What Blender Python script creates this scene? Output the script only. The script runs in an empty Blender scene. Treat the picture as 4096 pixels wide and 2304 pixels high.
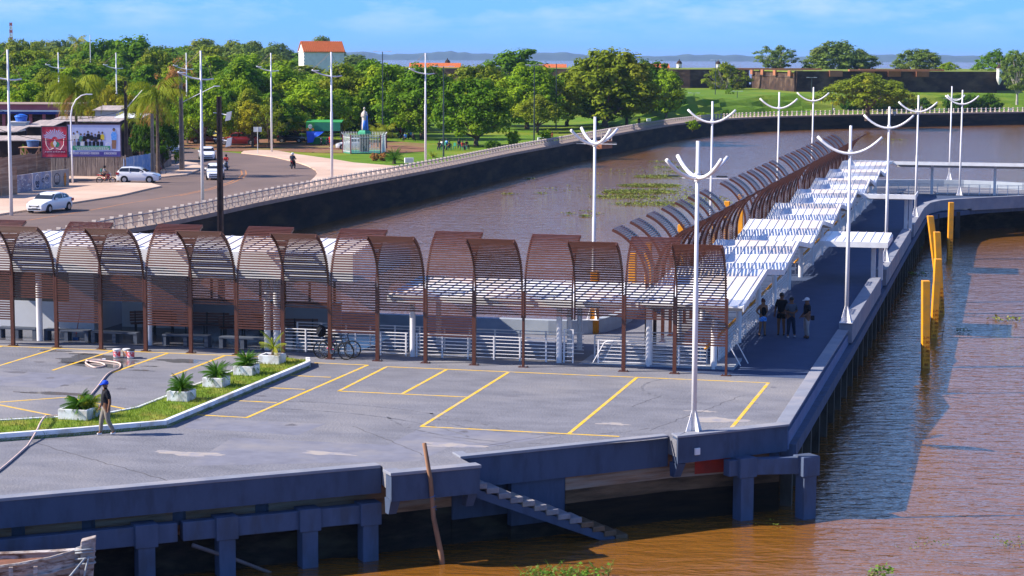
import bpy, bmesh, math, random
from mathutils import Vector, Matrix
random.seed(7)
S = bpy.context.scene
COL = S.collection
R = math.radians

# ------------------------------------------------------------------ camera
HC = 11.8
W_, H_ = 4096.0, 2304.0
F_ = 4096.0 * 70.0 / 36.0
PITCH = math.atan((1152 - 229) / F_)
ROLL = R(0.25)
cam_d = bpy.data.cameras.new("camera")
cam_d.lens = 70; cam_d.sensor_width = 36; cam_d.clip_end = 60000; cam_d.clip_start = 0.5
cam = bpy.data.objects.new("camera", cam_d); COL.objects.link(cam)
CM = Matrix.Rotation(math.pi / 2 - PITCH, 3, 'X') @ Matrix.Rotation(ROLL, 3, 'Z')
cam.matrix_world = Matrix.Translation((0, 0, HC)) @ CM.to_4x4()
S.camera = cam

def g(x, y, z=0.0):
    """survey helper: point of the plane z seen at photo pixel x, y (4096 wide)"""
    d = CM @ Vector(((x - W_ / 2) / F_, -(y - H_ / 2) / F_, -1))
    t = (z - HC) / d.z
    return Vector((d.x * t, d.y * t, z))
def at(x, y, Y):
    """survey helper: point at distance Y seen at photo pixel x, y"""
    d = CM @ Vector(((x - W_ / 2) / F_, -(y - H_ / 2) / F_, -1))
    t = Y / d.y
    return Vector((d.x * t, Y, HC + d.z * t))

# ------------------------------------------------------------------ sky, sun, exposure
SUN_EL, SUN_AZ = R(36.5), math.atan2(-0.09, -1.0)      # direction towards the sun
sd = Vector((math.cos(SUN_EL) * math.cos(SUN_AZ), math.cos(SUN_EL) * math.sin(SUN_AZ), math.sin(SUN_EL)))
sun_d = bpy.data.lights.new("sun", 'SUN'); sun_d.energy = 5.0; sun_d.angle = R(0.5); sun_d.color = (1.0, 0.91, 0.80)
sun = bpy.data.objects.new("sun", sun_d); COL.objects.link(sun)
sun.rotation_euler = sd.to_track_quat('Z', 'Y').to_euler()
wd = bpy.data.worlds.new("World"); S.world = wd; wd.use_nodes = True
nt = wd.node_tree; nt.nodes.clear()
def N(tree, t, **k):
    n = tree.nodes.new(t)
    for a, b in k.items():
        if a == 'inp':
            for i, v in b.items(): n.inputs[i].default_value = v
        else: setattr(n, a, b)
    return n
sky = N(nt, 'ShaderNodeTexSky', sky_type='NISHITA', sun_disc=False, sun_elevation=SUN_EL,
        sun_rotation=math.atan2(sd.x, sd.y), air_density=1.0, dust_density=0.2, ozone_density=3.0, altitude=0)
hs = N(nt, 'ShaderNodeMix', data_type='RGBA', blend_type='MULTIPLY')
hs.inputs[0].default_value = 1.0
hs.inputs[7].default_value = (0.26, 0.78, 1.9, 1)
nt.links.new(sky.outputs[0], hs.inputs[6])
tc = N(nt, 'ShaderNodeTexCoord')
mp = N(nt, 'ShaderNodeMapping'); mp.inputs['Scale'].default_value = (16, 16, 70)
nz = N(nt, 'ShaderNodeTexNoise', inp={'Scale': 1.3, 'Detail': 5, 'Roughness': 0.6})
rp = N(nt, 'ShaderNodeValToRGB'); rp.color_ramp.elements[0].position = 0.42; rp.color_ramp.elements[1].position = 0.72
sx = N(nt, 'ShaderNodeSeparateXYZ')
mr = N(nt, 'ShaderNodeMapRange'); mr.inputs[1].default_value = 0.006; mr.inputs[2].default_value = 0.022
mm = N(nt, 'ShaderNodeMath', operation='MULTIPLY'); m2 = N(nt, 'ShaderNodeMath', operation='MULTIPLY'); m2.inputs[1].default_value = 0.62
nt.links.new(tc.outputs['Generated'], mp.inputs[0]); nt.links.new(mp.outputs[0], nz.inputs[0]); nt.links.new(nz.outputs[0], rp.inputs[0])
nt.links.new(tc.outputs['Generated'], sx.inputs[0]); nt.links.new(sx.outputs[2], mr.inputs[0])
nt.links.new(rp.outputs[0], mm.inputs[0]); nt.links.new(mr.outputs[0], mm.inputs[1]); nt.links.new(mm.outputs[0], m2.inputs[0])
cl = N(nt, 'ShaderNodeMix', data_type='RGBA'); cl.inputs[7].default_value = (7.0, 9.0, 12.6, 1)
mh = N(nt, 'ShaderNodeMapRange', interpolation_type='SMOOTHSTEP'); mh.inputs[1].default_value = 0.02; mh.inputs[2].default_value = 0.60; mh.inputs[3].default_value = 1.0; mh.inputs[4].default_value = 0.0
nt.links.new(sx.outputs[2], mh.inputs[0])
hb = N(nt, 'ShaderNodeMix', data_type='RGBA'); hb.inputs[7].default_value = (2.3, 6.2, 13.8, 1)
nt.links.new(mh.outputs[0], hb.inputs[0]); nt.links.new(hs.outputs[2], hb.inputs[6])
nt.links.new(m2.outputs[0], cl.inputs[0]); nt.links.new(hb.outputs[2], cl.inputs[6])
bg = N(nt, 'ShaderNodeBackground'); bg.inputs[1].default_value = 0.051
nt.links.new(cl.outputs[2], bg.inputs[0])
wo = N(nt, 'ShaderNodeOutputWorld'); nt.links.new(bg.outputs[0], wo.inputs[0])
S.view_settings.view_transform = 'Standard'; S.view_settings.look = 'None'
S.view_settings.exposure = 0.92; S.view_settings.gamma = 1.0; S.view_settings.use_curve_mapping = False

# ------------------------------------------------------------------ materials
def mat(name, c, c2=None, sc=4.0, rough=0.7, bump=0.0, bsc=None, metal=0.0, spec=0.5, detail=6, lo=0.35, hi=0.65, stretch=None, emit=None, tr=None, c3=None, sc3=0.3, coat=0.0):
    if rough >= .6 and spec == .5: spec = .14
    m = bpy.data.materials.new(name); m.use_nodes = True
    t = m.node_tree; b = t.nodes['Principled BSDF']
    b.inputs['Roughness'].default_value = rough; b.inputs['Metallic'].default_value = metal
    b.inputs['Specular IOR Level'].default_value = spec
    if coat: b.inputs['Coat Weight'].default_value = coat; b.inputs['Coat Roughness'].default_value = 0.05
    c = tuple(c) + (1,)
    c2 = tuple(c2) + (1,) if c2 else tuple(v * 0.85 for v in c[:3]) + (1,)
    tcn = N(t, 'ShaderNodeTexCoord'); src = tcn.outputs['Object']
    if stretch:
        mpn = N(t, 'ShaderNodeMapping'); mpn.inputs['Scale'].default_value = stretch
        t.links.new(src, mpn.inputs[0]); src = mpn.outputs[0]
    nz = N(t, 'ShaderNodeTexNoise', inp={'Scale': sc, 'Detail': detail, 'Roughness': 0.6})
    t.links.new(src, nz.inputs[0])
    r = N(t, 'ShaderNodeValToRGB'); e = r.color_ramp.elements
    e[0].position = lo; e[0].color = c; e[1].position = hi; e[1].color = c2
    t.links.new(nz.outputs[0], r.inputs[0]); out = r.outputs[0]
    if c3:
        n3 = N(t, 'ShaderNodeTexNoise', inp={'Scale': sc3, 'Detail': 4, 'Roughness': 0.55}); t.links.new(src, n3.inputs[0])
        r3 = N(t, 'ShaderNodeValToRGB'); r3.color_ramp.elements[0].position = 0.48; r3.color_ramp.elements[1].position = 0.66
        t.links.new(n3.outputs[0], r3.inputs[0])
        mx = N(t, 'ShaderNodeMix', data_type='RGBA'); mx.inputs[7].default_value = tuple(c3) + (1,)
        t.links.new(r3.outputs[0], mx.inputs[0]); t.links.new(out, mx.inputs[6]); out = mx.outputs[2]
    t.links.new(out, b.inputs['Base Color'])
    if bump:
        nb = N(t, 'ShaderNodeTexNoise', inp={'Scale': bsc or sc * 4, 'Detail': 5}); t.links.new(src, nb.inputs[0])
        bn = N(t, 'ShaderNodeBump'); bn.inputs['Strength'].default_value = 1.0; bn.inputs['Distance'].default_value = bump
        t.links.new(nb.outputs[0], bn.inputs['Height']); t.links.new(bn.outputs[0], b.inputs['Normal'])
    if tr:
        b.inputs['Subsurface Weight'].default_value = 0
        tn = N(t, 'ShaderNodeBsdfTranslucent'); t.links.new(out, tn.inputs[0])
        ms = N(t, 'ShaderNodeMixShader'); ms.inputs[0].default_value = tr
        o = t.nodes['Material Output']
        t.links.new(b.outputs[0], ms.inputs[1]); t.links.new(tn.outputs[0], ms.inputs[2]); t.links.new(ms.outputs[0], o.inputs[0])
    return m
M = {}
M['deck'] = mat('deck_concrete', (0.205, 0.205, 0.230), (0.155, 0.156, 0.178), 0.9, 0.85, 0.03, 14, c3=(0.250, 0.240, 0.245), sc3=0.16, detail=12, stretch=(.7, 1.2, 1))
M['deck_shade'] = mat('walkway_shade_concrete', (0.060, 0.085, 0.155), (0.05, 0.072, 0.135), 0.8, 0.8, 0.01, 6)  # deck concrete made darker and bluer, walkway shade painted into the colour
M['kerb'] = mat('kerb_paint', (0.25, 0.265, 0.31), (0.205, 0.215, 0.26), 1.2, 0.7, 0.006, 8, c3=(0.30, 0.29, 0.31), sc3=0.5)
M['fascia'] = mat('fascia_shade_paint', (0.068, 0.094, 0.160), (0.060, 0.084, 0.142), 2.4, 0.7, 0.008, 7, c3=(0.050, 0.066, 0.108), sc3=1.6, stretch=(1.3, 1.3, .45))  # grey kerb paint darkened to navy, shade of the pier front put in
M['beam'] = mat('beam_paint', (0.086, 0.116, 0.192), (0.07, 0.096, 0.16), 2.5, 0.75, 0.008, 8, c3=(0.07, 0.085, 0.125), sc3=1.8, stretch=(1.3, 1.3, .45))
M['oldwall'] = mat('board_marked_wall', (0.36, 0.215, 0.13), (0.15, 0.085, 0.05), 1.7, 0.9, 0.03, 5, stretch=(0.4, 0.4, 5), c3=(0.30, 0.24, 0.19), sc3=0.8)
M['lowerwall'] = mat('blackish_lower_wall', (0.028, 0.022, 0.018), (0.013, 0.011, 0.010), 2.2, 0.85, 0.03, 6, stretch=(1, 1, 3), c3=(0.05, 0.045, 0.03), sc3=0.7)  # near-black colour of the lower walls
M['pile'] = mat('wet_concrete_pile', (0.10, 0.085, 0.07), (0.045, 0.038, 0.03), 1.2, 0.8, 0.02, 5, stretch=(1, 1, .5))
M['yellow'] = mat('road_line_yellow', (0.80, 0.50, 0.045), (0.66, 0.40, 0.04), 3, 0.7, c3=(0.5, 0.4, 0.25), sc3=2.2)
M['brown'] = mat('brown_steel_paint', (0.100, 0.031, 0.017), (0.076, 0.024, 0.013), 6, 0.38, spec=0.5)
M['white'] = mat('white_paint', (0.80, 0.80, 0.80), (0.74, 0.74, 0.75), 2, 0.45, c3=(0.68, 0.67, 0.66), sc3=1.0)
M['whitemetal'] = mat('white_steel_paint', (0.78, 0.76, 0.77), (0.72, 0.70, 0.71), 3, 0.35)
M['roof'] = mat('white_roof_sheet', (0.88, 0.87, 0.87), (0.84, 0.83, 0.84), 0.9, 0.4, c3=(0.78, 0.64, 0.52), sc3=0.28)
M['roofrib'] = mat('roof_seam', (0.62, 0.61, 0.66), (0.56, 0.54, 0.58), 2, 0.45)
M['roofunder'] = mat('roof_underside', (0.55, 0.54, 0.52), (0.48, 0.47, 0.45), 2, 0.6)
M['orange'] = mat('orange_yellow_paint', (0.88, 0.36, 0.006), (0.80, 0.31, 0.006), 2.5, 0.5, c3=(0.6, 0.28, 0.03), sc3=1.2)
M['black'] = mat('black_paint', (0.015, 0.015, 0.017), None, 4, 0.5)
M['redpaint'] = mat('red_lettering', (0.20, 0.012, 0.006), None, 4, 0.6)
M['whitekerb'] = mat('white_kerb', (0.78, 0.80, 0.82), (0.66, 0.68, 0.72), 3, 0.7, 0.004, 10, c3=(0.5, 0.47, 0.42), sc3=1.4)
M['grass'] = mat('island_grass', (0.20, 0.28, 0.03), (0.10, 0.18, 0.015), 6, 0.9, 0.05, 20, c3=(0.30, 0.30, 0.05), sc3=0.9)
M['lawn'] = mat('park_lawn', (0.125, 0.215, 0.010), (0.075, 0.155, 0.006), 0.35, 0.95, 0.1, 3, c3=(0.19, 0.215, 0.02), sc3=0.05, detail=9)
M['asphalt'] = mat('asphalt', (0.165, 0.12, 0.105), (0.135, 0.10, 0.088), 0.35, 0.85, 0.01, 5, c3=(0.19, 0.135, 0.115), sc3=0.06, detail=9)
M['pave'] = mat('pink_pavement', (0.56, 0.40, 0.30), (0.48, 0.34, 0.26), 0.5, 0.85, 0.01, 5, c3=(0.62, 0.47, 0.37), sc3=0.09, detail=8)
M['soil'] = mat('red_soil', (0.26, 0.13, 0.075), (0.17, 0.085, 0.05), 0.6, 0.95, 0.04, 3, c3=(0.2, 0.17, 0.05), sc3=0.12)
M['glass'] = mat('dark_glass', (0.015, 0.018, 0.022), None, 2, 0.06, spec=0.8)

# ------------------------------------------------------------------ mesh builder
class MB:
    def __init__(s): s.v = []; s.f = []; s.m = []; s.mi = 0
    def add(s, vs, fs):
        o = len(s.v); s.v += [Vector(v) for v in vs]; s.f += [tuple(i + o for i in f) for f in fs]; s.m += [s.mi] * len(fs); return s
    def box(s, x0, y0, z0, x1, y1, z1):
        return s.add([(x0, y0, z0), (x1, y0, z0), (x1, y1, z0), (x0, y1, z0), (x0, y0, z1), (x1, y0, z1), (x1, y1, z1), (x0, y1, z1)],
                     [(0, 3, 2, 1), (4, 5, 6, 7), (0, 1, 5, 4), (1, 2, 6, 5), (2, 3, 7, 6), (3, 0, 4, 7)])
    def prism(s, pts, z0, z1):
        n = len(pts); a = sum(pts[i][0] * pts[(i + 1) % n][1] - pts[(i + 1) % n][0] * pts[i][1] for i in range(n))
        if a < 0: pts = pts[::-1]
        f = lambda z, p, i: z[i] if isinstance(z, (list, tuple)) else z
        vs = [(p[0], p[1], z0) for p in pts] + [(p[0], p[1], z1) for p in pts]
        return s.add(vs, [tuple(range(n - 1, -1, -1)), tuple(range(n, 2 * n))] + [(i, (i + 1) % n, n + (i + 1) % n, n + i) for i in range(n)])
    def sheet(s, pts, z):
        n = len(pts); a = sum(pts[i][0] * pts[(i + 1) % n][1] - pts[(i + 1) % n][0] * pts[i][1] for i in range(n))
        if a < 0: pts = pts[::-1]
        return s.add([(p[0], p[1], z) for p in pts], [tuple(range(n))])
    def extr(s, prof, axis_pts):
        """profile [(a,b)...] in plane spanned by given frames: axis_pts = [(origin, ea, eb)...]"""
        n = len(prof); vs = []
        for o, ea, eb in axis_pts: vs += [Vector(o) + Vector(ea) * a + Vector(eb) * b for a, b in prof]
        k = len(axis_pts); fs = [tuple(range(n - 1, -1, -1)), tuple((k - 1) * n + i for i in range(n))]
        for j in range(k - 1):
            for i in range(n): fs.append((j * n + i, j * n + (i + 1) % n, (j + 1) * n + (i + 1) % n, (j + 1) * n + i))
        return s.add(vs, fs)
    def bar(s, p, q, w, h, up=(0, 0, 1)):
        p = Vector(p); q = Vector(q); d = (q - p).normalized(); u = Vector(up)
        if abs(d.dot(u)) > 0.95: u = Vector((1, 0, 0))
        sdv = d.cross(u).normalized(); u = sdv.cross(d).normalized()
        pr = [(-w / 2, -h / 2), (w / 2, -h / 2), (w / 2, h / 2), (-w / 2, h / 2)]
        return s.extr(pr, [(p, sdv, u), (q, sdv, u)])
    def tube(s, pts, r, n=8, r2=None, closed=False):
        pts = [Vector(p) for p in pts]; k = len(pts); fr = []
        rs = r if isinstance(r, (list, tuple)) else [r + ((r2 - r) * i / (k - 1) if r2 is not None else 0) for i in range(k)]
        pu = None; vs = []
        for i, p in enumerate(pts):
            d = (pts[min(i + 1, k - 1)] - pts[max(i - 1, 0)])
            if closed: d = pts[(i + 1) % k] - pts[i - 1]
            d.normalize()
            if pu is None:
                pu = Vector((0, 0, 1)) if abs(d.z) < 0.9 else Vector((1, 0, 0))
            a = d.cross(pu); a.normalize(); pu = a.cross(d); pu.normalize()
            for j in range(n):
                t = 2 * math.pi * j / n; vs.append(p + (a * math.cos(t) + pu * math.sin(t)) * rs[i])
        fs = []
        for i in range(k if closed else k - 1):
            i2 = (i + 1) % k
            for j in range(n): fs.append((i * n + j, i2 * n + j, i2 * n + (j + 1) % n, i * n + (j + 1) % n))
        if not closed: fs += [tuple(range(n)), tuple((k - 1) * n + n - 1 - j for j in range(n))]
        return s.add(vs, fs)
    def cyl(s, x, y, z0, z1, r, n=12, r1=None):
        return s.tube([(x, y, z0), (x, y, z1)], r, n, r2=r1 if r1 is not None else r)
    def lathe(s, prof, c=(0, 0, 0), n=16):
        vs = []; c = Vector(c)
        for r, z in prof:
            for j in range(n): t = 2 * math.pi * j / n; vs.append(c + Vector((r * math.cos(t), r * math.sin(t), z)))
        k = len(prof); fs = [tuple(range(n - 1, -1, -1)), tuple((k - 1) * n + j for j in range(n))]
        for i in range(k - 1):
            for j in range(n): fs.append((i * n + j, i * n + (j + 1) % n, (i + 1) * n + (j + 1) % n, (i + 1) * n + j))
        return s.add(vs, fs)
    def quad(s, a, b, c, d): return s.add([a, b, c, d], [(0, 1, 2, 3)])
    def poly(s, pts): return s.add(pts, [tuple(range(len(pts)))])
    def xf(s, mtx, start=0):
        for i in range(start, len(s.v)): s.v[i] = mtx @ s.v[i]
        return s
    def mesh(s, name, m, smooth=False):
        me = bpy.data.meshes.new(name); me.from_pydata([tuple(v) for v in s.v], [], s.f)
        for x in (m if isinstance(m, (list, tuple)) else [m]): me.materials.append(x)
        if len(me.materials) > 1:
            for p, i in zip(me.polygons, s.m): p.material_index = i
        if smooth:
            for p in me.polygons: p.use_smooth = True
        me.update(); return me
    def build(s, name, m, parent=None, smooth=False, bevel=0):
        o = bpy.data.objects.new(name, s.mesh(name, m, smooth)); COL.objects.link(o)
        if parent is not None: o.parent = parent
        if bevel:
            b = o.modifiers.new('bevel', 'BEVEL'); b.width = bevel; b.segments = 2; b.limit_method = 'ANGLE'
        return o
def tag(o, label=None, cat=None, group=None, kind=None):
    if label: o['label'] = label
    if cat: o['category'] = cat
    if group: o['group'] = group
    if kind: o['kind'] = kind
    return o
def empty(name, loc, rz=0.0, label=None, cat=None, group=None):
    o = bpy.data.objects.new(name, None); COL.objects.link(o); o.location = loc; o.rotation_euler = (0, 0, rz); o.empty_display_size = 0.2
    return tag(o, label, cat, group)
def kids(o): return [c for c in bpy.data.objects if c.parent == o]
def copy_tree(o, loc=None, rz=None, label=None, parent=None, ch=None, group=None, scale=None):
    c = o.copy(); COL.objects.link(c)
    if parent is not None: c.parent = parent
    if loc is not None: c.location = loc
    if rz is not None: c.rotation_euler = (0, 0, rz)
    if scale is not None: c.scale = scale if isinstance(scale, (tuple, list)) else (scale,) * 3
    if label: c['label'] = label
    if group: c['group'] = group
    for k in list(o.children): copy_tree(k, parent=c)
    return c
def struct(o, label=None): o['kind'] = 'structure'; return o

# ------------------------------------------------------------------ pier frame
PHI = R(13.82)
UH = Vector((math.cos(PHI), -math.sin(PHI), 0)); VH = Vector((math.sin(PHI), math.cos(PHI), 0))
OP = Vector((8.02, 73.61, 0))
def P(u, v, z=0.0): return OP + UH * u + VH * v + Vector((0, 0, z))
PIER = Matrix.Translation(OP) @ Matrix.Rotation(-PHI, 4, 'Z')
def pbuild(mb, name, m, parent=None, **k):
    """mesh given in pier coordinates u, v, z"""
    o = mb.build(name, m, parent, **k)
    if parent is None: o.matrix_world = PIER
    return o
def pempty(name, u, v, z, label, cat, group=None, rz=0.0):
    return empty(name, P(u, v, z), -PHI + rz, label, cat, group)
WL = -2.75
# ================================================================== setting: water, land, pier
def water_mat():
    m = bpy.data.materials.new('river_water'); m.use_nodes = True; t = m.node_tree; b = t.nodes['Principled BSDF']
    tcn = N(t, 'ShaderNodeTexCoord')
    n0 = N(t, 'ShaderNodeTexNoise', inp={'Scale': 0.05, 'Detail': 4}); t.links.new(tcn.outputs['Object'], n0.inputs[0])
    r = N(t, 'ShaderNodeValToRGB'); r.color_ramp.elements[0].position = .35; r.color_ramp.elements[1].position = .68
    r.color_ramp.elements[0].color = (0.185, 0.074, 0.010, 1); r.color_ramp.elements[1].color = (0.215, 0.092, 0.016, 1)
    t.links.new(n0.outputs[0], r.inputs[0]); t.links.new(r.outputs[0], b.inputs['Base Color'])
    b.inputs['Roughness'].default_value = 0.06; b.inputs['IOR'].default_value = 1.62
    hs = []
    for sc, st, am in ((1.1, (0.75, 1.8, 1), 0.105), (3.2, (0.8, 1.7, 1), 0.034), (0.35, (1, 1.3, 1), 0.08), (11, (0.8, 1.5, 1), 0.003)):
        mpn = N(t, 'ShaderNodeMapping'); mpn.inputs['Scale'].default_value = st; mpn.inputs['Rotation'].default_value = (0, 0, 0.25)
        t.links.new(tcn.outputs['Object'], mpn.inputs[0])
        nn = N(t, 'ShaderNodeTexNoise', inp={'Scale': sc, 'Detail': 3, 'Distortion': 0.4}); t.links.new(mpn.outputs[0], nn.inputs[0])
        ml = N(t, 'ShaderNodeMath', operation='MULTIPLY'); ml.inputs[1].default_value = am; t.links.new(nn.outputs[0], ml.inputs[0]); hs.append(ml.outputs[0])
    a = hs[0]
    for h in hs[1:]:
        ad = N(t, 'ShaderNodeMath', operation='ADD'); t.links.new(a, ad.inputs[0]); t.links.new(h, ad.inputs[1]); a = ad.outputs[0]
    sp = N(t, 'ShaderNodeSeparateXYZ'); t.links.new(tcn.outputs['Object'], sp.inputs[0])
    cp = N(t, 'ShaderNodeMapRange'); cp.inputs[1].default_value = 520; cp.inputs[2].default_value = 1500; cp.inputs[3].default_value = 1.0; cp.inputs[4].default_value = 7.0; t.links.new(sp.outputs[1], cp.inputs[0])
    cm2 = N(t, 'ShaderNodeMath', operation='MULTIPLY'); t.links.new(a, cm2.inputs[0]); t.links.new(cp.outputs[0], cm2.inputs[1]); a = cm2.outputs[0]
    bn = N(t, 'ShaderNodeBump'); bn.inputs['Distance'].default_value = 1.0; bn.inputs['Strength'].default_value = 0.9
    t.links.new(a, bn.inputs['Height']); t.links.new(bn.outputs[0], b.inputs['Normal'])
    return m
M['water'] = water_mat()
mb = MB()
xs = [-20000, -4000, -1000, -300, 300, 1000, 4000, 20000]; ys = [-200, 0, 100, 300, 800, 2500, 8000, 30000]
for i in range(7):
    for j in range(7): mb.quad((xs[i], ys[j], WL), (xs[i + 1], ys[j], WL), (xs[i + 1], ys[j + 1], WL), (xs[i], ys[j + 1], WL))
struct(mb.build('river', M['water']))

# far wooded shore on the horizon
M['farwood'] = mat('far_forest', (0.05, 0.08, 0.05), (0.03, 0.05, 0.035), 0.01, 0.95)
mb = MB(); prev = None; rs = random.Random(3); n = 420; Yf = 9400
h = 22.0
for i in range(n + 1):
    x = -5500 + 13500 * i / n; h += rs.uniform(-6, 6); h = min(max(h, 14), 30)
    hh = h + rs.uniform(-3, 3) + 12 * max(0, 1 - abs(x + 1500) / 2600)
    cur = [(x, Yf, WL), (x, Yf + 30, hh * .8), (x, Yf + 110, hh + WL + 5), (x, Yf + 500, hh)]
    if prev:
        for a in range(3): mb.quad(prev[a], cur[a], cur[a + 1], prev[a + 1])
    prev = cur
struct(mb.build('far_shore', M['farwood']))

# ---- land behind the seawall
SW = [(-40, 20), (-36, 60), (-32.5, 95), (-29.5, 117)] + [(-27, 131), (-26.0, 135.3), (-25.0, 138.3), (-22.9, 147.8), (-20.7, 159.2), (-15.9, 179.2), (-11.3, 197.4), (-6.4, 217.6), (-0.5, 244.3), (6.6, 272.2), (13.4, 299.2), (20.8, 328.4), (28.9, 357.4), (38.2, 383.6), (45.6, 396.2), (54.4, 406.7), (71.4, 420.9), (92.0, 435.3), (113.4, 449.6), (140, 463), (190, 480), (260, 492)]
def smooth(a, b, x):
    t = min(max((x - a) / (b - a), 0), 1); return t * t * (3 - 2 * t)
def sw_y(x):
    for (x0, y0), (x1, y1) in zip(SW, SW[1:]):
        if x0 <= x <= x1: return y0 + (y1 - y0) * (x - x0) / (x1 - x0)
    return SW[0][1] if x < SW[0][0] else SW[-1][1]
def ground_z(x, y):
    d = y - sw_y(x)
    k = smooth(8, 40, x)                     # glacis bank in front of the fort
    dd = d - 4
    return k * (3.1 * smooth(16, 34, dd) + 0.5 * smooth(40, 60, dd))
xs = sorted(set([-700, -500, -350, -250, -180, -130, -90, -60] + [-40 + i * 4 for i in range(90)] + [x for x, _ in SW] + [340, 400, 500]))
mb = MB(); rows = [0, 2, 4, 8, 12, 16, 18, 20, 22, 24, 26, 28, 30, 32, 34, 36, 38, 42, 46, 50, 55, 60, 70, 85, 100, 120, 150]
cols = []
for x in xs:
    yb = sw_y(max(x, -40)) if x > -40 else 20
    c = []
    ymax = 640 if x > 30 else (1500 if x < 0 else 1500 - 860 * x / 30)
    for d in rows:
        y = yb + d; zz = ground_z(x, y); 
        if 12 < d < 45 and x > 8: zz += 0.8 * math.sin(x * 0.35 + d) * math.sin(x * 0.13) * smooth(10, 25, x)
        c.append((x, y, zz - 0.03))
    c.append((x, max(ymax, yb + 160), ground_z(x, yb + 150) - 0.03)); c.append((x, max(ymax, yb + 160) + 5, WL - 1))
    cols.append(c)
for a, b in zip(cols, cols[1:]):
    for j in range(len(a) - 1): mb.quad(a[j], b[j], b[j + 1], a[j + 1])
o = struct(mb.build('lawn', M['lawn'], smooth=True))

def gp(pts, z=0): return [tuple(g(x, y, 0))[:2] for x, y in pts]
# asphalt
road = gp([(1169, 767), (1222, 745), (1257, 714), (1270, 697), (1262, 683), (1231, 666), (1191, 652), (1098, 630), (1032, 621), (965, 614), (890, 606), (806, 598), (726, 590), (600, 583), (400, 580), (0, 590), (-300, 600)]) + [(-60, 150), (-60, 60)]
inner = [(x - 1.2, y) for x, y in SW if 60 <= y <= 180]
road_poly = road + inner
mb = MB(); mb.sheet(road_poly, 0.0); road_o = struct(mb.build('road', M['asphalt']))
# pavements with kerbs
def slab(name, pts, m, z1=0.13):
    mb = MB(); mb.prism(gp(pts), -0.02, z1); return struct(mb.build(name, m, bevel=0.02))
slab('pavement', [(646, 749), (600, 758), (477, 787), (286, 816), (118, 844), (0, 862), (-300, 905), (-300, 800), (0, 752), (250, 735), (296, 738), (477, 735), (605, 737)], M['pave'])
slab('pavement', [(277, 722), (490, 719), (656, 711), (745, 702), (795, 684), (806, 670), (790, 656), (740, 650), (690, 668), (600, 692), (490, 706), (277, 709)], M['pave'])
pl = gp([(1169, 767), (1222, 745), (1257, 714), (1270, 697), (1262, 683), (1231, 666), (1191, 652), (1098, 630), (1032, 621), (965, 614), (975, 607), (1040, 603), (1110, 606), (1194, 621), (1327, 639), (1415, 654), (1650, 673)])
edge = [(x, y) for x, y in SW if y > 150]
sw_in = [(x - 0.2, y) for x, y in SW if 150 <= y]
sw_out = []
for i, (x, y) in enumerate(sw_in):
    sw_out.append((x - 2.6 * max(0.3, 1 - i * 0.07), y + 1.6))
k = [i for i, (x, y) in enumerate(sw_in) if y > 196][0]
mb = MB(); mb.prism(pl + sw_out[k:] + sw_in[::-1] + [(-22.5, 150)], -0.02, 0.12); struct(mb.build('promenade', M['pave']))
slab('dirt_verge', [(726, 588), (806, 596), (890, 604), (965, 606), (1040, 601), (1110, 604), (1300, 612), (1600, 612), (1700, 606), (1700, 575), (1500, 560), (1000, 555), (600, 556)], M['soil'], 0.03)
# faded orange centre line
def line_strip(name, pts, w, z, m, parent=None):
    mb = MB(); L, Rr = [], []
    for i, p in enumerate(pts):
        a = Vector(pts[max(i - 1, 0)]).to_2d(); b = Vector(pts[min(i + 1, len(pts) - 1)]).to_2d(); d = (b - a).normalized(); nrm = Vector((-d.y, d.x)) * w / 2
        L.append((p[0] + nrm.x, p[1] + nrm.y, z)); Rr.append((p[0] - nrm.x, p[1] - nrm.y, z))
    for i in range(len(pts) - 1): mb.quad(Rr[i], Rr[i + 1], L[i + 1], L[i])
    return mb.build(name, m, parent)
M['oldline'] = mat('worn_orange_line', (0.50, 0.20, 0.06), (0.30, 0.17, 0.11), 1.3, 0.85)
cl_pts = gp([(20, 890), (120, 880), (350, 843), (500, 815), (700, 783), (830, 757), (915, 730), (955, 712), (968, 697), (965, 682)])
struct(line_strip('road_centre_line', cl_pts, 0.16, 0.005, M['oldline']))
cl2 = [(x + 0.42, y + 0.1) for x, y in cl_pts[4:]]
struct(line_strip('road_centre_line', cl2, 0.16, 0.005, M['oldline']))

# ---- seawall (one wall) with cap
M['seawall'] = mat('seawall_stone', (0.028, 0.020, 0.016), (0.010, 0.008, 0.008), 0.5, 0.9, 0.08, 2, stretch=(.5, .5, 2.5), c3=(0.055, 0.035, 0.02), sc3=0.35)
sw_e = empty('seawall', (0, 0, 0), 0, 'dark stained stone seawall curving along the river in front of the park', 'seawall')
mb = MB()
def offs(pts, d):
    out = []
    for i, p in enumerate(pts):
        a = Vector(pts[max(i - 1, 0)]); b = Vector(pts[min(i + 1, len(pts) - 1)]); t = (b - a).normalized(); out.append((p[0] + t.y * d, p[1] - t.x * d))
    return out
so, si, sb = offs(SW, 0.15), offs(SW, -0.45), offs(SW, 0.75)
for i in range(len(SW) - 1):
    mb.quad((*sb[i], WL - 1), (*sb[i + 1], WL - 1), (*so[i + 1], -0.18), (*so[i], -0.18))
mb.build('wall', M['seawall'], sw_e)
M['cap'] = mat('seawall_cap', (0.36, 0.27, 0.22), (0.28, 0.21, 0.17), 0.8, 0.85)
mb = MB(); so2 = offs(SW, 0.22)
for i in range(len(SW) - 1):
    a, b, c, d = so2[i], so2[i + 1], si[i + 1], si[i]
    mb.quad((*a, .14), (*b, .14), (*c, .14), (*d, .14)); mb.quad((*a, -.18), (*b, -.18), (*b, .14), (*a, .14)); mb.quad((*so[i], -.18), (*so[i + 1], -.18), (*b, -.18), (*a, -.18))
mb.build('coping', M['cap'], sw_e)

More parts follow.
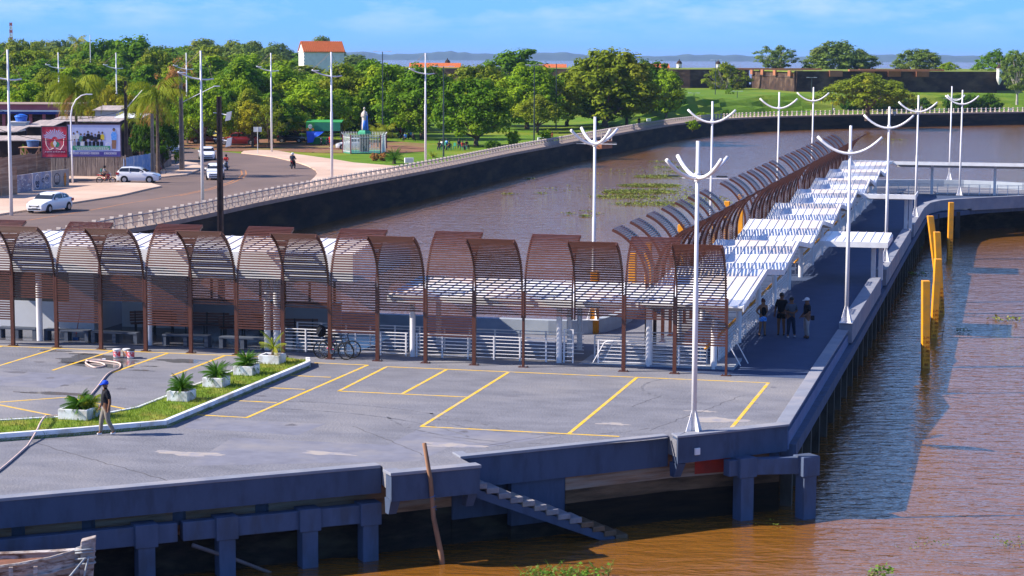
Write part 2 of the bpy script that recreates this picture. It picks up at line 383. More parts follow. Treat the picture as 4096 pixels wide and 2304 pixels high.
# ---- balustrades on the seawall
def resample(pts, step):
    out = []; acc = 0.0; out.append((Vector(pts[0]), (Vector(pts[1]) - Vector(pts[0])).normalized()))
    for a, b in zip(pts, pts[1:]):
        a = Vector(a); b = Vector(b); L = (b - a).length; t = step - acc; d = (b - a) / L
        while t <= L: out.append((a + d * t, d)); t += step
        acc = (L - (t - step))
    return out
M['balus'] = mat('balustrade_white', (0.48, 0.41, 0.37), (0.36, 0.30, 0.27), 1.5, 0.75)
M['balgreen'] = mat('balustrade_rail', (0.50, 0.55, 0.52), (0.42, 0.48, 0.45), 1.5, 0.6)
pm = MB()
pm.extr([(-.06, 0), (.06, 0), (.06, .62), (-.06, .62)], [((0, -.10, 0), (1, 0, 0), (0, 0, 1)), ((0, .12, 0), (1, 0, 0), (0, 0, 1))])
pm.extr([(-.07, .62), (.07, .62), (.07, .88), (.04, .97), (-.04, .97), (-.07, .88)], [((0, -.06, 0), (1, 0, 0), (0, 0, 1)), ((0, .24, 0), (1, 0, 0), (0, 0, 1))])
pm.box(-.07, -.30, -.05, .07, -.10, .12); pm.box(-.07, .12, 0, .07, .30, .45)
post_me = pm.mesh('baluster_post', M['balus'])
SWf = [p for p in SW if p[1] > 100]
secs = [(0, 70, 'near length of white concrete balustrade beside the road bend'), (70, 70, 'white concrete balustrade length edging the plaza and palm lawn'), (140, 72, 'white balustrade length curving below the dark round park trees'),
        (212, 72, 'white balustrade length passing the river steps in front of the grass bank'), (284, 90, 'farthest balustrade length with green rails in front of the fort')]
rs_pts = resample([(x - 0.05, y) for x, y in SWf], 1.45)
for (i0, n_, lab) in secs:
    seg = rs_pts[i0:i0 + n_ + 1]
    if len(seg) < 2: continue
    b = empty('balustrade', (*seg[0][0], .14), 0, lab, 'balustrade', 'balustrade lengths on the seawall')
    o0 = Vector((*seg[0][0], .14))
    for p, d in seg[:n_]:
        o = bpy.data.objects.new('post', post_me); COL.objects.link(o); o.parent = b
        o.location = Vector((p.x, p.y, .14)) - o0; o.rotation_euler = (0, 0, math.atan2(d.y, d.x))
    for zz, rr, nm, mt in ((.80, .055, 'handrail', M['balus'] if i0 < 210 else M['balgreen']), (.35, .035, 'lower_rail', M['balus'] if i0 < 210 else M['balgreen'])):
        t = MB(); t.tube([Vector((p.x, p.y, .14 + zz)) - o0 for p, d in seg], rr, 6); t.build(nm, mt, b, smooth=True)

# ================================================================== pier deck
ur = lambda v: 3.36 + 0.0055 * (v + 10)             # right edge of deck in u
front = [(-32, -38.9), (-15.91, -26.02), (-7.4, -19.17)]
plat = [(-6.8, -20.19), (-4.68, -18.47)]
front2 = [(-5.55, -17.35), (-0.13, -12.43)]
but2 = [(0.28, -13.04), (3.33, -10.09)]
deck_poly = [(-32, -38.9), (-15.91, -26.02), (-7.4, -19.17), (-6.8, -20.19), (-4.68, -18.47), (-5.93, -16.71), (-5.55, -17.35), (-0.13, -12.43), (0.28, -13.04), (3.33, -10.09),
             (3.48, 13.1), (3.6, 36), (3.75, 63), (3.95, 88.4), (4.6, 92.5), (5.9, 97), (7.4, 100.4), (11.65, 104.6), (20, 108.5), (40, 112), (40, 124), (11.9, 114.6), (9, 116.2), (6.4, 117), (4.5, 117), (-0.7, 115.3), (-4.5, 113.6), (-6.3, 111),
             (-6.5, 60), (-6.55, 13.7), (-6.75, 11.4), (-7.5, 9.9), (-8.7, 9.4), (-19, 9.4), (-40, 9.4), (-45, -20)]
mb = MB(); mb.prism(offs(deck_poly, -.1), -0.55, 0.0)
deck = pbuild(mb, 'pier_deck', M['deck']); struct(deck)
# kerb bands round the deck
def band(mb, pts, w, z0, z1, side=1):
    """solid strip of width w to the left of the path"""
    n = len(pts); inn = []
    for i, p in enumerate(pts):
        a = Vector(pts[max(i - 1, 0)]); b = Vector(pts[i]); c = Vector(pts[min(i + 1, n - 1)])
        d1 = (b - a).normalized() if i else (c - b).normalized(); d2 = (c - b).normalized() if i < n - 1 else d1
        t = (d1 + d2).normalized(); k = 1 / max(0.5, t.dot(d1)); inn.append((p[0] - t.y * w * k * side, p[1] + t.x * w * k * side))
    for i in range(n - 1):
        a, b, c, d = pts[i], pts[i + 1], inn[i + 1], inn[i]
        vs = [(*a, z0), (*b, z0), (*c, z0), (*d, z0), (*a, z1), (*b, z1), (*c, z1), (*d, z1)]
        fs = [(4, 5, 6, 7), (0, 1, 5, 4), (2, 3, 7, 6), (0, 3, 2, 1)]
        if i == 0: fs.append((3, 0, 4, 7))
        if i == n - 2: fs.append((1, 2, 6, 5))
        if side < 0: fs = [f[::-1] for f in fs]
        mb.add(vs, fs)
def pk(name, pts, w, z0, z1, m=None, side=1):
    mb = MB(); band(mb, pts, w, z0, z1, side); o = mb.build(name, m or M['kerb'], deck, bevel=0.012); return o
pk('kerb', [(-32, -38.95), (-15.91, -26.07), (-7.42, -19.24)], .42, -.04, .05)
pk('kerb', [(-7.2, -19.75), (-6.8, -20.26), (-4.60, -18.47)], .42, -.04, .052)
pk('kerb', [(-5.95, -16.8), (-5.52, -17.44), (-0.10, -12.52)], .34, -.04, .05)
pk('kerb', [(0.0, -12.6), (0.27, -13.12), (3.42, -10.14), (3.44, -4), (3.46, 2), (3.50, 8), (3.54, 13.05)], .46, .08, .15)
pk('kerb', [(3.70, 13.15), (3.80, 31.9)], .58, -.45, .42)
pk('kerb', [(3.86, 35.9), (3.95, 63.1)], .58, -.45, .42)
pk('kerb', [(3.98, 66.5), (4.05, 82.9), (4.3, 88.5), (5.0, 91.6), (6.1, 93.5), (7.45, 95.0)], .58, -.45, .42)
pk('kerb', [(7.45, 95.0), (11.9, 99.8), (20, 104), (40, 109)], .5, -.6, .42)
M['paraout'] = mat('parapet_paint', (0.36, 0.40, 0.45), (0.31, 0.35, 0.40), 1.5, 0.7)
pk('parapet', [(-19, 9.4), (-8.9, 9.4), (-8.2, 9.5), (-7.5, 9.85), (-7.0, 10.6), (-6.72, 11.8), (-6.6, 13.7), (-6.55, 30), (-6.5, 60), (-6.4, 109), (-5.9, 111.5), (-4.5, 113.6), (-0.7, 115.2), (2, 116.1), (4.5, 116.7), (6.4, 116.8), (9, 115.8), (11.7, 114.2), (20, 112.6)], .35, -.4, .62, M['paraout'], side=-1)
# walkway sheet, slightly proud; shade is put into its dark blue colour
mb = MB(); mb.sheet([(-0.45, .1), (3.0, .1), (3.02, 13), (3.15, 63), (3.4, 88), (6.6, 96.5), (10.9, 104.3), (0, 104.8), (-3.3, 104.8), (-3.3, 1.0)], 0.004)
o = pbuild(mb, 'walkway', M['deck_shade']); struct(o)
# fascias hanging from the deck edge
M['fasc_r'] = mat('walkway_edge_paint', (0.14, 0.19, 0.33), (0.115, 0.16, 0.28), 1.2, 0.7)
def wallstrip(name, pts, z0, z1, th, m, parent=deck):
    mb = MB(); band(mb, pts, th, z0, z1); return mb.build(name, m, parent)
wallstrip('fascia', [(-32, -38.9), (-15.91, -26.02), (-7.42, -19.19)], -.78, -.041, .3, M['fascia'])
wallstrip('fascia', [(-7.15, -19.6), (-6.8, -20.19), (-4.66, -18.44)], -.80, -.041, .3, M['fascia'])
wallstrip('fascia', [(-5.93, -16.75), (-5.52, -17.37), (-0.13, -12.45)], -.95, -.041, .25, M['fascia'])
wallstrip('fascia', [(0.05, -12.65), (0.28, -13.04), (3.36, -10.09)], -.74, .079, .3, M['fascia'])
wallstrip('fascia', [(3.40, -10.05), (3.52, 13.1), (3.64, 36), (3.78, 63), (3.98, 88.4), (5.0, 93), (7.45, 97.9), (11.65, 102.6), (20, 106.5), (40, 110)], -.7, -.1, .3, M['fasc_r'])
wallstrip('edge_beam', [(3.62, -9.9), (3.80, 13.1), (3.9, 36), (4.0, 63), (4.15, 87.5), (5.2, 91), (7.7, 96), (11.9, 101), (20, 105), (40, 109.5)], -.95, -.55, .5, M['beam'])
# back walls below the deck
def lowwall(pts, zs, ms, nm):
    for (z0, z1), m in zip(zs, ms):
        mb = MB(); band(mb, pts, .25, z0, z1); mb.build(nm, m, deck)
lowwall([(-32, -37.9), (-15.91, -25.1), (-8.0, -18.75), (-5.6, -16.6)], [(-1.6, -.55), (-3.8, -1.6)], [M['oldwall'], M['lowerwall']], 'retaining_wall')
lowwall([(-5.9, -16.95), (-4.3, -15.5)], [(-2.0, -.9), (-3.8, -2.0)], [M['fascia'], M['lowerwall']], 'retaining_wall')
M['midwall'] = mat('board_wall_middle', (0.17, 0.105, 0.06), (0.05, 0.033, 0.02), 1.1, 0.9, 0.03, 5, stretch=(.5, .5, 3))  # middle band, darker brown than the boards above it
M['lowboards'] = mat('board_wall_lower', (0.026, 0.017, 0.010), (0.009, 0.007, 0.005), 1.2, 0.9, 0.03, 5, stretch=(.5, .5, 4))  # lowest band of the board wall, blackish brown
lowwall([(-2.9, -14.82), (-0.1, -12.2), (3.1, -9.9)], [(-1.38, -.6), (-1.80, -1.38), (-3.8, -1.80)], [M['oldwall'], M['midwall'], M['lowboards']], 'retaining_wall')
lowwall([(-4.3, -16.05), (-2.9, -14.78)], [(-2.3, -.9), (-3.8, -2.3)], [M['fascia'], M['lowerwall']], 'retaining_wall')
M['redpatch'] = mat('faded_red_paint', (0.40, 0.045, 0.03), (0.25, 0.04, 0.03), 2.5, 0.8)
mb = MB(); band(mb, [(0.62, -11.70), (1.9, -10.80)], .03, -1.32, -.84); mb.build('painted_panel', M['redpatch'], deck)
# piles along the right side
for k in range(34):
    v = -9.2 + 3.1 * k
    u = ur(v) - 0.05 + (0 if v < 88 else (v - 88) * .5)
    mb = MB(); mb.box(u - .25, v, WL - 1, u + .12, v + .38, -.6); mb.build('pile', M['pile'], deck)
    if k % 2 == 0:
        mb = MB(); mb.box(-2.5, v, -.95, u + .1, v + .38, -.56); mb.build('cross_beam', M['pile'], deck)
mb = MB(); band(mb, [(1.6, -8.4), (1.7, 13), (1.8, 88), (5, 100), (11, 105), (40, 113)], .3, WL - 1, -.56); mb.build('inner_wall', M['lowerwall'], deck)
for (u, v) in [(-15.9, -24.9), (-14.4, -23.7), (-10.5, -20.6), (-12.4, -22.1), (2.95, -9.9)]:
    mb = MB(); mb.box(u - .15, v - .3, -1.3, u + .15, v + .1, -.7); mb.build('link_post', M['beam'], deck)
for (u, v) in [(0.27, -13.02), (-6.82, -20.17), (-4.95, -18.62)]:
    d_ = Vector((.7795, .6264)); n_ = Vector((-.6264, .7795)); p_ = Vector((u, v)); q_ = [p_, p_ + d_ * .30, p_ + d_ * .30 + n_ * .5, p_ + n_ * .5]; q2_ = [p_ + d_ * .02 + n_ * .25, p_ + d_ * .26 + n_ * .25, p_ + d_ * .26 + n_ * .5, p_ + d_ * .02 + n_ * .5]
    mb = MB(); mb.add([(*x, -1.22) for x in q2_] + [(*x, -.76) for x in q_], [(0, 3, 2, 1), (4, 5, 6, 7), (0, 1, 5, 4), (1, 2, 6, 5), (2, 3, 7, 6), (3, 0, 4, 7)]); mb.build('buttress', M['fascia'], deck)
# fender frames (beam and columns standing in the water)
def fender(pts, label, cols, z1=-1.08, z0=-1.62):
    e = pempty('fender_frame', 0, 0, 0, label, 'fender frame', 'fender frames in front of the pier wall')
    mb = MB(); band(mb, pts, .34, z0, z1); mb.build('beam', M['beam'], e, bevel=.02)
    for (u, v) in cols:
        c = MB(); a = PHI + 0.0
        d = Vector((pts[1][0] - pts[0][0], pts[1][1] - pts[0][1])).normalized(); nn = Vector((-d.y, d.x)); p = Vector((u, v))
        q = [p - d * .24 - nn * .07, p + d * .24 - nn * .07, p + d * .24 + nn * .41, p - d * .24 + nn * .41]
        c.prism([tuple(x) for x in q], WL - 1, z1 + .04); c.build('column', M['beam'], e, bevel=.02)
        c = MB(); q = [p - d * .32 - nn * .12, p + d * .32 - nn * .12, p + d * .32 + nn * .46, p - d * .32 + nn * .46]
        c.prism([tuple(x) for x in q], z0 - .06, z1 + .055); c.build('column_head', M['beam'], e, bevel=.02)
dd = (0.7795, 0.6264)
def along(p, t): return (p[0] + dd[0] * t, p[1] + dd[1] * t)
c1 = (-12.82, -23.6)
fender([along(c1, -16), along(c1, .9)], 'long grey fender frame on one visible column at the left of the pier front', [c1, along(c1, -6)])
fender([along(c1, 1.05), along(c1, 6.85)], 'grey fender frame on three columns below the middle of the pier front', [along(c1, 2.3), along(c1, 4.75), along(c1, 6.6)])
fender([(1.75, -11.95), (2.2, -11.55), (4.3, -10.75)], 'short grey fender frame on two columns at the pier corner', [(2.25, -11.55), (4.15, -10.82)], z1=-.78, z0=-1.3)
# little white junction box on the fascia
e = pempty('junction_box', 0.80, -12.55, -.42, 'small white electrical box on the fascia below the nearest lamp', 'electrical box')
mb = MB(); mb.box(-.1, -.05, -.1, .1, .0, .12); mb.build('housing', M['white'], e, bevel=.01).rotation_euler = (0, 0, .76)
mb = MB(); mb.box(-.085, -.062, -.085, .085, -.052, .105); mb.build('lid', M['whitemetal'], e).rotation_euler = (0, 0, .76)

# parking lines
lm = MB()
def pline(a, b, w=.125):
    a = Vector(a); b = Vector(b); d = (b - a).normalized(); n_ = Vector((-d.y, d.x)) * w / 2
    lm.add([(*(a - n_), .005), (*(b - n_), .005), (*(b + n_), .005), (*(a + n_), .005)], [(0, 1, 2, 3)])
pline((-12.9, -1.3), (1.78, -1.24)); pline((1.72, -1.3), (1.6, -10.9)); pline((-12.87, -1.36), (-12.83, -7.1)); pline((-12.88, -7.1), (-8.12, -7.1)); pline((-10.47, -1.36), (-10.49, -7.05))
pline((-8.05, -1.36), (-8.07, -12.8)); pline((-8.12, -12.87), (-1.6, -12.88)); pline((-3.15, -1.36), (-3.23, -12.82))
pline((-15.86, -1.1), (-13.64, -1.12)); pline((-13.7, -1.18), (-14.05, -12.8)); pline((-16.04, -12.8), (-14.0, -12.85))
for v in (-9.9, -7.07, -4.27): pline((-15.75, v), (-14.1, v))
pline((-32, -.25), (-17.4, -.22))
for u, v in ((-27.2, -5), (-24.73, -5.5), (-22.33, -5.5), (-19.9, -5.57), (-29.6, -5.4)): pline((u, -.3), (u, v))
pline((-24.4, -13.3), (-21.5, -10.8)); pline((-21.5, -10.8), (-18.3, -12.55)); pline((-23.4, -12.6), (-20.1, -14.3))
o = pbuild(lm, 'parking_lines', M['yellow']); struct(o)
# wet patches
M['wet'] = mat('wet_concrete', (0.15, 0.145, 0.145), (0.12, 0.115, 0.115), 2, 0.12)
wm = MB()
def blob(u, v, a, b, n=26, seed=0, jag=.35):
    r = random.Random(seed); ph = [r.uniform(0, 6.3) for _ in range(4)]
    pts = []
    for i in range(n):
        t = 2 * math.pi * i / n; k = 1 + jag * (math.sin(3 * t + ph[0]) * .5 + math.sin(5 * t + ph[1]) * .35 + math.sin(9 * t + ph[2]) * .25) + r.uniform(-.08, .08)
        pts.append((u + a * k * math.cos(t), v + b * k * math.sin(t)))
    wm.sheet(pts, .0025)
blob(-24.4, -2.4, 1.5, 1.1, 40, 3); blob(-23.6, -3.6, 1.4, .8, 40, 5); blob(-21.0, -2.0, .9, .5, 30, 6); blob(-25.6, -1.2, .6, .3, 24, 8); blob(-21.5, -4.6, .5, .15, 20, 9); blob(-21.6, -3.6, .35, .12, 18, 10); blob(-22.0, -10.2, 1.6, .28, 30, 12); blob(-27, -.9, .8, .2, 24, 13)
o = pbuild(wm, 'wet_patches', M['wet']); struct(o)
# cracks and joints
M['crack'] = mat('crack', (0.06, 0.055, 0.055), None, 3, 0.9)
cm = MB()
def crack(pts, w=.02):
    for a, b in zip(pts, pts[1:]):
        a = Vector(a); b = Vector(b); d = (b - a).normalized(); n_ = Vector((-d.y, d.x)) * w / 2
        cm.add([(*(a - n_), .0035), (*(b - n_), .0035), (*(b + n_), .0035), (*(a + n_), .0035)], [(0, 1, 2, 3)])
rr = random.Random(5)
def jag(a, b, n=14, j=.05):
    return [(a[0] + (b[0] - a[0]) * i / n + rr.uniform(-j, j), a[1] + (b[1] - a[1]) * i / n + rr.uniform(-j, j)) for i in range(n + 1)]
crack(jag((-17.9, -17.2), (-19.0, -18.4))); crack(jag((-19.0, -18.4), (-12.6, -22.6), 30), .025); crack(jag((-3.6, -13.0), (-5.3, -15.5)), .02); crack(jag((-7.2, -14.5), (-4.5, -15.4)), .015); crack(jag((-10.2, -13.4), (-6.4, -17.6), 24), .02)
crack(jag((-2.2, -7.5), (-1.6, -5.1)), .018); crack(jag((-.9, -11.6), (1.2, -4.2), 24, .08), .015)
o = pbuild(cm, 'deck_cracks', M['crack']); struct(o)

# tyre marks, stains and repair patches
M['tyremark'] = mat('tyre_mark', (0.12, 0.12, 0.135), (0.19, 0.19, 0.21), 3.5, .8, lo=.42, hi=.55)
M['patch'] = mat('repair_patch', (0.205, 0.208, 0.25), (0.165, 0.168, 0.205), 1.5, .85, c3=(0.24, 0.23, 0.24), sc3=.5)
M['stain'] = mat('oil_stain', (0.115, 0.11, 0.12), (0.175, 0.17, 0.19), 2.5, .6)
M['dust'] = mat('pale_dust', (0.36, 0.32, 0.29), (0.27, 0.26, 0.29), 2.0, .9, lo=.45, hi=.6)
tm = MB()
def arcstrip(cu, cv, r, a0, a1, w, z=.0022, n=30):
    for i in range(n):
        t0, t1 = R(a0 + (a1 - a0) * i / n), R(a0 + (a1 - a0) * (i + 1) / n)
        q = [(cu + (r + dr) * math.cos(t), cv + (r + dr) * math.sin(t), z) for t, dr in ((t0, -w / 2), (t1, -w / 2), (t1, w / 2), (t0, w / 2))]
        tm.add(q, [(0, 3, 2, 1) if a1 < a0 else (0, 3, 2, 1)])
arcstrip(-4.5, -9.0, 4.2, 200, 330, .11); arcstrip(-4.5, -9.0, 5.7, 205, 320, .11); arcstrip(-13, -20, 9, 40, 110, .12); arcstrip(-13, -20, 10.5, 42, 105, .12); arcstrip(0.5, -3.0, 3.1, 150, 260, .1)
for f in range(len(tm.f)): tm.f[f] = tuple(reversed(tm.f[f]))
o = pbuild(tm, 'tyre_marks', M['tyremark']); struct(o)
pt_ = MB(); pt_.sheet([(-13.2, -16.2), (-6.3, -16.0), (-6.6, -18.2), (-12.9, -20.6)], .0011); pt_.sheet([(-8, -12.95), (-3.4, -13.3), (-5.4, -15.9), (-8.2, -16.1)], .0013); pt_.sheet([(-29, -5.9), (-22.5, -6.2), (-22.8, -9.2), (-29, -9.0)], .0011); pt_.sheet([(-15.6, -13.4), (-11.2, -13.2), (-11.4, -15.3), (-15.3, -15.1)], .0012)
o = pbuild(pt_, 'deck_patches', M['patch']); struct(o)
wm = MB(); rs3 = random.Random(12)
for i in range(26):
    u, v = rs3.uniform(-27, 2.4), rs3.uniform(-14, -1.5)
    if v < (u - 3.36) * .8 - 9.5 + 0: v = v * .4
    blob(u, v, rs3.uniform(.08, .45), rs3.uniform(.05, .22), 18, i, .3)
o = pbuild(wm, 'oil_stains', M['stain']); struct(o)
for p_ in range(len(o.data.vertices)): o.data.vertices[p_].co.z = .0018
wm = MB()
for (u, v, a, b) in ((-6.3, -15.6, .9, .35), (-2.2, -10.8, .5, .2), (0.9, -9.2, .9, .5), (-13.5, -18.9, 1.1, .3), (-9.6, -17.8, .8, .25), (-25, -1.0, 1.2, .25), (.2, -7.7, .5, .15), (-21, -17, .9, .25)): blob(u, v, a, b, 30, int(a * 100), .45)
o = pbuild(wm, 'dust_patches', M['dust']); struct(o)
for p_ in range(len(o.data.vertices)): o.data.vertices[p_].co.z = .0030
# rust streaks and chips on the fascia: small proud flakes
# ================================================================== slatted canopies
RC, ZC, AMAX = 2.3, 2.85, R(68)
def prof(t):      # arc-length parameter from z = 0 upwards -> (y, z, tangent)
    if t < ZC: return (0, t, Vector((0, 0, 1)), Vector((0, -1, 0)))
    a = (t - ZC) / RC; return (RC * (1 - math.cos(a)), ZC + RC * math.sin(a), Vector((0, math.sin(a), math.cos(a))), Vector((0, -math.cos(a), math.sin(a))))
TL = ZC + RC * AMAX
def canopy_meshes(zb, tag_):
    """meshes for a bay bending towards +y; slats on the outer (convex) side"""
    sl = MB(); t = zb
    while t <= TL + .001:
        y, z, tg, nr = prof(t); p = Vector((0, y, z)) + nr * .045
        for q in (p,):
            a = q - tg * .025 - nr * .012; 
            sl.extr([(-.0285, -.011), (.0285, -.011), (.0285, .011), (-.0285, .011)], [((.01, q.y, q.z), tg, nr), ((1.94, q.y, q.z), tg, nr)])
        t += .0985
    ribs = []
    for x in (.055, 1.895):
        rb = MB(); fr = []
        t = 1.9
        while t < TL + .06:
            y, z, tg, nr = prof(min(t, TL + .05)); fr.append(((x, y, z), Vector((1, 0, 0)), nr)); t += .16
        rb.extr([(-.025, -.07), (.025, -.07), (.025, .03), (-.025, .03)], fr); ribs.append(rb.mesh('rib', M['brown']))
    return sl.mesh('slats', M['brown']), ribs
def post_mesh(w, d=.13, base=True, top=2.9):
    m = MB(); m.box(-w / 2, -d / 2, 0, w / 2, d / 2, top)
    return m.mesh('post', M['brown'])
bm_ = MB(); bm_.box(-.19, -.12, 0, .19, .12, .02)
for sx_ in (-.14, .14):
    for sy in (-.08, .08): bm_.cyl(sx_, sy, .02, .05, .018, 6)
base_me = bm_.mesh('base_plate', M['brown'])
POST_W, POST_T = post_mesh(.14), post_mesh(.085)
CM_ = {}
def canopy(u, v, rz, flip, zb, label, group, post=POST_W, last=None):
    """a bay starting at u,v running along its local x; flip mirrors the bend"""
    key = round(zb, 2)
    if key not in CM_: CM_[key] = canopy_meshes(zb, key)
    sl, ribs = CM_[key]
    e = pempty('slatted_canopy', u, v, 0, label, 'canopy', group, rz)
    sy = -1 if flip else 1
    def put(nm, me, x=0, par=e):
        o = bpy.data.objects.new(nm, me); COL.objects.link(o); o.parent = par; o.location = (x, 0, 0); return o
    if flip:
        for nm, me in (('slats', sl), ('rib', ribs[0]), ('rib', ribs[1])):
            o = put(nm, me, 1.95); o.rotation_euler = (0, 0, math.pi)
    else:
        put('slats', sl); put('rib', ribs[0]); put('rib', ribs[1])
    if post: o = put('post', post); put('base_plate', base_me, 0, o)
    if last: o = put('post', last, 1.95); put('base_plate', base_me, 0, o)
    return e
ordw = ['first', 'second', 'third', 'fourth', 'fifth', 'sixth', 'seventh', 'eighth', 'ninth', 'tenth', 'eleventh', 'twelfth', 'thirteenth', 'fourteenth', 'fifteenth', 'sixteenth']
G1 = 'brown slatted canopy bays along the parking deck'
for i in range(-1, 15):
    u = -29.25 + 1.95 * i; fl = (i % 2 == 0)
    zb = 2.02 if fl else 1.10
    if i in (11, 13): zb = 2.05
    if i == 12: zb = 2.1
    if i == 14: zb = 1.12
    pw = POST_W
    if i == 12: pw = None
    if i == 13: pw = POST_T if False else POST_W
    if i == 11: pw = POST_T
    where = {-1: 'cut by the left edge of the photo', 14: 'at the right end of the row, over the walkway corner', 13: 'second from the right end of the row', 12: 'third from the right end, without a post of its own', 5: 'above the first concrete-edged planter', 6: 'directly left of the parked bicycles', 7: 'directly right of the parked bicycles'}.get(i, '%s from the right end of the row' % ordw[14 - i])
    canopy(u, 0, 0, fl, zb, 'brown slatted bay bending %s, %s' % ('forwards' if fl else 'back', where), G1, pw, POST_T if i == 14 else None)
G2 = 'brown slatted canopy bays along the pier walkway'
k = 0
def row2(v0, n, nm):
    for j in range(n):
        v = v0 + 3.9 * j
        for half in (0, 1):
            # local x runs along +v ; rotation +90deg: local y -> -u
            lab = '%s brown arch curving %s in the %s run along the pier' % (ordw[j], 'left over the river' if half == 0 else 'right over the roof', nm)
            canopy(-3.8, v + 1.95 * half, math.pi / 2, half == 1, 2.0 if half else 1.6, lab, G2, POST_W if True else None, POST_W if (j == n - 1 and half == 1) else None)
row2(4.4, 7, 'nearest'); row2(35.4, 7, 'middle'); row2(64.6, 12, 'farthest')

# ================================================================== white roofs
def sheet_roof(e, u0, u1, prof_vz, ribs, th=.07, rib_w=.038, rib_h=.032, ribname='seam', mroof=None):
    """roof sheet following (v, z) profile between u0 and u1, local to e"""
    mb = MB(); n = len(prof_vz)
    for (v0, z0), (v1, z1) in zip(prof_vz, prof_vz[1:]):
        mb.add([(u0, v0, z0 - th), (u1, v0, z0 - th), (u1, v1, z1 - th), (u0, v1, z1 - th), (u0, v0, z0), (u1, v0, z0), (u1, v1, z1), (u0, v1, z1)],
               [(0, 3, 2, 1), (4, 5, 6, 7), (1, 2, 6, 5), (3, 0, 4, 7)])
    v0, z0 = prof_vz[0]; v1, z1 = prof_vz[-1]
    mb.quad((u0, v0, z0 - th), (u1, v0, z0 - th), (u1, v0, z0), (u0, v0, z0)); mb.quad((u1, v1, z1 - th), (u0, v1, z1 - th), (u0, v1, z1), (u1, v1, z1))
    mb.build('roof_sheet', mroof or M['roof'], e)
    rb = MB()
    for u in ribs:
        for (v0, z0), (v1, z1) in zip(prof_vz, prof_vz[1:]): rb.bar((u, v0, z0 + rib_h / 2), (u, v1, z1 + rib_h / 2), rib_w, rib_h)
    rb.build(ribname, M['roofrib'], e)
def frange(a, b, s):
    out = []
    while a < b: out.append(a); a += s
    return out
def column(e, u, v, z1, r=.11, z0=0, m=None):
    mb = MB(); mb.cyl(u, v, z0, z1, r, 14); mb.build('column', m or M['whitemetal'], e, smooth=False)
# front roof over the ramp entrance
e = pempty('entrance_roof', 0, 0, 0, 'long low white ribbed roof behind the right half of the canopy row', 'roof')
sheet_roof(e, -13.6, -3.55, [(1.15, 2.48), (5.6, 2.74)], frange(-13.4, -3.6, .46))
mb = MB(); mb.box(-13.6, 1.10, 2.22, -3.56, 1.148, 2.46); mb.build('fascia', M['white'], e)
for (u, v) in ((-12.67, 1.5), (-6.73, 1.5), (-6.72, 3.4), (-12.6, 5.0), (-6.7, 5.2)): column(e, u, v, 2.44)
mb = MB(); mb.bar((-6.72, 1.2, 2.34), (-6.72, 5.5, 2.55), .1, .16); mb.bar((-12.65, 1.2, 2.34), (-12.65, 5.5, 2.55), .1, .16); mb.build('rafter', M['roofunder'], e)
# zigzag roof over the walkway
ridges = [8.8, 22.0, 34.8, 47.4, 60.8, 73.8, 86.0, 98.6]; vall = [1.15, 15.4, 28.5, 41.2, 54.1, 67.2, 79.8, 92.3, 104.6]
UL, UR = -3.45, 0.42
for k in range(8):
    v0, vr, v1 = vall[k], ridges[k], vall[k + 1]
    zl = 2.40 if k else 2.48
    e = pempty('walkway_roof', 0, v0, 0, 'white gabled roof section over the pier walkway, %s from the near end' % ordw[k], 'roof', 'gabled roof sections over the pier walkway')
    zr = 3.1
    last_z = 2.40 if k < 7 else 2.9
    sheet_roof(e, UL, UR, [(.012, zl), (vr - v0, zr), (v1 - v0 - .012, last_z)], frange(UL + .2, UR - .05, .44))
    mb = MB()
    for u in (UR + .01, UL - .05):
        mb.add([(u, 0.02, zl + .02), (u, vr - v0, zr + .02), (u, v1 - v0 - .02, last_z + .02), (u, v1 - v0 - .02, last_z - .22), (u, vr - v0, zr - .20), (u, .02, zl - .22),
                (u + .04, 0.02, zl + .02), (u + .04, vr - v0, zr + .02), (u + .04, v1 - v0 - .02, last_z + .02), (u + .04, v1 - v0 - .02, last_z - .22), (u + .04, vr - v0, zr - .20), (u + .04, .02, zl - .22)],
               [(0, 1, 4, 5), (1, 2, 3, 4), (6, 11, 10, 7), (7, 10, 9, 8), (0, 6, 7, 1), (1, 7, 8, 2), (5, 4, 10, 11), (4, 3, 9, 10), (0, 5, 11, 6), (2, 8, 9, 3)])
    mb.build('verge_board', M['white'], e)
    for (v, z) in ((.35 if k == 0 else .2, zl - .1), (vr - v0, zr - .12)):
        for u in (-.68, -3.2): column(e, u, v, z, .12)
        mb = MB(); mb.box(UL + .1, v - .07, z - .12, UR - .05, v + .07, z + .02); mb.build('cross_beam', M['roofunder'], e)
# crossing canopies from the roof to the kerb
def cross(u0, u1, v0, v1, z0, z1, label, cols):
    e = pempty('crossing_canopy', 0, 0, 0, label, 'canopy', 'flat white canopies reaching across the walkway')
    sheet_roof(e, u0, u1, [(v0, z0), (v1, z1)], frange(u0 + .3, u1 - .1, .46), th=.05)
    mb = MB(); mb.box(u0, v0 - .06, z0 - .27, u1, v0 - .004, z0 + .02); mb.box(u1 + .002, v0 - .06, z0 - .27, u1 + .06, v1 + .02, z0 + .02); mb.build('fascia', M['white'], e)
    for (u, v) in cols:
        c = MB(); c.box(u - .12, v - .12, 0, u + .12, v + .12, min(z0, z1) - .06); c.build('column', M['whitemetal'], e, bevel=.03)
        c = MB(); c.box(u0 + .2, v - .08, min(z0, z1) - .26, u, v + .08, min(z0, z1) - .05); c.build('beam', M['roofunder'], e)
cross(.55, 4.05, 31.8, 36.7, 2.26, 2.38, 'nearest flat white canopy crossing from the zigzag roof to the right kerb', [(3.25, 34.1), (3.62, 34.4)])
cross(.55, 4.1, 63.4, 67.4, 2.66, 2.44, 'second flat white canopy crossing the walkway, seen almost edge on', [(3.45, 65.6), (3.75, 65.9)])
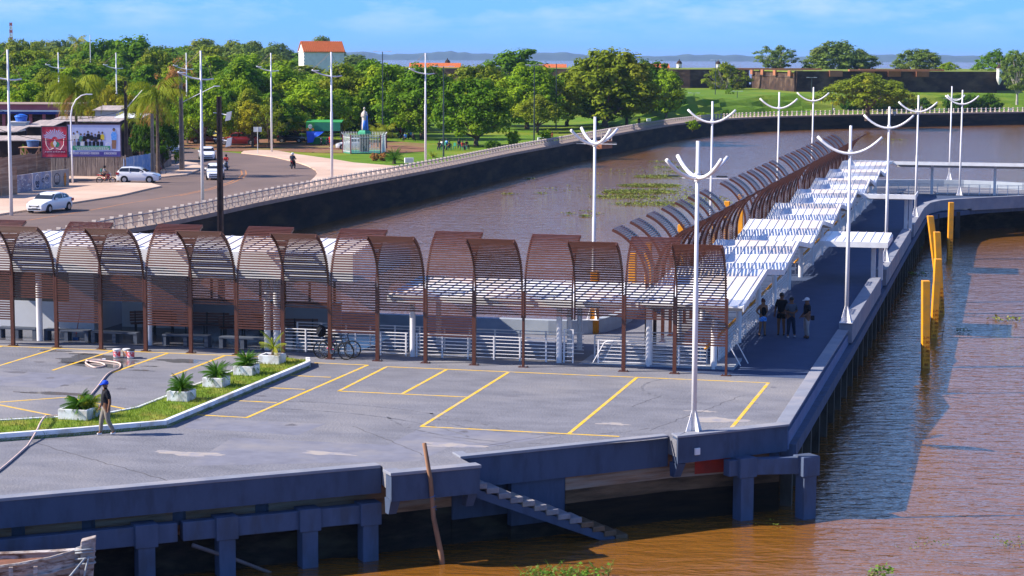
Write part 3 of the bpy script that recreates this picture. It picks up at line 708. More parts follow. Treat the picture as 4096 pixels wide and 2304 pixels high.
cross(.6, 24, 102.6, 106.6, 2.95, 2.62, 'long flat white canopy over the railing of the far platform', [(3.82, 104.96), (9.18, 104.99), (14.5, 105)])

# ================================================================== railings
def railing(pts, h=.92, levels=(.1, .24, .38, .52, .66, .80, .92), step=1.05, label='', group='white tubular railings on the pier', r=.02, base=0, m=None, vert=0):
    r = r * .85
    e = pempty('railing', pts[0][0], pts[0][1], base, label, 'railing', group)
    m = m or M['whitemetal']; o = Vector(pts[0])
    loc = [Vector(p) - o for p in pts]
    rm = MB()
    for z in levels: rm.tube([(p.x, p.y, z) for p in loc], r if z < h - .01 else r * 1.3, 6)
    if vert:
        for p, d in resample([tuple(p) for p in loc], vert): rm.bar((p.x, p.y, levels[0]), (p.x, p.y, h), .015, .015)
    rm.build('rails', m, e)
    ps = resample([tuple(p) for p in loc], step)
    pm_ = MB(); pm_.box(-.028, -.028, 0, .028, .028, h + .02); me = pm_.mesh('post', m)
    tot = ps[:90]
    for p, d in tot: q = bpy.data.objects.new('post', me); COL.objects.link(q); q.parent = e; q.location = (p.x, p.y, 0)
    return e
railing([(-18.2, 1.5), (-12.88, 1.5)], label='white railing behind the parked bicycles')
railing([(-12.5, 1.5), (-6.9, 1.5)], label='front white railing under the middle of the entrance roof')
railing([(-18.2, 3.43), (-6.15, 3.43)], label='rear white railing between the ramp and the blue shaded deck')
railing([(-6.53, 1.5), (-6.17, 1.5)], h=1.3, levels=(.08, .25, .42, .59, .76, .93, 1.1, 1.3), step=.35, label='narrow tall white railing gate beside the round column')
railing([(-5.2, 1.62), (-1.0, 1.62)], label='front white railing along the metal ramp plate')
railing([(-5.6, 2.9), (-1.2, 2.9)], label='rear white railing along the metal ramp plate')
railing([(-3.6, 4.3), (-1.2, 4.3)], label='short white railing deep under the first walkway roof')
vs_ = [(7.6, 14.9), (15.6, 21.5), (22.2, 28.2), (35.2, 41.0), (41.6, 47.2), (47.8, 54), (54.5, 60.5), (61.2, 66.9), (67.6, 73.5), (74.2, 79.6), (80.2, 85.7), (86.4, 92), (92.6, 98.3)]
railing([(-.7, 3.0), (-.7, 7.4)], levels=(.1, .24, .38, .52, .66, .80, .92), step=.5, label='white side railing directly behind the last brown post')
for i, (a, b) in enumerate(vs_):
    railing([(-.7, a), (-.7, b)], levels=(.1, .24, .38, .52, .66, .80, .92), step=.62, label='white walkway side railing, %s from the group of four people' % ordw[i])
ors = MB()
for a, b in [(2.6, 7.9)] + vs_:
    pass
for i, (a, b) in enumerate([(1.8, 7.4)] + vs_[:9]):
    e = pempty('orange_handrail', -1.05, a, .74, 'orange tubular handrail behind the white side railing, %s length from the near end' % ordw[i], 'handrail', 'orange handrails inside the walkway')
    mb = MB(); mb.tube([(0, 0, 0), (0, b - a, 0)], .055, 8); mb.build('tube', M['orange'], e, smooth=True)
    mb = MB()
    for t in (0.4, (b - a) / 2, b - a - .4): mb.bar((0, t, -.74), (0, t, -.03), .03, .03)
    mb.build('support', M['whitemetal'], e)
railing([(0, 105.4), (3.6, 105.4)], label='white railing left of the first far platform column', step=.9)
railing([(4.3, 105.0), (8.8, 105.0)], label='white railing between the two far platform columns', step=.9)
railing([(9.4, 105.0), (22, 104.6)], label='white railing right of the second far platform column', step=.9)
# ramp plate
e = pempty('ramp', -5.9, 1.4, 0, 'light grey metal ramp plate under the railings at the right end', 'ramp')
mb = MB(); L = 6.0
mb.add([(0, 0, .02), (L, 0, .12), (L, 2.4, .12), (0, 2.4, .02), (0, 0, .0), (L, 0, .0), (L, 2.4, .0), (0, 2.4, .0)], [(0, 1, 2, 3), (4, 7, 6, 5), (0, 4, 5, 1), (1, 5, 6, 2), (2, 6, 7, 3), (3, 7, 4, 0)])
M['tread'] = mat('ramp_plate', (0.36, 0.38, 0.42), (0.30, 0.32, 0.36), 10, 0.6, 0.01, 30)
mb.build('plate', M['tread'], e)
mb = MB(); mb.tube([(.5, .15, .03), (.95, .15, .85), (1.05, .15, .9), (1.3, .15, .92)], .022, 6); mb.tube([(.8, .9, .03), (1.2, .9, .85), (1.3, .9, .9), (1.6, .9, .92)], .022, 6)
mb.tube([(6.2, .5, .1), (5.75, .5, .9)], .022, 6); mb.tube([(6.4, 1.2, .1), (5.95, 1.2, .9)], .022, 6); mb.build('end_hoop', M['whitemetal'], e)

# ================================================================== terminal building
e = pempty('terminal_building', -32, 1.2, 0, 'white open fronted terminal with ribbed roof behind the left canopy bays', 'building')
x1 = 16.9                                   # right end, local
M['termwall'] = mat('terminal_wall', (0.50, 0.52, 0.56), (0.44, 0.46, 0.50), .7, .7)
M['floor'] = mat('terminal_floor', (0.10, 0.10, 0.115), (0.07, 0.07, 0.085), 1.5, 0.25)
mb = MB(); mb.box(-1, .0, 2.92, x1, .12, 4.0); mb.build('fascia', M['white'], e)
sh = MB(); e2 = bpy.data.objects.new('roof', None); COL.objects.link(e2); e2.parent = e
sheet_roof(e2, -1, x1, [(.125, 3.99), (3.1, 4.33), (7.9, 3.5)], frange(-.8, x1, .52))
mb = MB(); mb.box(-1, .13, 2.88, x1 - .05, 7.7, 2.95); mb.build('ceiling', M['roofunder'], e)
mb = MB(); mb.add([(x1 + .005, 0, 2.9), (x1 + .005, 0, 4.0), (x1 + .005, 3.1, 4.34), (x1 + .005, 7.9, 3.52), (x1 + .005, 7.9, 2.9), (x1 + .05, 0, 2.9), (x1 + .05, 0, 4.0), (x1 + .05, 3.1, 4.34), (x1 + .05, 7.9, 3.52), (x1 + .05, 7.9, 2.9)],
       [(4, 3, 2, 1, 0), (5, 6, 7, 8, 9), (0, 1, 6, 5), (1, 2, 7, 6), (2, 3, 8, 7), (3, 4, 9, 8), (0, 5, 9, 4)]); mb.build('gable_end', M['white'], e)
for lx in (3.15, 8.05, 13.2, 13.6): column(e, lx, .35, 2.9, .13)
mb = MB(); mb.box(-1, .1, .0, x1, 7.6, .02); mb.build('floor', M['floor'], e)
mb = MB(); mb.box(-1, 7.5, .02, x1 - 3, 7.62, 1.0); mb.build('back_wall', M['termwall'], e)
mb = MB(); mb.box(-1, 7.46, 1.0, x1 - 3, 7.66, 1.1)
for lx in frange(5.5, x1 - 2.8, 1.15): mb.box(lx, 7.5, 1.1, lx + .09, 7.6, 2.88)
mb.build('window_frame', M['glass'], e)
M['pane'] = mat('clear_pane', (0.7, 0.72, 0.74), None, 1, 0.1, spec=.3)
pt = M['pane'].node_tree; tb = N(pt, 'ShaderNodeBsdfTransparent'); mx_ = N(pt, 'ShaderNodeMixShader'); mx_.inputs[0].default_value = .22
pt.links.new(tb.outputs[0], mx_.inputs[1]); pt.links.new(pt.nodes['Principled BSDF'].outputs[0], mx_.inputs[2]); pt.links.new(mx_.outputs[0], pt.nodes['Material Output'].inputs[0])
mb = MB(); mb.box(5.5, 7.545, 1.1, x1 - 3, 7.555, 2.88); mb.build('window_pane', M['pane'], e)
# enclosed room at the left
mb = MB(); mb.box(-1, 3.4, .02, 4.0, 3.55, 1.25); mb.box(-1, 3.4, 2.5, 4.0, 3.55, 2.88); mb.box(3.0, 3.4, 1.25, 4.0, 3.55, 2.5); mb.box(4.0, 3.4, .02, 4.15, 7.5, 2.88)
mb.box(4.6, 5.2, .02, 7.6, 5.35, 2.88); mb.build('room_wall', M['termwall'], e)
mb = MB(); mb.box(-1, 3.42, 1.25, 3.0, 3.5, 2.5); mb.build('room_window', M['glass'], e)
# benches in the terminal
M['gbench'] = mat('grey_concrete_bench', (0.085, 0.10, 0.135), (0.07, 0.085, 0.115), 3, .8)
def gbench(u, v, L, label):
    e = pempty('concrete_bench', u, v, .02, label, 'bench', 'low grey concrete benches along the terminal front')
    mb = MB(); mb.box(0, 0, .38, L, .42, .46); mb.build('seat', M['gbench'], e, bevel=.01)
    for x in (0, L / 2 - .08, L - .16): mb = MB(); mb.box(x, .02, 0, x + .16, .40, .379); mb.build('leg', M['gbench'], e)
gbench(-30.9, 1.75, 1.75, 'low grey concrete bench at the left edge of the photo')
gbench(-28.75, 1.7, 2.0, 'low grey concrete bench left of the long bench with slatted back')
gbench(-26.6, 1.65, 2.05, 'low grey concrete bench right behind the paint buckets')
gbench(-23.4, 1.6, 2.0, 'low grey concrete bench between two brown posts in the middle of the terminal')
gbench(-20.9, 1.55, 2.0, 'low grey concrete bench at the right end of the terminal')
M['bwood'] = mat('bench_wood', (0.16, 0.07, 0.05), (0.11, 0.05, 0.035), 3, .5, stretch=(1, 6, 6))
def wbench(u, v, rz, label):
    e = pempty('wooden_bench', u, v, .02, label, 'bench', 'dark slatted wooden benches in the terminal', rz)
    b = MB()
    for k in range(4): b.box(0, .0, .50 + k * .115, 2.0, .03, .59 + k * .115)
    b.build('backrest', M['bwood'], e)
    b = MB()
    for k in range(4): b.box(0, -.48 + k * .12, .43, 2.0, -.39 + k * .12, .46)
    b.build('seat', M['bwood'], e)
    for x in (.2, 1.0, 1.75):
        b = MB(); b.box(x, -.46, 0, x + .05, -.41, .43); b.box(x, -.03, 0, x + .05, .02, .95); b.box(x, -.46, 0, x + .05, .02, .04); b.build('leg', M['black'], e)
wbench(-26.2, 4.6, .55, 'dark wooden bench standing askew beside the room wall')
wbench(-23.9, 5.0, .1, 'dark wooden bench in the middle of the terminal behind the long slats')
wbench(-22.0, 4.2, .6, 'dark wooden bench standing askew with its seat towards the window')
wbench(-19.6, 4.0, .2, 'dark wooden bench nearest the right end of the terminal')
# ================================================================== fort and far buildings
M['fortshade'] = mat('fort_stone', (0.075, 0.045, 0.032), (0.030, 0.020, 0.017), 0.35, 0.95, 0.1, 1.2, stretch=(1, 1, 1.8), c3=(0.13, 0.085, 0.055), sc3=0.2)
M['brick'] = mat('fort_brick', (0.42, 0.17, 0.085), (0.30, 0.12, 0.065), 0.5, 0.9)
M['tile'] = mat('orange_roof_tile', (0.62, 0.17, 0.05), (0.48, 0.12, 0.04), 1.5, 0.8, 0.08, 5, stretch=(6, 1, 1))
M['limewash'] = mat('limewashed_wall', (0.72, 0.70, 0.68), (0.60, 0.58, 0.56), .6, .8)
M['topgrass'] = mat('rampart_grass', (0.20, 0.24, 0.035), (0.13, 0.17, 0.025), .2, .95)
FB, FT = 2.4, 8.7
fp = [(430, 660), (300, 600), (128, 530), (123, 508), (70, 497), (66.4, 561), (49, 552), (20, 556), (-60, 565), (-60, 640)]
fort = empty('fort', (0, 0, 0), 0, 'low dark stone fort with grassy ramparts beyond the river bend', 'fort')
mb = MB()
n = len(fp)
for i in range(n - 2):
    a, b = Vector(fp[i]), Vector(fp[i + 1])
    d = (b - a).normalized(); nn = Vector((-d.y, d.x))
    if i == 0: pass
    c_in = Vector((90, 620)); 
    if (c_in - a).dot(nn) < 0: nn = -nn
    a2, b2 = a + nn * .5, b + nn * .5
    mb.quad((*a, FB - 2), (*b, FB - 2), (*b2, FT - 1.7), (*a2, FT - 1.7)); 
    mb.quad((*(a2 - nn * .15), FT - 1.7), (*(b2 - nn * .15), FT - 1.7), (*(b2 - nn * .15), FT - 1.5), (*(a2 - nn * .15), FT - 1.5))
    mb.quad((*a2, FT - 1.5), (*b2, FT - 1.5), (*b2, FT - .05), (*a2, FT - .05))
mb.build('rampart_wall', M['fortshade'], fort)
mb = MB(); mb.prism([(x, y + .8) for x, y in fp], FT - .3, FT + .0); mb.build('rampart_top', M['topgrass'], fort)
def merlon(nm, a, b, w, z0, z1, m):
    a = Vector(a); b = Vector(b); d = (b - a).normalized(); nn = Vector((-d.y, d.x))
    q = [a - nn * .3, b - nn * .3, b + nn * w, a + nn * w]
    mb = MB(); mb.prism([tuple(x) for x in q], z0, z1); mb.build(nm, m, fort)
fa, fb = Vector((70, 497)), Vector((123, 508)); fd = (fb - fa) / (fb - fa).length; fn = Vector((-fd.y, fd.x)) * (1 if Vector((-fd.y, fd.x)).y > 0 else -1)
for t in (9, 17.5, 24.5, 32):
    p = fa + fd * t
    q = [p - fn * .25, p + fd * 3.4 - fn * .25, p + fd * 3.0 + fn * 3.5, p + fd * 1.0 + fn * 3.5]
    mb = MB(); mb.prism([tuple(x) for x in q], FT - 1.35, FT + .12); mb.build('embrasure_cheek', M['brick'], fort)
ga, gb = Vector((66.4, 561)), Vector((70, 497)); gd = (gb - ga).normalized()
for t in (2, 18, 36, 56):
    p = ga + gd * t; q = [p + Vector((-.3, 0)), p + gd * 3.5 + Vector((-.3, 0)), p + gd * 3.5 + Vector((3, .5)), p + Vector((3, .5))]
    mb = MB(); mb.prism([tuple(x) for x in q], FT - 1.3, FT + .1); mb.build('embrasure_cheek', M['brick'], fort)
for (x0, x1, y) in ((84, 104, 500), (60, 84, 545), (90, 112, 520)):
    mb = MB(); mb.box(x0, y, FT, x1, y + 2, FT + .45); mb.build('inner_parapet', M['brick'], fort)
def garita(x, y, z, s, label, m):
    e = empty('sentry_turret', (x, y, z), 0, label, 'sentry turret', 'sentry turrets of the fort')
    mb = MB(); mb.lathe([(.1 * s, -2.2 * s), (.75 * s, -1.0 * s), (1.0 * s, 0), (1.0 * s, 3.0 * s), (1.15 * s, 3.1 * s), (1.15 * s, 3.3 * s)], n=10); mb.build('body', m, e)
    mb = MB(); mb.lathe([(1.12 * s, 3.3 * s), (1.0 * s, 3.8 * s), (.7 * s, 4.3 * s), (.25 * s, 4.6 * s), (.12 * s, 4.9 * s), (.2 * s, 5.1 * s), (.02 * s, 5.25 * s)], n=10); mb.build('dome', M['fortshade'], e)
    mb = MB(); mb.box(-.2 * s, -1.02 * s, 1.4 * s, .2 * s, -.96 * s, 2.2 * s); mb.build('loophole', M['black'], e)
garita(123.2, 507.2, 7.0, .75, 'white domed sentry turret at the right corner of the fort', M['limewash'])
p = at(2717, 238, 620); garita(p.x, p.y, p.z - 4.0, .8, 'small white domed turret right of the long orange roof', M['limewash'])
p = at(2873, 238, 620); garita(p.x, p.y, p.z - 3.9, .75, 'small domed turret half hidden by a leaning tree crown', M['limewash'])
p = at(1790, 234, 620); garita(p.x, p.y, p.z - 4.0, .8, 'domed turret above the orange roofs left of the big trees', M['limewash'])
def house(nm, x0, x1, yr, ye, yb, Y, depth, label, wallm, gable='x'):
    """long house given by photo pixel columns; ridge, eave, base rows"""
    a = at(x0, yr, Y); b = at(x1, yr, Y); zr = a.z; ze = at(x0, ye, Y).z; zb = at(x0, yb, Y).z
    e = empty(nm, (a.x, Y, zb), 0, label, 'building'); L = b.x - a.x; zr -= zb; ze -= zb
    mb = MB(); mb.box(0, -depth / 2 + .3, -6, L, depth / 2 - .3, ze)
    mb.add([(0, -depth / 2 + .3, ze), (0, depth / 2 - .3, ze), (0, 0, zr - .1)], [(0, 1, 2)]); mb.add([(L, -depth / 2 + .3, ze), (L, depth / 2 - .3, ze), (L, 0, zr - .1)], [(0, 2, 1)])
    mb.build('wall', wallm, e)
    mb = MB()
    for sgn in (-1, 1):
        y0 = sgn * depth / 2 * 1.12; z0 = ze - (zr - ze) * .12
        q = [(-.3, y0, z0), (L + .3, y0, z0), (L + .3, 0, zr), (-.3, 0, zr)]; q2 = [(x, y, z - .18) for x, y, z in q]
        mb.add(q + q2, [(0, 1, 2, 3), (7, 6, 5, 4), (0, 4, 5, 1), (1, 5, 6, 2), (2, 6, 7, 3), (3, 7, 4, 0)])
    rib = MB()
    mb.build('roof', M['tile'], e)
    return e, L, zr, ze
def flatlong(x0, x1, y0, y1, Y, label):
    return house('fort_roofed_range', x0, x1, y0, y1, y1 + 10, Y, 7, label, M['brick'])
flatlong(1642, 1840, 251, 268, 600, 'long low orange tiled range seen above the fort wall, leftmost')
flatlong(2150, 2262, 256, 268, 610, 'orange tiled range glimpsed left of the biggest park tree')
flatlong(2560, 2672, 254, 269, 605, 'bright orange tiled range right of the biggest park tree')
# big white house with orange roof: gable end lit, turned to the left
e = empty('tall_house', tuple(at(1206, 300, 560)), R(20), 'tall white house with steep orange tiled roof rising above the trees', 'building')
zb = e.location.z; pz = lambda y: at(1206, y, 560).z - zb
L = 11.5; D = 6.4; zr, ze = pz(166), pz(203)
mb = MB(); mb.box(0, -D / 2, -8, L, D / 2, ze); mb.add([(0, -D / 2, ze), (0, D / 2, ze), (0, 0, zr - .05)], [(0, 1, 2)]); mb.add([(L, -D / 2, ze), (L, D / 2, ze), (L, 0, zr - .05)], [(0, 2, 1)]); mb.build('wall', M['limewash'], e)
mb = MB()
for sgn in (-1, 1):
    q = [(-.25, sgn * (D / 2 + .35), ze - .25), (L + .25, sgn * (D / 2 + .35), ze - .25), (L + .25, 0, zr + .1), (-.25, 0, zr + .1)]; q2 = [(x, y, z - .2) for x, y, z in q]
    mb.add(q + q2, [(0, 1, 2, 3), (7, 6, 5, 4), (0, 4, 5, 1), (1, 5, 6, 2), (2, 6, 7, 3), (3, 7, 4, 0)])
for i in range(22):
    x = i * L / 21
    for sgn in (-1, 1): mb.bar((x, sgn * (D / 2 + .3), ze - .2), (x, 0, zr + .13), .22, .12)
mb.build('roof', M['tile'], e)
mb = MB()
for k in range(5): mb.box(-.18, -D / 2 - .05 + k * .02, ze - 1 - k * .9, .02, -D / 2 + .45, ze - .6 - k * .9)
mb.box(-.15, -.9, ze + .3, -.0, .9, ze + .55); mb.box(-.2, -D / 2, ze - .35, 0, D / 2, ze - .1); mb.build('stone_trim', M['limewash'], e)

# ================================================================== foliage
def leafmat(name, a, b, c3=None, tr=.32):
    return mat(name, a, b, 0.45, 0.62, tr=tr, c3=c3, sc3=0.16, detail=3, lo=.4, hi=.6, spec=.08)
LM = {'green': leafmat('leaves_green', (0.129, 0.253, 0.010), (0.083, 0.178, 0.006), (0.212, 0.300, 0.012)),
      'bright': leafmat('leaves_bright', (0.258, 0.383, 0.011), (0.151, 0.273, 0.008), (0.363, 0.410, 0.014)),
      'olive': leafmat('leaves_olive', (0.223, 0.276, 0.014), (0.151, 0.207, 0.011), (0.291, 0.290, 0.020)),
      'dark': leafmat('leaves_dark', (0.068, 0.157, 0.010), (0.046, 0.110, 0.006), (0.121, 0.205, 0.010)),
      'brown': leafmat('leaves_brownish', (0.213, 0.195, 0.028), (0.146, 0.156, 0.020), (0.134, 0.201, 0.014)),
      'dry': leafmat('leaves_dry', (0.454, 0.218, 0.072), (0.363, 0.178, 0.048), (0.302, 0.178, 0.032)),
      'yellow': leafmat('leaves_yellow', (0.400, 0.350, 0.016), (0.314, 0.285, 0.012), (0.194, 0.273, 0.010)),
      'grey': leafmat('leaves_greygreen', (0.167, 0.246, 0.040), (0.121, 0.185, 0.032), (0.242, 0.273, 0.056)),
      'palm': leafmat('leaves_palm', (0.288, 0.328, 0.020), (0.167, 0.232, 0.012), (0.500, 0.410, 0.040)),
      'cycad': leafmat('leaves_cycad', (0.076, 0.205, 0.012), (0.046, 0.123, 0.010), (0.136, 0.273, 0.016))}
M['bark'] = mat('bark', (0.16, 0.115, 0.085), (0.09, 0.065, 0.05), 3, .9)
M['palebark'] = mat('pale_bark', (0.42, 0.38, 0.33), (0.28, 0.25, 0.22), 2, .9)
def crown(rnd, Rr, Ht, z0, nclump, nleaf, leaf, mode='dome', cl=1.15):
    mb = MB(); cents = []
    for i in range(nclump):
        for _ in range(30):
            a = rnd.uniform(0, 2 * math.pi)
            if mode == 'dome': 
                cz = rnd.random() ** .75; rad = math.sqrt(max(0, 1 - cz ** 2.2)) * (rnd.uniform(.62, 1.0) if rnd.random() < .8 else rnd.uniform(.1, .7))
            elif mode == 'flat':
                cz = rnd.random(); rad = (1 - .25 * cz) * math.sqrt(rnd.random())
                cz = .35 + .65 * cz * (1 - .45 * rad)
            else:
                cz = rnd.random(); rad = math.sqrt(rnd.random()) * math.sin(math.pi * (.12 + .80 * cz))
            lob = 1 + .16 * math.sin(3 * a + cz * 4) + .10 * math.sin(5 * a + 1.7)
            x, y, z = Rr * rad * lob * math.cos(a), Rr * rad * lob * math.sin(a), z0 + Ht * cz * (.88 + .12 * math.sin(2 * a + 1))
            break
        cents.append((x, y, z)); cr_ = cl * rnd.uniform(.6, 1.25)
        for j in range(nleaf):
            d = Vector((rnd.gauss(0, 1), rnd.gauss(0, 1), rnd.gauss(0, 1))); d.normalize(); rr_ = cr_ * (rnd.random() ** .45)
            p = Vector((x, y, z)) + Vector((d.x * rr_, d.y * rr_, d.z * rr_ * .62))
            nrm = (d + Vector((0, 0, .75)) + Vector((rnd.uniform(-.5, .5), rnd.uniform(-.5, .5), rnd.uniform(-.5, .5)))).normalized()
            t1 = nrm.cross(Vector((rnd.uniform(-1, 1), rnd.uniform(-1, 1), .2))); t1.normalize(); t2 = nrm.cross(t1)
            s1 = leaf * rnd.uniform(.6, 1.2); s2 = s1 * rnd.uniform(.5, .9)
            mb.add([p - t1 * s1 - t2 * s2 * .2, p + t2 * s2, p + t1 * s1 - t2 * s2 * .1, p - t2 * s2], [(0, 3, 2, 1)])
    return mb, cents
def limbs(rnd, cents, z0, tr, n=9, th=.5):
    mb = MB(); z1 = z0 * .75
    mb.tube([(0, 0, -.3), (rnd.uniform(-.1, .1), rnd.uniform(-.1, .1), z1 * .5), (rnd.uniform(-.2, .2), rnd.uniform(-.2, .2), z1)], [tr * 1.3, tr, tr * .85], 8)
    for c in rnd.sample(cents, min(n, len(cents))):
        m_ = Vector((c[0] * .45 + rnd.uniform(-.4, .4), c[1] * .45 + rnd.uniform(-.4, .4), z1 + (c[2] - z1) * .55))
        mb.tube([(0, 0, z1 * .85), m_, c], [tr * .6, tr * .36, tr * .08], 5)
    return mb
TV = {}
def variant(key, seed, Rr, Ht, z0, nc, nl, leaf, mode, tr, cl, nlimb=10):
    rnd = random.Random(seed); mb, c = crown(rnd, Rr, Ht, z0, nc, nl, leaf, mode, cl)
    TV[key] = (mb.mesh('crown', LM['green']), limbs(rnd, c, z0, tr, nlimb).mesh('trunk', M['bark']), Rr, z0 + Ht)
variant('A', 1, 6.5, 8.6, 2.0, 190, 60, .27, 'dome', .35, 1.25)
variant('A2', 2, 6.3, 9.2, 1.8, 200, 58, .26, 'dome', .35, 1.3)
variant('B', 3, 7.5, 6.2, 3.0, 200, 55, .25, 'dome', .35, 1.2)
variant('C', 4, 5.0, 9.0, 2.4, 170, 52, .28, 'oval', .3, 1.15)
variant('D', 5, 6.6, 8.5, 3.4, 150, 40, .26, 'oval', .35, 1.05, 26)
variant('E', 6, 4.0, 4.2, 1.7, 120, 60, .17, 'dome', .2, .8)
variant('F', 7, 1.5, 1.7, .15, 60, 60, .11, 'oval', .06, .42, 4)
variant('G', 8, 9.0, 3.6, 3.2, 170, 52, .24, 'flat', .4, 1.3, 16)
variant('S', 9, 3.4, 5.4, 2.0, 55, 34, .15, 'oval', .12, .8, 26)
ktree = 0
def ord2(n):
    if n <= 16: return ordw[n - 1]
    return ['seventeenth', 'eighteenth', 'nineteenth', 'twentieth', 'twenty-first', 'twenty-second', 'twenty-third', 'twenty-fourth'][n - 17]
def put_tree(var, loc, h, r, lm, label, group='park trees behind the seawall', name='tree', rz=None, bark='bark', cat='tree'):
    global ktree; ktree += 1
    cm_, tm_, Rr, Hh = TV[var]
    e = empty(name, loc, 0, label, cat, group); rnd = random.Random(ktree * 17 + 3)
    sc = (r / Rr, r / Rr, h / Hh)
    for nm, me, m in (('crown', cm_, LM[lm]), ('trunk', tm_, M[bark])):
        o = bpy.data.objects.new(nm, me); COL.objects.link(o); o.parent = e; o.scale = sc; o.rotation_euler = (0, 0, rnd.uniform(0, 6.28) if rz is None else rz)
        o.material_slots[0].link = 'OBJECT'; o.material_slots[0].material = m
    return e
def tg(x, yb, yt, hw, var, lm, label, **k):
    p = g(x, yb)
    for _ in range(4): p = g(x, yb, ground_z(p.x, p.y))
    top = at(x, yt, p.y).z; return put_tree(var, p, top - p.z, hw * (1.12 if hw > 60 else 1) * p.y / F_, lm, label, **k)
def ty(x, Y, yt, hw, var, lm, label, z0=None, **k):
    a = at(x, yt, Y); z0 = ground_z(a.x, Y) if z0 is None else z0; return put_tree(var, (a.x, Y, z0), a.z - z0, hw * (1.2 if hw > 60 else 1) * Y / F_, lm, label, **k)
tg(1906, 583, 318, 158, 'A', 'green', 'large dark round tree with forked trunk on the lawn above the balustrade')
tg(2150, 530, 385, 104, 'E', 'olive', 'small olive round tree standing behind the tall park lamp')
tg(2385, 505, 318, 128, 'A2', 'green', 'dense bright green tree just right of the small olive tree')
ty(2425, 335, 200, 185, 'A', 'olive', 'biggest olive brown crown, highest of the park trees')
tg(2592, 478, 245, 128, 'A2', 'dark', 'very dark broad tree below the dead twigs')
tg(2664, 482, 286, 72, 'C', 'bright', 'slender bright green tree at the end of the row, before the bank')
ty(2075, 420, 204, 140, 'C', 'green', 'tall feathery green tree rising in front of the far river')
ty(1925, 345, 262, 150, 'B', 'olive', 'olive domed crown behind the large dark round tree')
ty(2110, 330, 262, 135, 'A2', 'bright', 'light green crown between the two tallest park lamps')
ty(2270, 345, 300, 120, 'A', 'green', 'green crown left of the biggest brownish crown')
ty(2510, 345, 225, 90, 'D', 'brown', 'thin brownish crown on the right shoulder of the biggest tree')
tg(1690, 556, 262, 150, 'A2', 'green', 'broad green tree shading the seated crowd')
ty(1560, 300, 262, 150, 'A', 'bright', 'bright green crown directly right of the statue')
ty(1480, 330, 240, 150, 'B', 'green', 'green crown behind the statue')
ty(1370, 300, 255, 150, 'A2', 'olive', 'olive green crown left of the statue, above the kiosk')
tg(1240, 566, 330, 150, 'A', 'bright', 'light green tree above the parked black hatchback')
ty(1130, 315, 270, 150, 'A2', 'bright', 'light green crown left of the kiosk')
tg(1076, 594, 395, 70, 'S', 'olive', 'young leaning tree with thin crown beside a white lamp')
tg(1010, 590, 412, 88, 'E', 'yellow', 'small yellowing tree above the red pickup')
ty(960, 300, 240, 150, 'A', 'green', 'green crown behind the small yellowing tree')
tg(815, 590, 352, 105, 'E', 'bright', 'bright green bushy tree right of the second palm')
ty(745, 300, 300, 110, 'A2', 'green', 'green crown above the bushy tree by the second palm')
ty(715, 320, 235, 80, 'S', 'dry', 'bare pinkish dry tree in the canopy left of the lamp')
ty(690, 285, 285, 70, 'D', 'dry', 'rusty orange dry tree above the second palm')
ty(440, 255, 345, 80, 'D', 'yellow', 'orange yellow tree between the two palms')
ty(505, 262, 385, 75, 'E', 'yellow', 'yellow green tree left of the second palm')
ty(120, 265, 335, 100, 'A', 'bright', 'light green crown above the orange eaves at the left')
ty(20, 268, 355, 90, 'A2', 'green', 'green crown above the orange eaves at the left photo edge')
ty(215, 262, 330, 90, 'B', 'olive', 'olive crown above the first palm')
ty(420, 430, 162, 115, 'A', 'green', 'dark green dome left of the highest dark dome on the skyline')
ty(545, 425, 150, 145, 'A2', 'green', 'highest dark green dome on the left skyline')
ty(640, 360, 205, 110, 'B', 'olive', 'olive dome just right of the dark green domes')
ty(130, 400, 205, 140, 'A', 'olive', 'wide yellow green crown at the left below the far palm')
ty(648, 207, 452, 62, 'A', 'dark', 'dark leafy tree squeezed behind the grey fence and the second palm', z0=0, name='tree', group='town trees')
ty(570, 207, 470, 50, 'E', 'dark', 'dark shrub between the billboard pole and the second palm', z0=0, group='town trees')
ty(95, 192, 585, 22, 'F', 'green', 'climbing green plant beside the timber tank trestle', z0=0, name='bush', cat='bush', group='town trees')
# canopy filling the park behind
skyl = [(0, 168), (80, 158), (160, 172), (240, 170), (330, 172), (420, 180), (520, 175), (620, 185), (700, 180), (770, 172), (850, 155), (900, 172), (1010, 168), (1100, 180), (1170, 190), (1200, 226), (1330, 226), (1390, 215), (1450, 200), (1500, 215), (1600, 240), (1800, 290), (2300, 300)]
def skyy(x):
    for (a, b), (c, d) in zip(skyl, skyl[1:]):
        if a <= x <= c: return b + (d - b) * (x - a) / (c - a)
    return skyl[-1][1]
rnd = random.Random(21)
colw = {'green': 'green', 'bright': 'light green', 'olive': 'olive', 'dark': 'dark green', 'brown': 'brownish', 'grey': 'grey green', 'yellow': 'yellowish'}
rows_ = [(283, 640, 1250, 185, 90), (330, 560, 1640, 150, 100), (305, 330, 1640, 140, 92), (345, 200, 1650, 95, 100), (405, 100, 1600, 62, 125), (480, 0, 1560, 34, 125), (590, 0, 1440, 12, 110), (720, 0, 1440, -3, 90)]
kk = 0
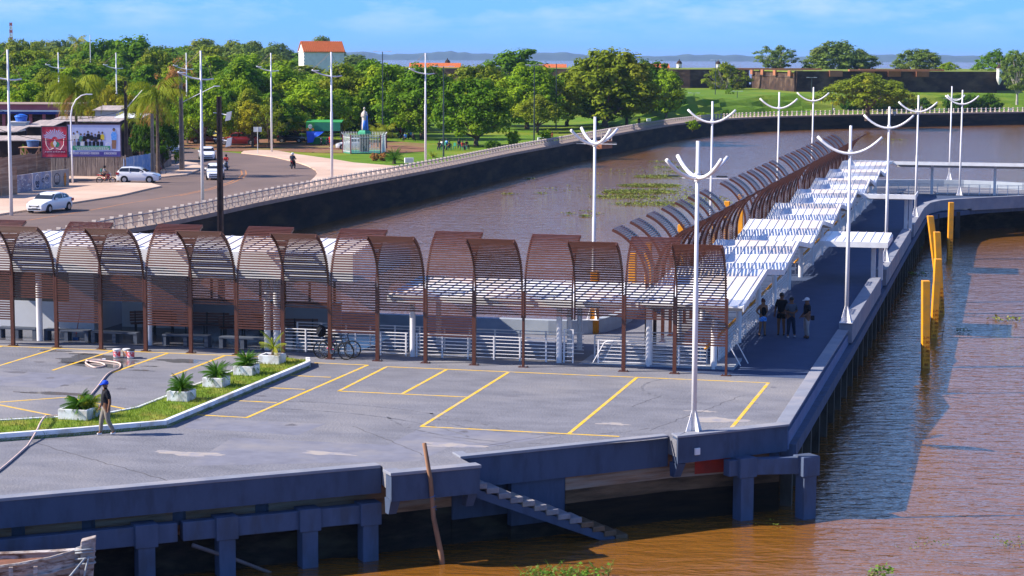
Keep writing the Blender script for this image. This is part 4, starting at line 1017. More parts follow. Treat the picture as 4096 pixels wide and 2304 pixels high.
for (Y, xa, xb, dy, hw) in rows_:
    x = xa - 60 + rnd.uniform(0, 60); ix = 0
    while x < xb:
        yt = skyy(max(x, 0)) + dy + rnd.uniform(-10, 16)
        lm = rnd.choice(['green', 'bright', 'olive', 'green', 'bright'] if Y < 550 else ['grey', 'grey', 'green', 'olive'])
        kk += 1; ix += 1
        pos = 'far left' if x < 400 else 'left' if x < 800 else 'middle left' if x < 1200 else 'centre'
        dist = {283: 'frontmost low row', 330: 'low middle row', 305: 'front fill row', 345: 'second row', 405: 'third row', 480: 'fourth row', 590: 'fifth row', 720: 'farthest row'}[Y]
        ty(x, Y + rnd.uniform(-18, 18), yt, hw * rnd.uniform(.8, 1.2), rnd.choice(['A', 'A2', 'B', 'C']), lm, '%s crown, %s from the left in the %s of the park canopy' % (colw[lm], ord2(ix), dist))
        x += hw * rnd.uniform(.95, 1.25)
rnd2 = random.Random(5)  # row of dark shrubs added to stand in for shade behind the trunks
for i, x in enumerate(range(560, 1680, 58)):
    q = at(x + rnd2.uniform(-15, 15), 400, 318 + rnd2.uniform(-8, 8)); put_tree('F', (q.x, q.y, 0), rnd2.uniform(4.0, 5.6), rnd2.uniform(2.6, 3.4), 'dark', 'added dark shrub filling the shade behind the front trunks, %s from the left' % ord2(i + 1), 'shrubs added as dark fill under the park trees', name='shrub', cat='shrub')
ty(1290, 680, 150, 90, 'A', 'grey', 'grey green crown peeking out behind the tall orange roofed house')
# trees on and behind the fort
ft = 'trees around the fort'
ty(3105, 600, 182, 82, 'D', 'grey', 'grey green open tree behind the rampart, leftmost of the fort trees', z0=6.5, group=ft, bark='palebark')
ty(3352, 600, 166, 128, 'A2', 'grey', 'widest and tallest tree behind the rampart', z0=5, group=ft, bark='palebark')
ty(3440, 605, 195, 60, 'D', 'grey', 'thin crown on the right side of the tallest fort tree', z0=6.5, group=ft, bark='palebark')
ty(3680, 600, 197, 88, 'A', 'grey', 'rounded pale limbed tree behind the right rampart', z0=6.5, group=ft, bark='palebark')
ty(3795, 560, 249, 48, 'E', 'bright', 'low yellow green shrub on top of the rampart', z0=8, group=ft)
ty(4005, 560, 198, 105, 'D', 'green', 'green tree behind the white sentry turret', z0=2, group=ft, bark='palebark')
ty(4075, 470, 205, 70, 'D', 'grey', 'pale limbed tree at the right edge of the photo', z0=1.5, group=ft, bark='palebark')
tg(2900, 412, 250, 92, 'D', 'olive', 'leaning olive tree in front of the dark fort wall', group=ft, bark='palebark')
ty(3475, 412, 294, 168, 'B', 'olive', 'wide low olive umbrella tree on the grass bank', z0=-.6, group=ft)
tg(2916, 437, 342, 26, 'S', 'green', 'thin sapling in front of the leaning olive tree', group=ft)
ty(3960, 455, 372, 20, 'F', 'green', 'small bush at the foot of the rampart corner', z0=3, group=ft, name='bush', cat='bush')
# bushes
def bush(x, yb, yt, hw, lm, label, var='F'): return tg(x, yb, yt, hw, var, lm, label, group='bushes in the park', name='bush', cat='bush')
bush(2052, 585, 524, 33, 'bright', 'left of two clipped round bushes behind the balustrade')
bush(2183, 580, 520, 33, 'bright', 'right of two clipped round bushes behind the balustrade')
bush(1972, 606, 562, 42, 'dark', 'low dark spiky bush beside the balustrade')
bush(2808, 470, 448, 26, 'bright', 'low green bush left of the river steps')
bush(2895, 466, 440, 24, 'green', 'low green bush at the river steps')
bush(1500, 643, 612, 24, 'dry', 'left half of the rusty orange clipped hedge by the statue fence')
bush(1534, 643, 612, 24, 'dry', 'right half of the rusty orange clipped hedge by the statue fence')
bush(2770, 520, 480, 0.1 + 30, 'bright', 'low bush near the lawn edge')
for i, x in enumerate(sorted(rnd.uniform(3390, 3975) for _ in range(16))):
    bush(x, 446, 386 + rnd.uniform(-8, 10), rnd.uniform(36, 60), 'dark', 'dark bank bush below the fort wall, %s from the left' % ordw[i])
for i in range(11):
    bush(3110 + 27 * i, 414, 393 + rnd.uniform(-3, 3), 24, 'dark', 'dark clipped hedge bush on the upper bank, %s from the left' % ordw[i])
for i, x in enumerate(sorted(rnd.uniform(2700, 3150) for _ in range(9))):
    bush(x, 425 - (i % 3) * 12, 398 - (i % 3) * 12, rnd.uniform(18, 34), 'green', 'green bush on the grass bank left of the fort corner, %s from the left' % ordw[i])

# ---- palms
def frond(mb, base, az, L, rise, droop, wleaf, nseg=12, th=.02, vee=.4):
    pts = []; p = Vector(base); ang = rise
    for i in range(nseg + 1):
        pts.append(p.copy()); d = Vector((math.cos(az) * math.cos(ang), math.sin(az) * math.cos(ang), math.sin(ang))); p += d * L / nseg; ang -= droop / nseg
    side = Vector((-math.sin(az), math.cos(az), 0))
    mb.tube(pts, th, 4, r2=th * .3)
    for i in range(1, nseg * 2):
        if wleaf > .5 and (i * 7 + int(az * 10)) % 5 == 0: continue
        f = i / (nseg * 2); a = pts[int(f * nseg)]; b = pts[min(int(f * nseg) + 1, nseg)]; q = a.lerp(b, f * nseg - int(f * nseg)); t = (b - a).normalized()
        w = wleaf * math.sin(math.pi * min(1, .12 + f * .9)) ** .6
        for s_ in (-1, 1):
            w2 = w * (.75 + .5 * ((i * 13) % 7) / 7); tip = q + side * s_ * w2 * .62 + t * w2 * .55 + Vector((0, 0, -vee * w2 * 1.15))
            wd_ = t * (L / nseg * .30)
            mb.add([q - wd_ * .5, q + wd_ * .5, tip], [(0, 1, 2) if s_ < 0 else (0, 2, 1)])
def palm(loc, h, L, nf, label, group, seed, droop=2.0, wl=.7, lean=(0, 0), skirt=True, name='palm_tree', cat='palm tree', tr=.16, lm='palm', dry=4):
    rnd = random.Random(seed); e = empty(name, loc, 0, label, cat, group)
    mb = MB(); top = Vector((lean[0], lean[1], h)); mb.tube([(0, 0, -.2), top * .5 + Vector((lean[0] * -.15, 0, 0)), top], [tr * 1.4, tr, tr * .8], 8); mb.build('trunk', M['bark'], e)
    mb = MB()
    for i in range(nf):
        frond(mb, top, 2.4 * i + rnd.uniform(-.3, .3), L * rnd.uniform(.8, 1.1), rnd.uniform(.05, 1.35) if i % 4 else 1.45, droop * rnd.uniform(.75, 1.15), wl, vee=.75)
    mb.build('fronds', LM[lm], e)
    if dry:
        mb = MB()
        for i in range(dry): frond(mb, top, 1.7 * i + 1, L * .8, -.55, 1.0, wl * .7, vee=.5)
        mb.build('dry_fronds', LM['dry'], e)
    return e
PG = 'coconut palms behind the road fence'
palm((*at(303, 400, 200).to_2d(), 0), 8.2, 4.4, 34, 'coconut palm with long drooping fronds hanging over the billboard', PG, 1, wl=1.15, droop=2.6, dry=6)
palm((*at(628, 400, 196).to_2d(), 0), 7.6, 4.2, 34, 'coconut palm with yellowing fronds above the blue painted fence', PG, 2, wl=1.1, droop=2.6, dry=6)
palm((*at(560, 400, 215).to_2d(), 0), 5.0, 3.2, 16, 'shorter shaded palm between the billboard and the second palm', PG, 5, wl=.8)
palm((*at(293, 200, 520).to_2d(), 0), 15.0, 3.6, 22, 'distant palm standing out on the left skyline', PG, 3, wl=1.2, lean=(1, 0))
palm((*at(193, 230, 500).to_2d(), 0), 11.5, 2.6, 16, 'small distant palm left of the skyline palm', PG, 4, wl=1.0)
p = g(1576, 654); palm(tuple(p), .5, 1.5, 34, 'round sago palm bush beside the rusty hedge', 'low palms', 8, droop=1.0, wl=.42, name='sago_palm', cat='palm bush', tr=.2, lm='cycad', dry=0)
p = g(1731, 630); palm(tuple(p), .15, .8, 16, 'small yellow green spiky plant on the lawn behind the balustrade', 'low palms', 9, droop=.6, wl=.3, name='spiky_plant', cat='plant', tr=.08, lm='palm', dry=0)
p = at(1510, 560, 262); palm((p.x, p.y, 0), 1.6, 2.3, 20, 'yellow green palm clump right behind the statue', 'low palms', 10, wl=.6, droop=1.6, name='palm_clump', cat='palm', tr=.1, dry=0)
p = at(1545, 560, 258); palm((p.x, p.y, 0), 2.1, 2.0, 18, 'taller palm clump between the statue and the dark trees', 'low palms', 11, wl=.6, droop=1.6, name='palm_clump', cat='palm', tr=.1, dry=0)
# ================================================================== lamps, poles, piles
def arc_pts(w, sag, z, a, n=12):
    d = Vector((math.cos(a), math.sin(a), 0)); out = []
    for i in range(n + 1):
        t = -1 + 2 * i / n; out.append(d * t * w / 2 + Vector((0, 0, z + sag * t * t)))
    return out
def pier_lamp(u, v, z, label, arcs, top=9.1, flood=False):
    e = pempty('pier_lamp', u, v, z, label, 'lamp post', 'tall white lamp posts along the pier'); H = top - z
    mb = MB(); mb.tube([(0, 0, .0), (0, 0, H * .5), (0, 0, H * .5 + .12), (0, 0, H)], [.085, .085, .065, .06], 12); mb.build('pole', M['whitemetal'], e, smooth=True)
    mb = MB(); mb.box(-.28, -.28, 0, .28, .28, .03)
    for k in range(4):
        a = k * math.pi / 2 + .785; d = Vector((math.cos(a), math.sin(a), 0))
        mb.add([d * .07 + Vector((0, 0, .03)), d * .30 + Vector((0, 0, .03)), d * .30 + Vector((0, 0, .10)), d * .08 + Vector((0, 0, .75)), d * .07 + d.cross(Vector((0, 0, 1))) * .02 + Vector((0, 0, .03)), d * .30 + d.cross(Vector((0, 0, 1))) * .02 + Vector((0, 0, .03)), d * .30 + d.cross(Vector((0, 0, 1))) * .02 + Vector((0, 0, .10)), d * .08 + d.cross(Vector((0, 0, 1))) * .02 + Vector((0, 0, .75))],
               [(0, 1, 2, 3), (7, 6, 5, 4), (0, 4, 5, 1), (1, 5, 6, 2), (2, 6, 7, 3), (3, 7, 4, 0)])
    mb.build('base_plate', M['whitemetal'], e)
    for (a, w, off, zz, sg) in arcs:
        pts = [p + Vector((math.cos(a), math.sin(a), 0)) * off for p in arc_pts(w, sg, H - zz, a)]
        s = -1 if a > 0 else 1; nrm = Vector((-math.sin(a), math.cos(a), 0)) * .10
        mb = MB(); mb.tube([p - nrm for p in pts], .062, 8); mb.build('curved_arm', M['whitemetal'], e, smooth=True)
    mb = MB(); mb.tube([(0, 0, H - arcs[0][2] * 0 - arcs[0][3] - .1), (0, 0, H - arcs[0][3] + .16)], .10, 10); mb.build('collar', M['whitemetal'], e)
    if flood:
        for a in (0.1, 1.6, 3.2):
            mb = MB(); d = Vector((math.cos(a), math.sin(a), 0)) * .75
            mb.box(d.x - .16, d.y - .10, H - 1.11, d.x + .16, d.y + .10, H - 1.07); mb.build('floodlight', M['black'], e)
        mb = MB(); mb.bar((-.8, 0, H - 1.15), (.95, 0, H - 1.15), .025, .025); mb.bar((0, -.6, H - 1.15), (0, .8, H - 1.15), .025, .025); mb.build('bracket', M['whitemetal'], e)
    return e
X2 = [(.95, 2.7, -.12, 1.15, .62), (-.90, 2.7, .25, 1.12, .62)]
X1 = [(0.0, 2.75, -.03, 1.2, .72)]
pier_lamp(0.62, -12.06, .05, 'nearest tall white lamp post, standing on the parking deck edge', X2, 9.25, True)
pier_lamp(3.42, 13.3, .42, 'tall white lamp post on the kerb right of the four people', X1, 8.95)
pier_lamp(3.55, 40.3, .42, 'lamp post on the right kerb between the first two crossing canopies', X1, 9.15)
pier_lamp(3.75, 73.8, .42, 'lamp post on the right kerb beyond the second crossing canopy', X1, 9.2)
pier_lamp(6.35, 98.3, .42, 'rightmost lamp post, on the kerb by the far platform', X1, 9.25)
pier_lamp(5.0, 117.0, .6, 'lamp post behind the far platform parapet with a small floodlight frame', [(.0, 1.6, .4, 1.3, .5)], 9.3, True)
pier_lamp(-7.1, 9.95, .6, 'lamp post with crossed arms rising behind the canopy row, leftmost on the pier', [(.95, 2.7, -.12, 1.15, .62), (-.90, 2.7, .25, 1.12, .62)], 9.3, True)
pier_lamp(-6.4, 40.2, .6, 'second lamp post along the left parapet of the pier', X1, 9.35)
pier_lamp(-6.3, 74.0, .6, 'third lamp post along the left parapet of the pier', X1, 9.35)
pier_lamp(-6.3, 101.0, .6, 'fourth lamp post along the left parapet, at the end of the arches', X1, 9.35)
# floodlights drawn closer: frame on poles above
# land lamps
def land_lamp(x, yb, label, H=12.2, arms=True):
    p = g(x, yb); e = empty('street_lamp', p, 0, label, 'street lamp', 'white mast lamps along the riverside road')
    mb = MB(); mb.tube([(0, 0, 0), (0, 0, H * .55), (0, 0, H * .56), (0, 0, H)], [.13, .12, .09, .075], 10); mb.build('pole', M['whitemetal'], e, smooth=True)
    if arms:
        pts = [(-1.75, -.3, H - 1.62), (-1.3, -.22, H - 1.85), (-.7, -.1, H - 2.08), (0, 0, H - 2.2), (.45, .1, H - 2.22), (.95, .2, H - 2.15)]
        mb = MB(); mb.tube(pts, .06, 8); mb.build('curved_arm', M['whitemetal'], e, smooth=True)
        mb = MB(); mb.tube([(0, 0, H), (-1.7, -.3, H - 1.63)], .014, 4); mb.tube([(0, 0, H), (.9, .2, H - 2.15)], .014, 4); mb.build('stay_wire', M['redwire'], e)
        mb = MB(); mb.box(-1.75, -.38, H - 1.72, -1.1, -.18, H - 1.64); mb.build('lamp_head', M['whitemetal'], e)
    return e
M['redwire'] = mat('rusty_wire', (0.35, 0.25, 0.2), None, 3, .7)
land_lamp(46, 862, 'white mast lamp at the left edge of the photo, in front of the mural wall')
land_lamp(811, 836, 'white mast lamp between the road and the seawall, left of the dark pole')
land_lamp(1328, 744, 'white mast lamp on the pink plaza at the seawall')
land_lamp(1702, 671, 'white mast lamp at the balustrade right of the white sign')
land_lamp(1087, 610, 'white mast lamp beside the small leaning tree')
land_lamp(750, 574, 'white mast lamp at the car park behind the second palm')
land_lamp(470, 560, 'white mast lamp rising behind the billboard')
land_lamp(240, 560, 'white mast lamp rising behind the first palm')
p = at(360, 140, 420); e = empty('radio_mast', (p.x, p.y, 0), 0, 'thin white pole standing above the dark tree domes', 'mast'); mb = MB(); mb.tube([(0, 0, 0), (0, 0, p.z)], [.15, .07], 6); mb.build('pole', M['whitemetal'], e)
# red and white lattice mast on the skyline
p = at(43, 90, 1400); e = empty('lattice_mast', (p.x, p.y, 0), 0, 'red and white lattice radio mast on the far left skyline', 'mast')
M['mastred'] = mat('mast_red', (0.55, 0.12, 0.08), None, 1, .7)
seg_h = p.z / 14
for i in range(14):
    mb = MB(); z = i * seg_h; w = 2.2 - .07 * i
    for sx_ in (-1, 1):
        for sy in (-1, 1): mb.bar((sx_ * w / 2, sy * w / 2, z), (sx_ * w / 2, sy * w / 2, z + seg_h), .35, .35)
        mb.bar((-w / 2, sx_ * w / 2, z), (w / 2, sx_ * w / 2, z + seg_h), .25, .25); mb.bar((w / 2, sx_ * w / 2, z), (-w / 2, sx_ * w / 2, z + seg_h), .25, .25)
    mb.build('lattice_section', M['mastred'] if i % 2 else M['whitemetal'], e)
# dark tall park lamps with T heads
M['darkpole'] = mat('dark_green_steel', (0.03, 0.05, 0.05), None, 2, .5)
def park_lamp(x, yb, yt, label, z=None, hd=True):
    p = g(x, yb)
    for _ in range(4): p = g(x, yb, ground_z(p.x, p.y))
    H = at(x, yt, p.y).z - p.z; e = empty('park_lamp', p, 0, label, 'park lamp', 'thin dark park lamps')
    mb = MB(); mb.tube([(0, 0, 0), (0, 0, H)], [.11, .06], 8); mb.build('pole', M['darkpole'], e)
    mb = MB(); mb.bar((-.9, 0, H), (.9, 0, H), .05, .05); mb.box(-1.25, -.15, H - .02, -.6, .15, H + .07); mb.box(.6, -.15, H - .02, 1.25, .15, H + .07); mb.build('lamp_heads', M['whitemetal'], e)
park_lamp(1774, 637, 266, 'thin dark park lamp right of the statue, on the lawn')
park_lamp(2136, 576, 260, 'thin dark park lamp in front of the small olive tree')
park_lamp(2224, 520, 254, 'thin dark park lamp left of the biggest brownish crown')
park_lamp(1531, 575, 207, 'thin dark park lamp rising above the trees behind the statue')
park_lamp(2860, 440, 240, 'thin dark park lamp in front of the leaning olive tree')
park_lamp(3246, 372, 310, 'short dark lamp at the foot of the fort wall, left')
park_lamp(3833, 380, 308, 'short dark lamp at the foot of the fort wall, right')
park_lamp(2775, 450, 372, 'small dark lamp post on the left part of the grass bank')
park_lamp(2948, 446, 365, 'small dark lamp post right of the leaning olive tree')
park_lamp(3330, 460, 372, 'small dark lamp post in front of the grass bank, middle')
park_lamp(3535, 462, 370, 'small dark lamp post left of the umbrella tree trunk')
# curved white street light
p = g(291, 738); e = empty('curved_street_light', p, 0, 'white street light with curved neck in front of the billboard', 'street lamp')
s = p.y / F_
pts = [(0, 0, 0), (-.02, 0, 3), (-.06, 0, 6.2), (.1, 0, 7.1), (.45, 0, 7.75), (.95, 0, 8.15), (1.5, 0, 8.3)]
mb = MB(); mb.tube(pts, [.09, .08, .07, .06, .055, .05, .05], 8); mb.build('pole', M['whitemetal'], e, smooth=True)
mb = MB(); mb.box(1.35, -.12, 8.22, 1.95, .12, 8.32); mb.build('lamp_head', M['whitemetal'], e)
# utility poles
M['concpole'] = mat('old_concrete_pole', (0.22, 0.19, 0.17), (0.15, 0.13, 0.115), 2, .9)
M['darkconc'] = mat('dark_pole', (0.075, 0.055, 0.05), (0.045, 0.035, 0.032), 2, .85)
def upole(x, Y, yt, z0, label, m, w=.26, cams=False, arm=None):
    a = at(x, yt, Y); e = empty('utility_pole', (a.x, Y, z0), 0, label, 'utility pole', 'utility poles'); H = a.z - z0
    mb = MB()
    for sx_ in (-1, 1): mb.add(*[([(sx_ * w / 2 - .05, -w * .35, 0), (sx_ * w / 2 + .05, -w * .35, 0), (sx_ * w / 2 + .05, w * .35, 0), (sx_ * w / 2 - .05, w * .35, 0), (sx_ * w * .3 - .04, -w * .25, H), (sx_ * w * .3 + .04, -w * .25, H), (sx_ * w * .3 + .04, w * .25, H), (sx_ * w * .3 - .04, w * .25, H)],
                                   [(0, 3, 2, 1), (4, 5, 6, 7), (0, 1, 5, 4), (1, 2, 6, 5), (2, 3, 7, 6), (3, 0, 4, 7)])][0])
    n = int(H / 1.1)
    for i in range(n): z = i * H / n; mb.box(-w * .42, -.07, z, w * .42, .07, z + .35)
    mb.box(-w * .34, -.03, 0, w * .34, .03, H)
    mb.build('shaft', m, e)
    if cams:
        for k, z in enumerate((H - .9, H - 2.3)):
            mb = MB(); mb.bar((0, 0, z), (.5, -.1, z - .1), .05, .05); mb.build('bracket', M['whitemetal'], e)
            mb = MB(); mb.add([(.35, -.3, z - .42), (.62, -.3, z - .35), (.70, -.3, z + .12), (.45, -.3, z + .05), (.35, .0, z - .42), (.62, .0, z - .35), (.70, .0, z + .12), (.45, .0, z + .05)], [(0, 1, 2, 3), (7, 6, 5, 4), (0, 4, 5, 1), (1, 5, 6, 2), (2, 6, 7, 3), (3, 7, 4, 0)]); mb.build('floodlight', M['limewash'], e)
            mb = MB(); mb.bar((0, 0, z), (-.3, -.1, z + .03), .04, .04); mb.build('bracket', M['whitemetal'], e)
    if arm:
        mb = MB(); mb.tube([(0, 0, arm[1]), (arm[0], 0, arm[1] + arm[2])], .04, 6); mb.build('lamp_arm', M['whitemetal'], e)
        mb = MB(); s_ = 1 if arm[0] > 0 else -1; mb.box(min(arm[0], arm[0] + .6 * s_), -.12, arm[1] + arm[2] - .02, max(arm[0], arm[0] + .6 * s_), .12, arm[1] + arm[2] + .08); mb.build('lamp_head', M['whitemetal'], e)
    return e
upole(876, 108, 386, WL - .5, 'tall dark slotted pole with two floodlights rising behind the terminal roof', M['darkconc'], .30, True)
upole(501, 197, 324, 0, 'dark utility pole right of the billboard with a lamp arm', M['darkconc'], .3, False, (2.0, 6.6, 2.2))
upole(608, 190, 455, 0, 'grey utility pole in front of the second palm', M['concpole'], .3)
upole(722, 205, 282, 0, 'grey concrete utility pole at the side street corner with a lamp arm', M['concpole'], .42, False, (3.4, 7.0, 1.7))
# overhead wires
M['wire'] = mat('black_cable', (0.03, 0.028, 0.03), None, 2, .6)
def cable(a, b, sag, label):
    a, b = Vector(a), Vector(b); pts = [a.lerp(b, i / 10) - Vector((0, 0, sag * 4 * (i / 10) * (1 - i / 10))) for i in range(11)]
    mb = MB(); mb.tube([p - a for p in pts], .022, 4); o = mb.build('cable', M['wire']); o.location = a; tag(o, label, 'cable', 'overhead cables')
q1, q2, q3, q0 = at(501, 440, 197), at(608, 462, 190), at(722, 400, 205), at(-40, 430, 178)
cable(q0, q1, 1.0, 'cable from the left photo edge to the pole right of the billboard'); cable(q1, q3, .8, 'cable between the pole by the billboard and the corner pole')
cable(q1 - Vector((0, 0, .6)), q2, .3, 'short cable ending at the grey pole by the second palm'); cable(q0 - Vector((0, 0, 1.6)), at(291, 560, 178), .5, 'low cable over the shack roofs')
# yellow gauge piles
def textmesh(s, size, m, name='lettering', extr=.002, shear=0, align='CENTER'):
    cu = bpy.data.curves.new(name, 'FONT'); cu.body = s; cu.size = size; cu.extrude = extr; cu.align_x = align; cu.shear = shear
    o = bpy.data.objects.new('tmp', cu); COL.objects.link(o); bpy.context.view_layer.update()
    me = bpy.data.meshes.new_from_object(o.evaluated_get(bpy.context.evaluated_depsgraph_get())); bpy.data.objects.remove(o); me.materials.clear(); me.materials.append(m); me.name = name
    return me
TXT = {s: textmesh(s, .19, M['redpaint']) for s in ('2-M', '1.80', '1-60', '1.40', '1-20', '1-M', '80')}
def pile(x, yb, xt, yt, w, label, gauge=True, z0=WL, lean_y=0, h_extra=0, d=None):
    b = g(x, yb, z0); t = at(xt, yt, b.y + lean_y)
    e = empty('marker_pile', b, 0, label, 'marker pile', 'yellow piles standing in the river'); d = d or w * 1.0
    v = t - b; mb = MB(); s_ = Vector((1, 0, 0)) * w / 2; f_ = Vector((0, 1, 0)) * d / 2; bt = -v * (1.5 / v.z)
    vs = [bt - s_ - f_, bt + s_ - f_, bt + s_ + f_, bt - s_ + f_, v - s_ - f_, v + s_ - f_, v + s_ + f_, v - s_ + f_]
    mb.add(vs, [(0, 3, 2, 1), (4, 5, 6, 7), (0, 1, 5, 4), (1, 2, 6, 5), (2, 3, 7, 6), (3, 0, 4, 7)]); mb.build('shaft', M['orange'], e, bevel=.03)
    if gauge:
        for k, s in enumerate(('80', '1-M', '1-20', '1.40', '1-60', '1.80', '2-M')):
            o = bpy.data.objects.new('gauge_mark', TXT[s]); COL.objects.link(o); o.parent = e; zz = .10 + .215 * k
            c = v * (zz / v.z) - f_; o.location = (c.x - .01, c.y - .03, zz); o.rotation_euler = (math.pi / 2, 0, 0)
    return e
rz_ = 0
pile(3702, 1470, 3703, 1122, .37, 'nearest yellow gauge pile with painted metre marks')
pile(3734, 1352, 3752, 1035, .36, 'second yellow gauge pile, leaning slightly right, marks from 2-M downwards')
pile(3764, 1256, 3748, 927, .36, 'third yellow gauge pile hidden behind the leaning one')
pile(3762, 1210, 3721, 863, .36, 'yellow pile leaning strongly to the left', gauge=False)
pile(3798, 1036, 3805, 809, .36, 'farthest yellow gauge pile in front of the far platform')
def lpile(u, v, h, label, w=.34, lean=0):
    e = pempty('marker_pile', u, v, WL - 1, label, 'marker pile', 'yellow piles standing in the river')
    mb = MB(); H = h - WL + 1; mb.add([(-w / 2, -w / 2, 0), (w / 2, -w / 2, 0), (w / 2, w / 2, 0), (-w / 2, w / 2, 0), (-w / 2 + lean, -w / 2, H), (w / 2 + lean, -w / 2, H), (w / 2 + lean, w / 2, H), (-w / 2 + lean, w / 2, H)], [(0, 3, 2, 1), (4, 5, 6, 7), (0, 1, 5, 4), (1, 2, 6, 5), (2, 3, 7, 6), (3, 0, 4, 7)]); mb.build('shaft', M['orange'], e, bevel=.03)
def lp(xN, yT, yB, label, lean=0):
    """left side piles: base row read where the parapet top hides them"""
    for v in [i * .25 for i in range(40, 500)]:
        q = P(-6.95, v, .6); x_, y_ = projN(q)
        if x_ >= xN: break
    t = at(xN, yT, q.y); lpile(-7.05, v, t.z, label, lean=lean)
def projN(p):
    q = CM.transposed() @ (Vector(p) - Vector((0, 0, HC))); return (W_ / 2 + F_ * q.x / -q.z, H_ / 2 - F_ * q.y / -q.z)
lp(2535, 1012, 1125, 'yellow pile seen through the brown slats, left of two'); lp(2604, 972, 1120, 'taller yellow pile seen through the brown slats, right of two', -.1)
lp(2912, 805, 900, 'yellow pile behind the brown arches, left of the tall one'); lp(2966, 778, 900, 'tall yellow pile behind the gap in the brown arches')
lp(2350, 1085, 1280, 'yellow pile head left of the leftmost pier lamp foot'); lp(2374, 1085, 1280, 'yellow pile head right of the leftmost pier lamp foot'); lp(2728, 898, 960, 'short yellow pile at the left foot of the brown arches'); lp(2862, 905, 960, 'yellow pile below the second lamp post of the left parapet')
# ================================================================== vehicles
M['carwhite'] = mat('car_white', (0.80, 0.81, 0.83), (0.78, 0.79, 0.81), 1, .22, coat=.6)
M['carred'] = mat('car_red', (0.30, 0.02, 0.02), (0.27, 0.018, 0.018), 1, .22, coat=.6)
M['carblack'] = mat('car_black', (0.02, 0.02, 0.025), (0.018, 0.018, 0.022), 1, .2, coat=.6)
M['caryellow'] = mat('car_yellow', (0.65, 0.50, 0.03), (0.6, 0.46, 0.03), 1, .25, coat=.6)
M['carblue'] = mat('car_blue', (0.06, 0.14, 0.35), (0.05, 0.12, 0.3), 1, .25, coat=.6)
M['tyre'] = mat('tyre', (0.018, 0.018, 0.018), None, 3, .9)
M['rim'] = mat('alloy_rim', (0.45, 0.45, 0.46), None, 2, .3, metal=.7)
M['lampglass'] = mat('headlight_glass', (0.55, 0.57, 0.6), None, 1, .1)
M['taillight'] = mat('tail_light', (0.5, 0.02, 0.02), None, 1, .2)
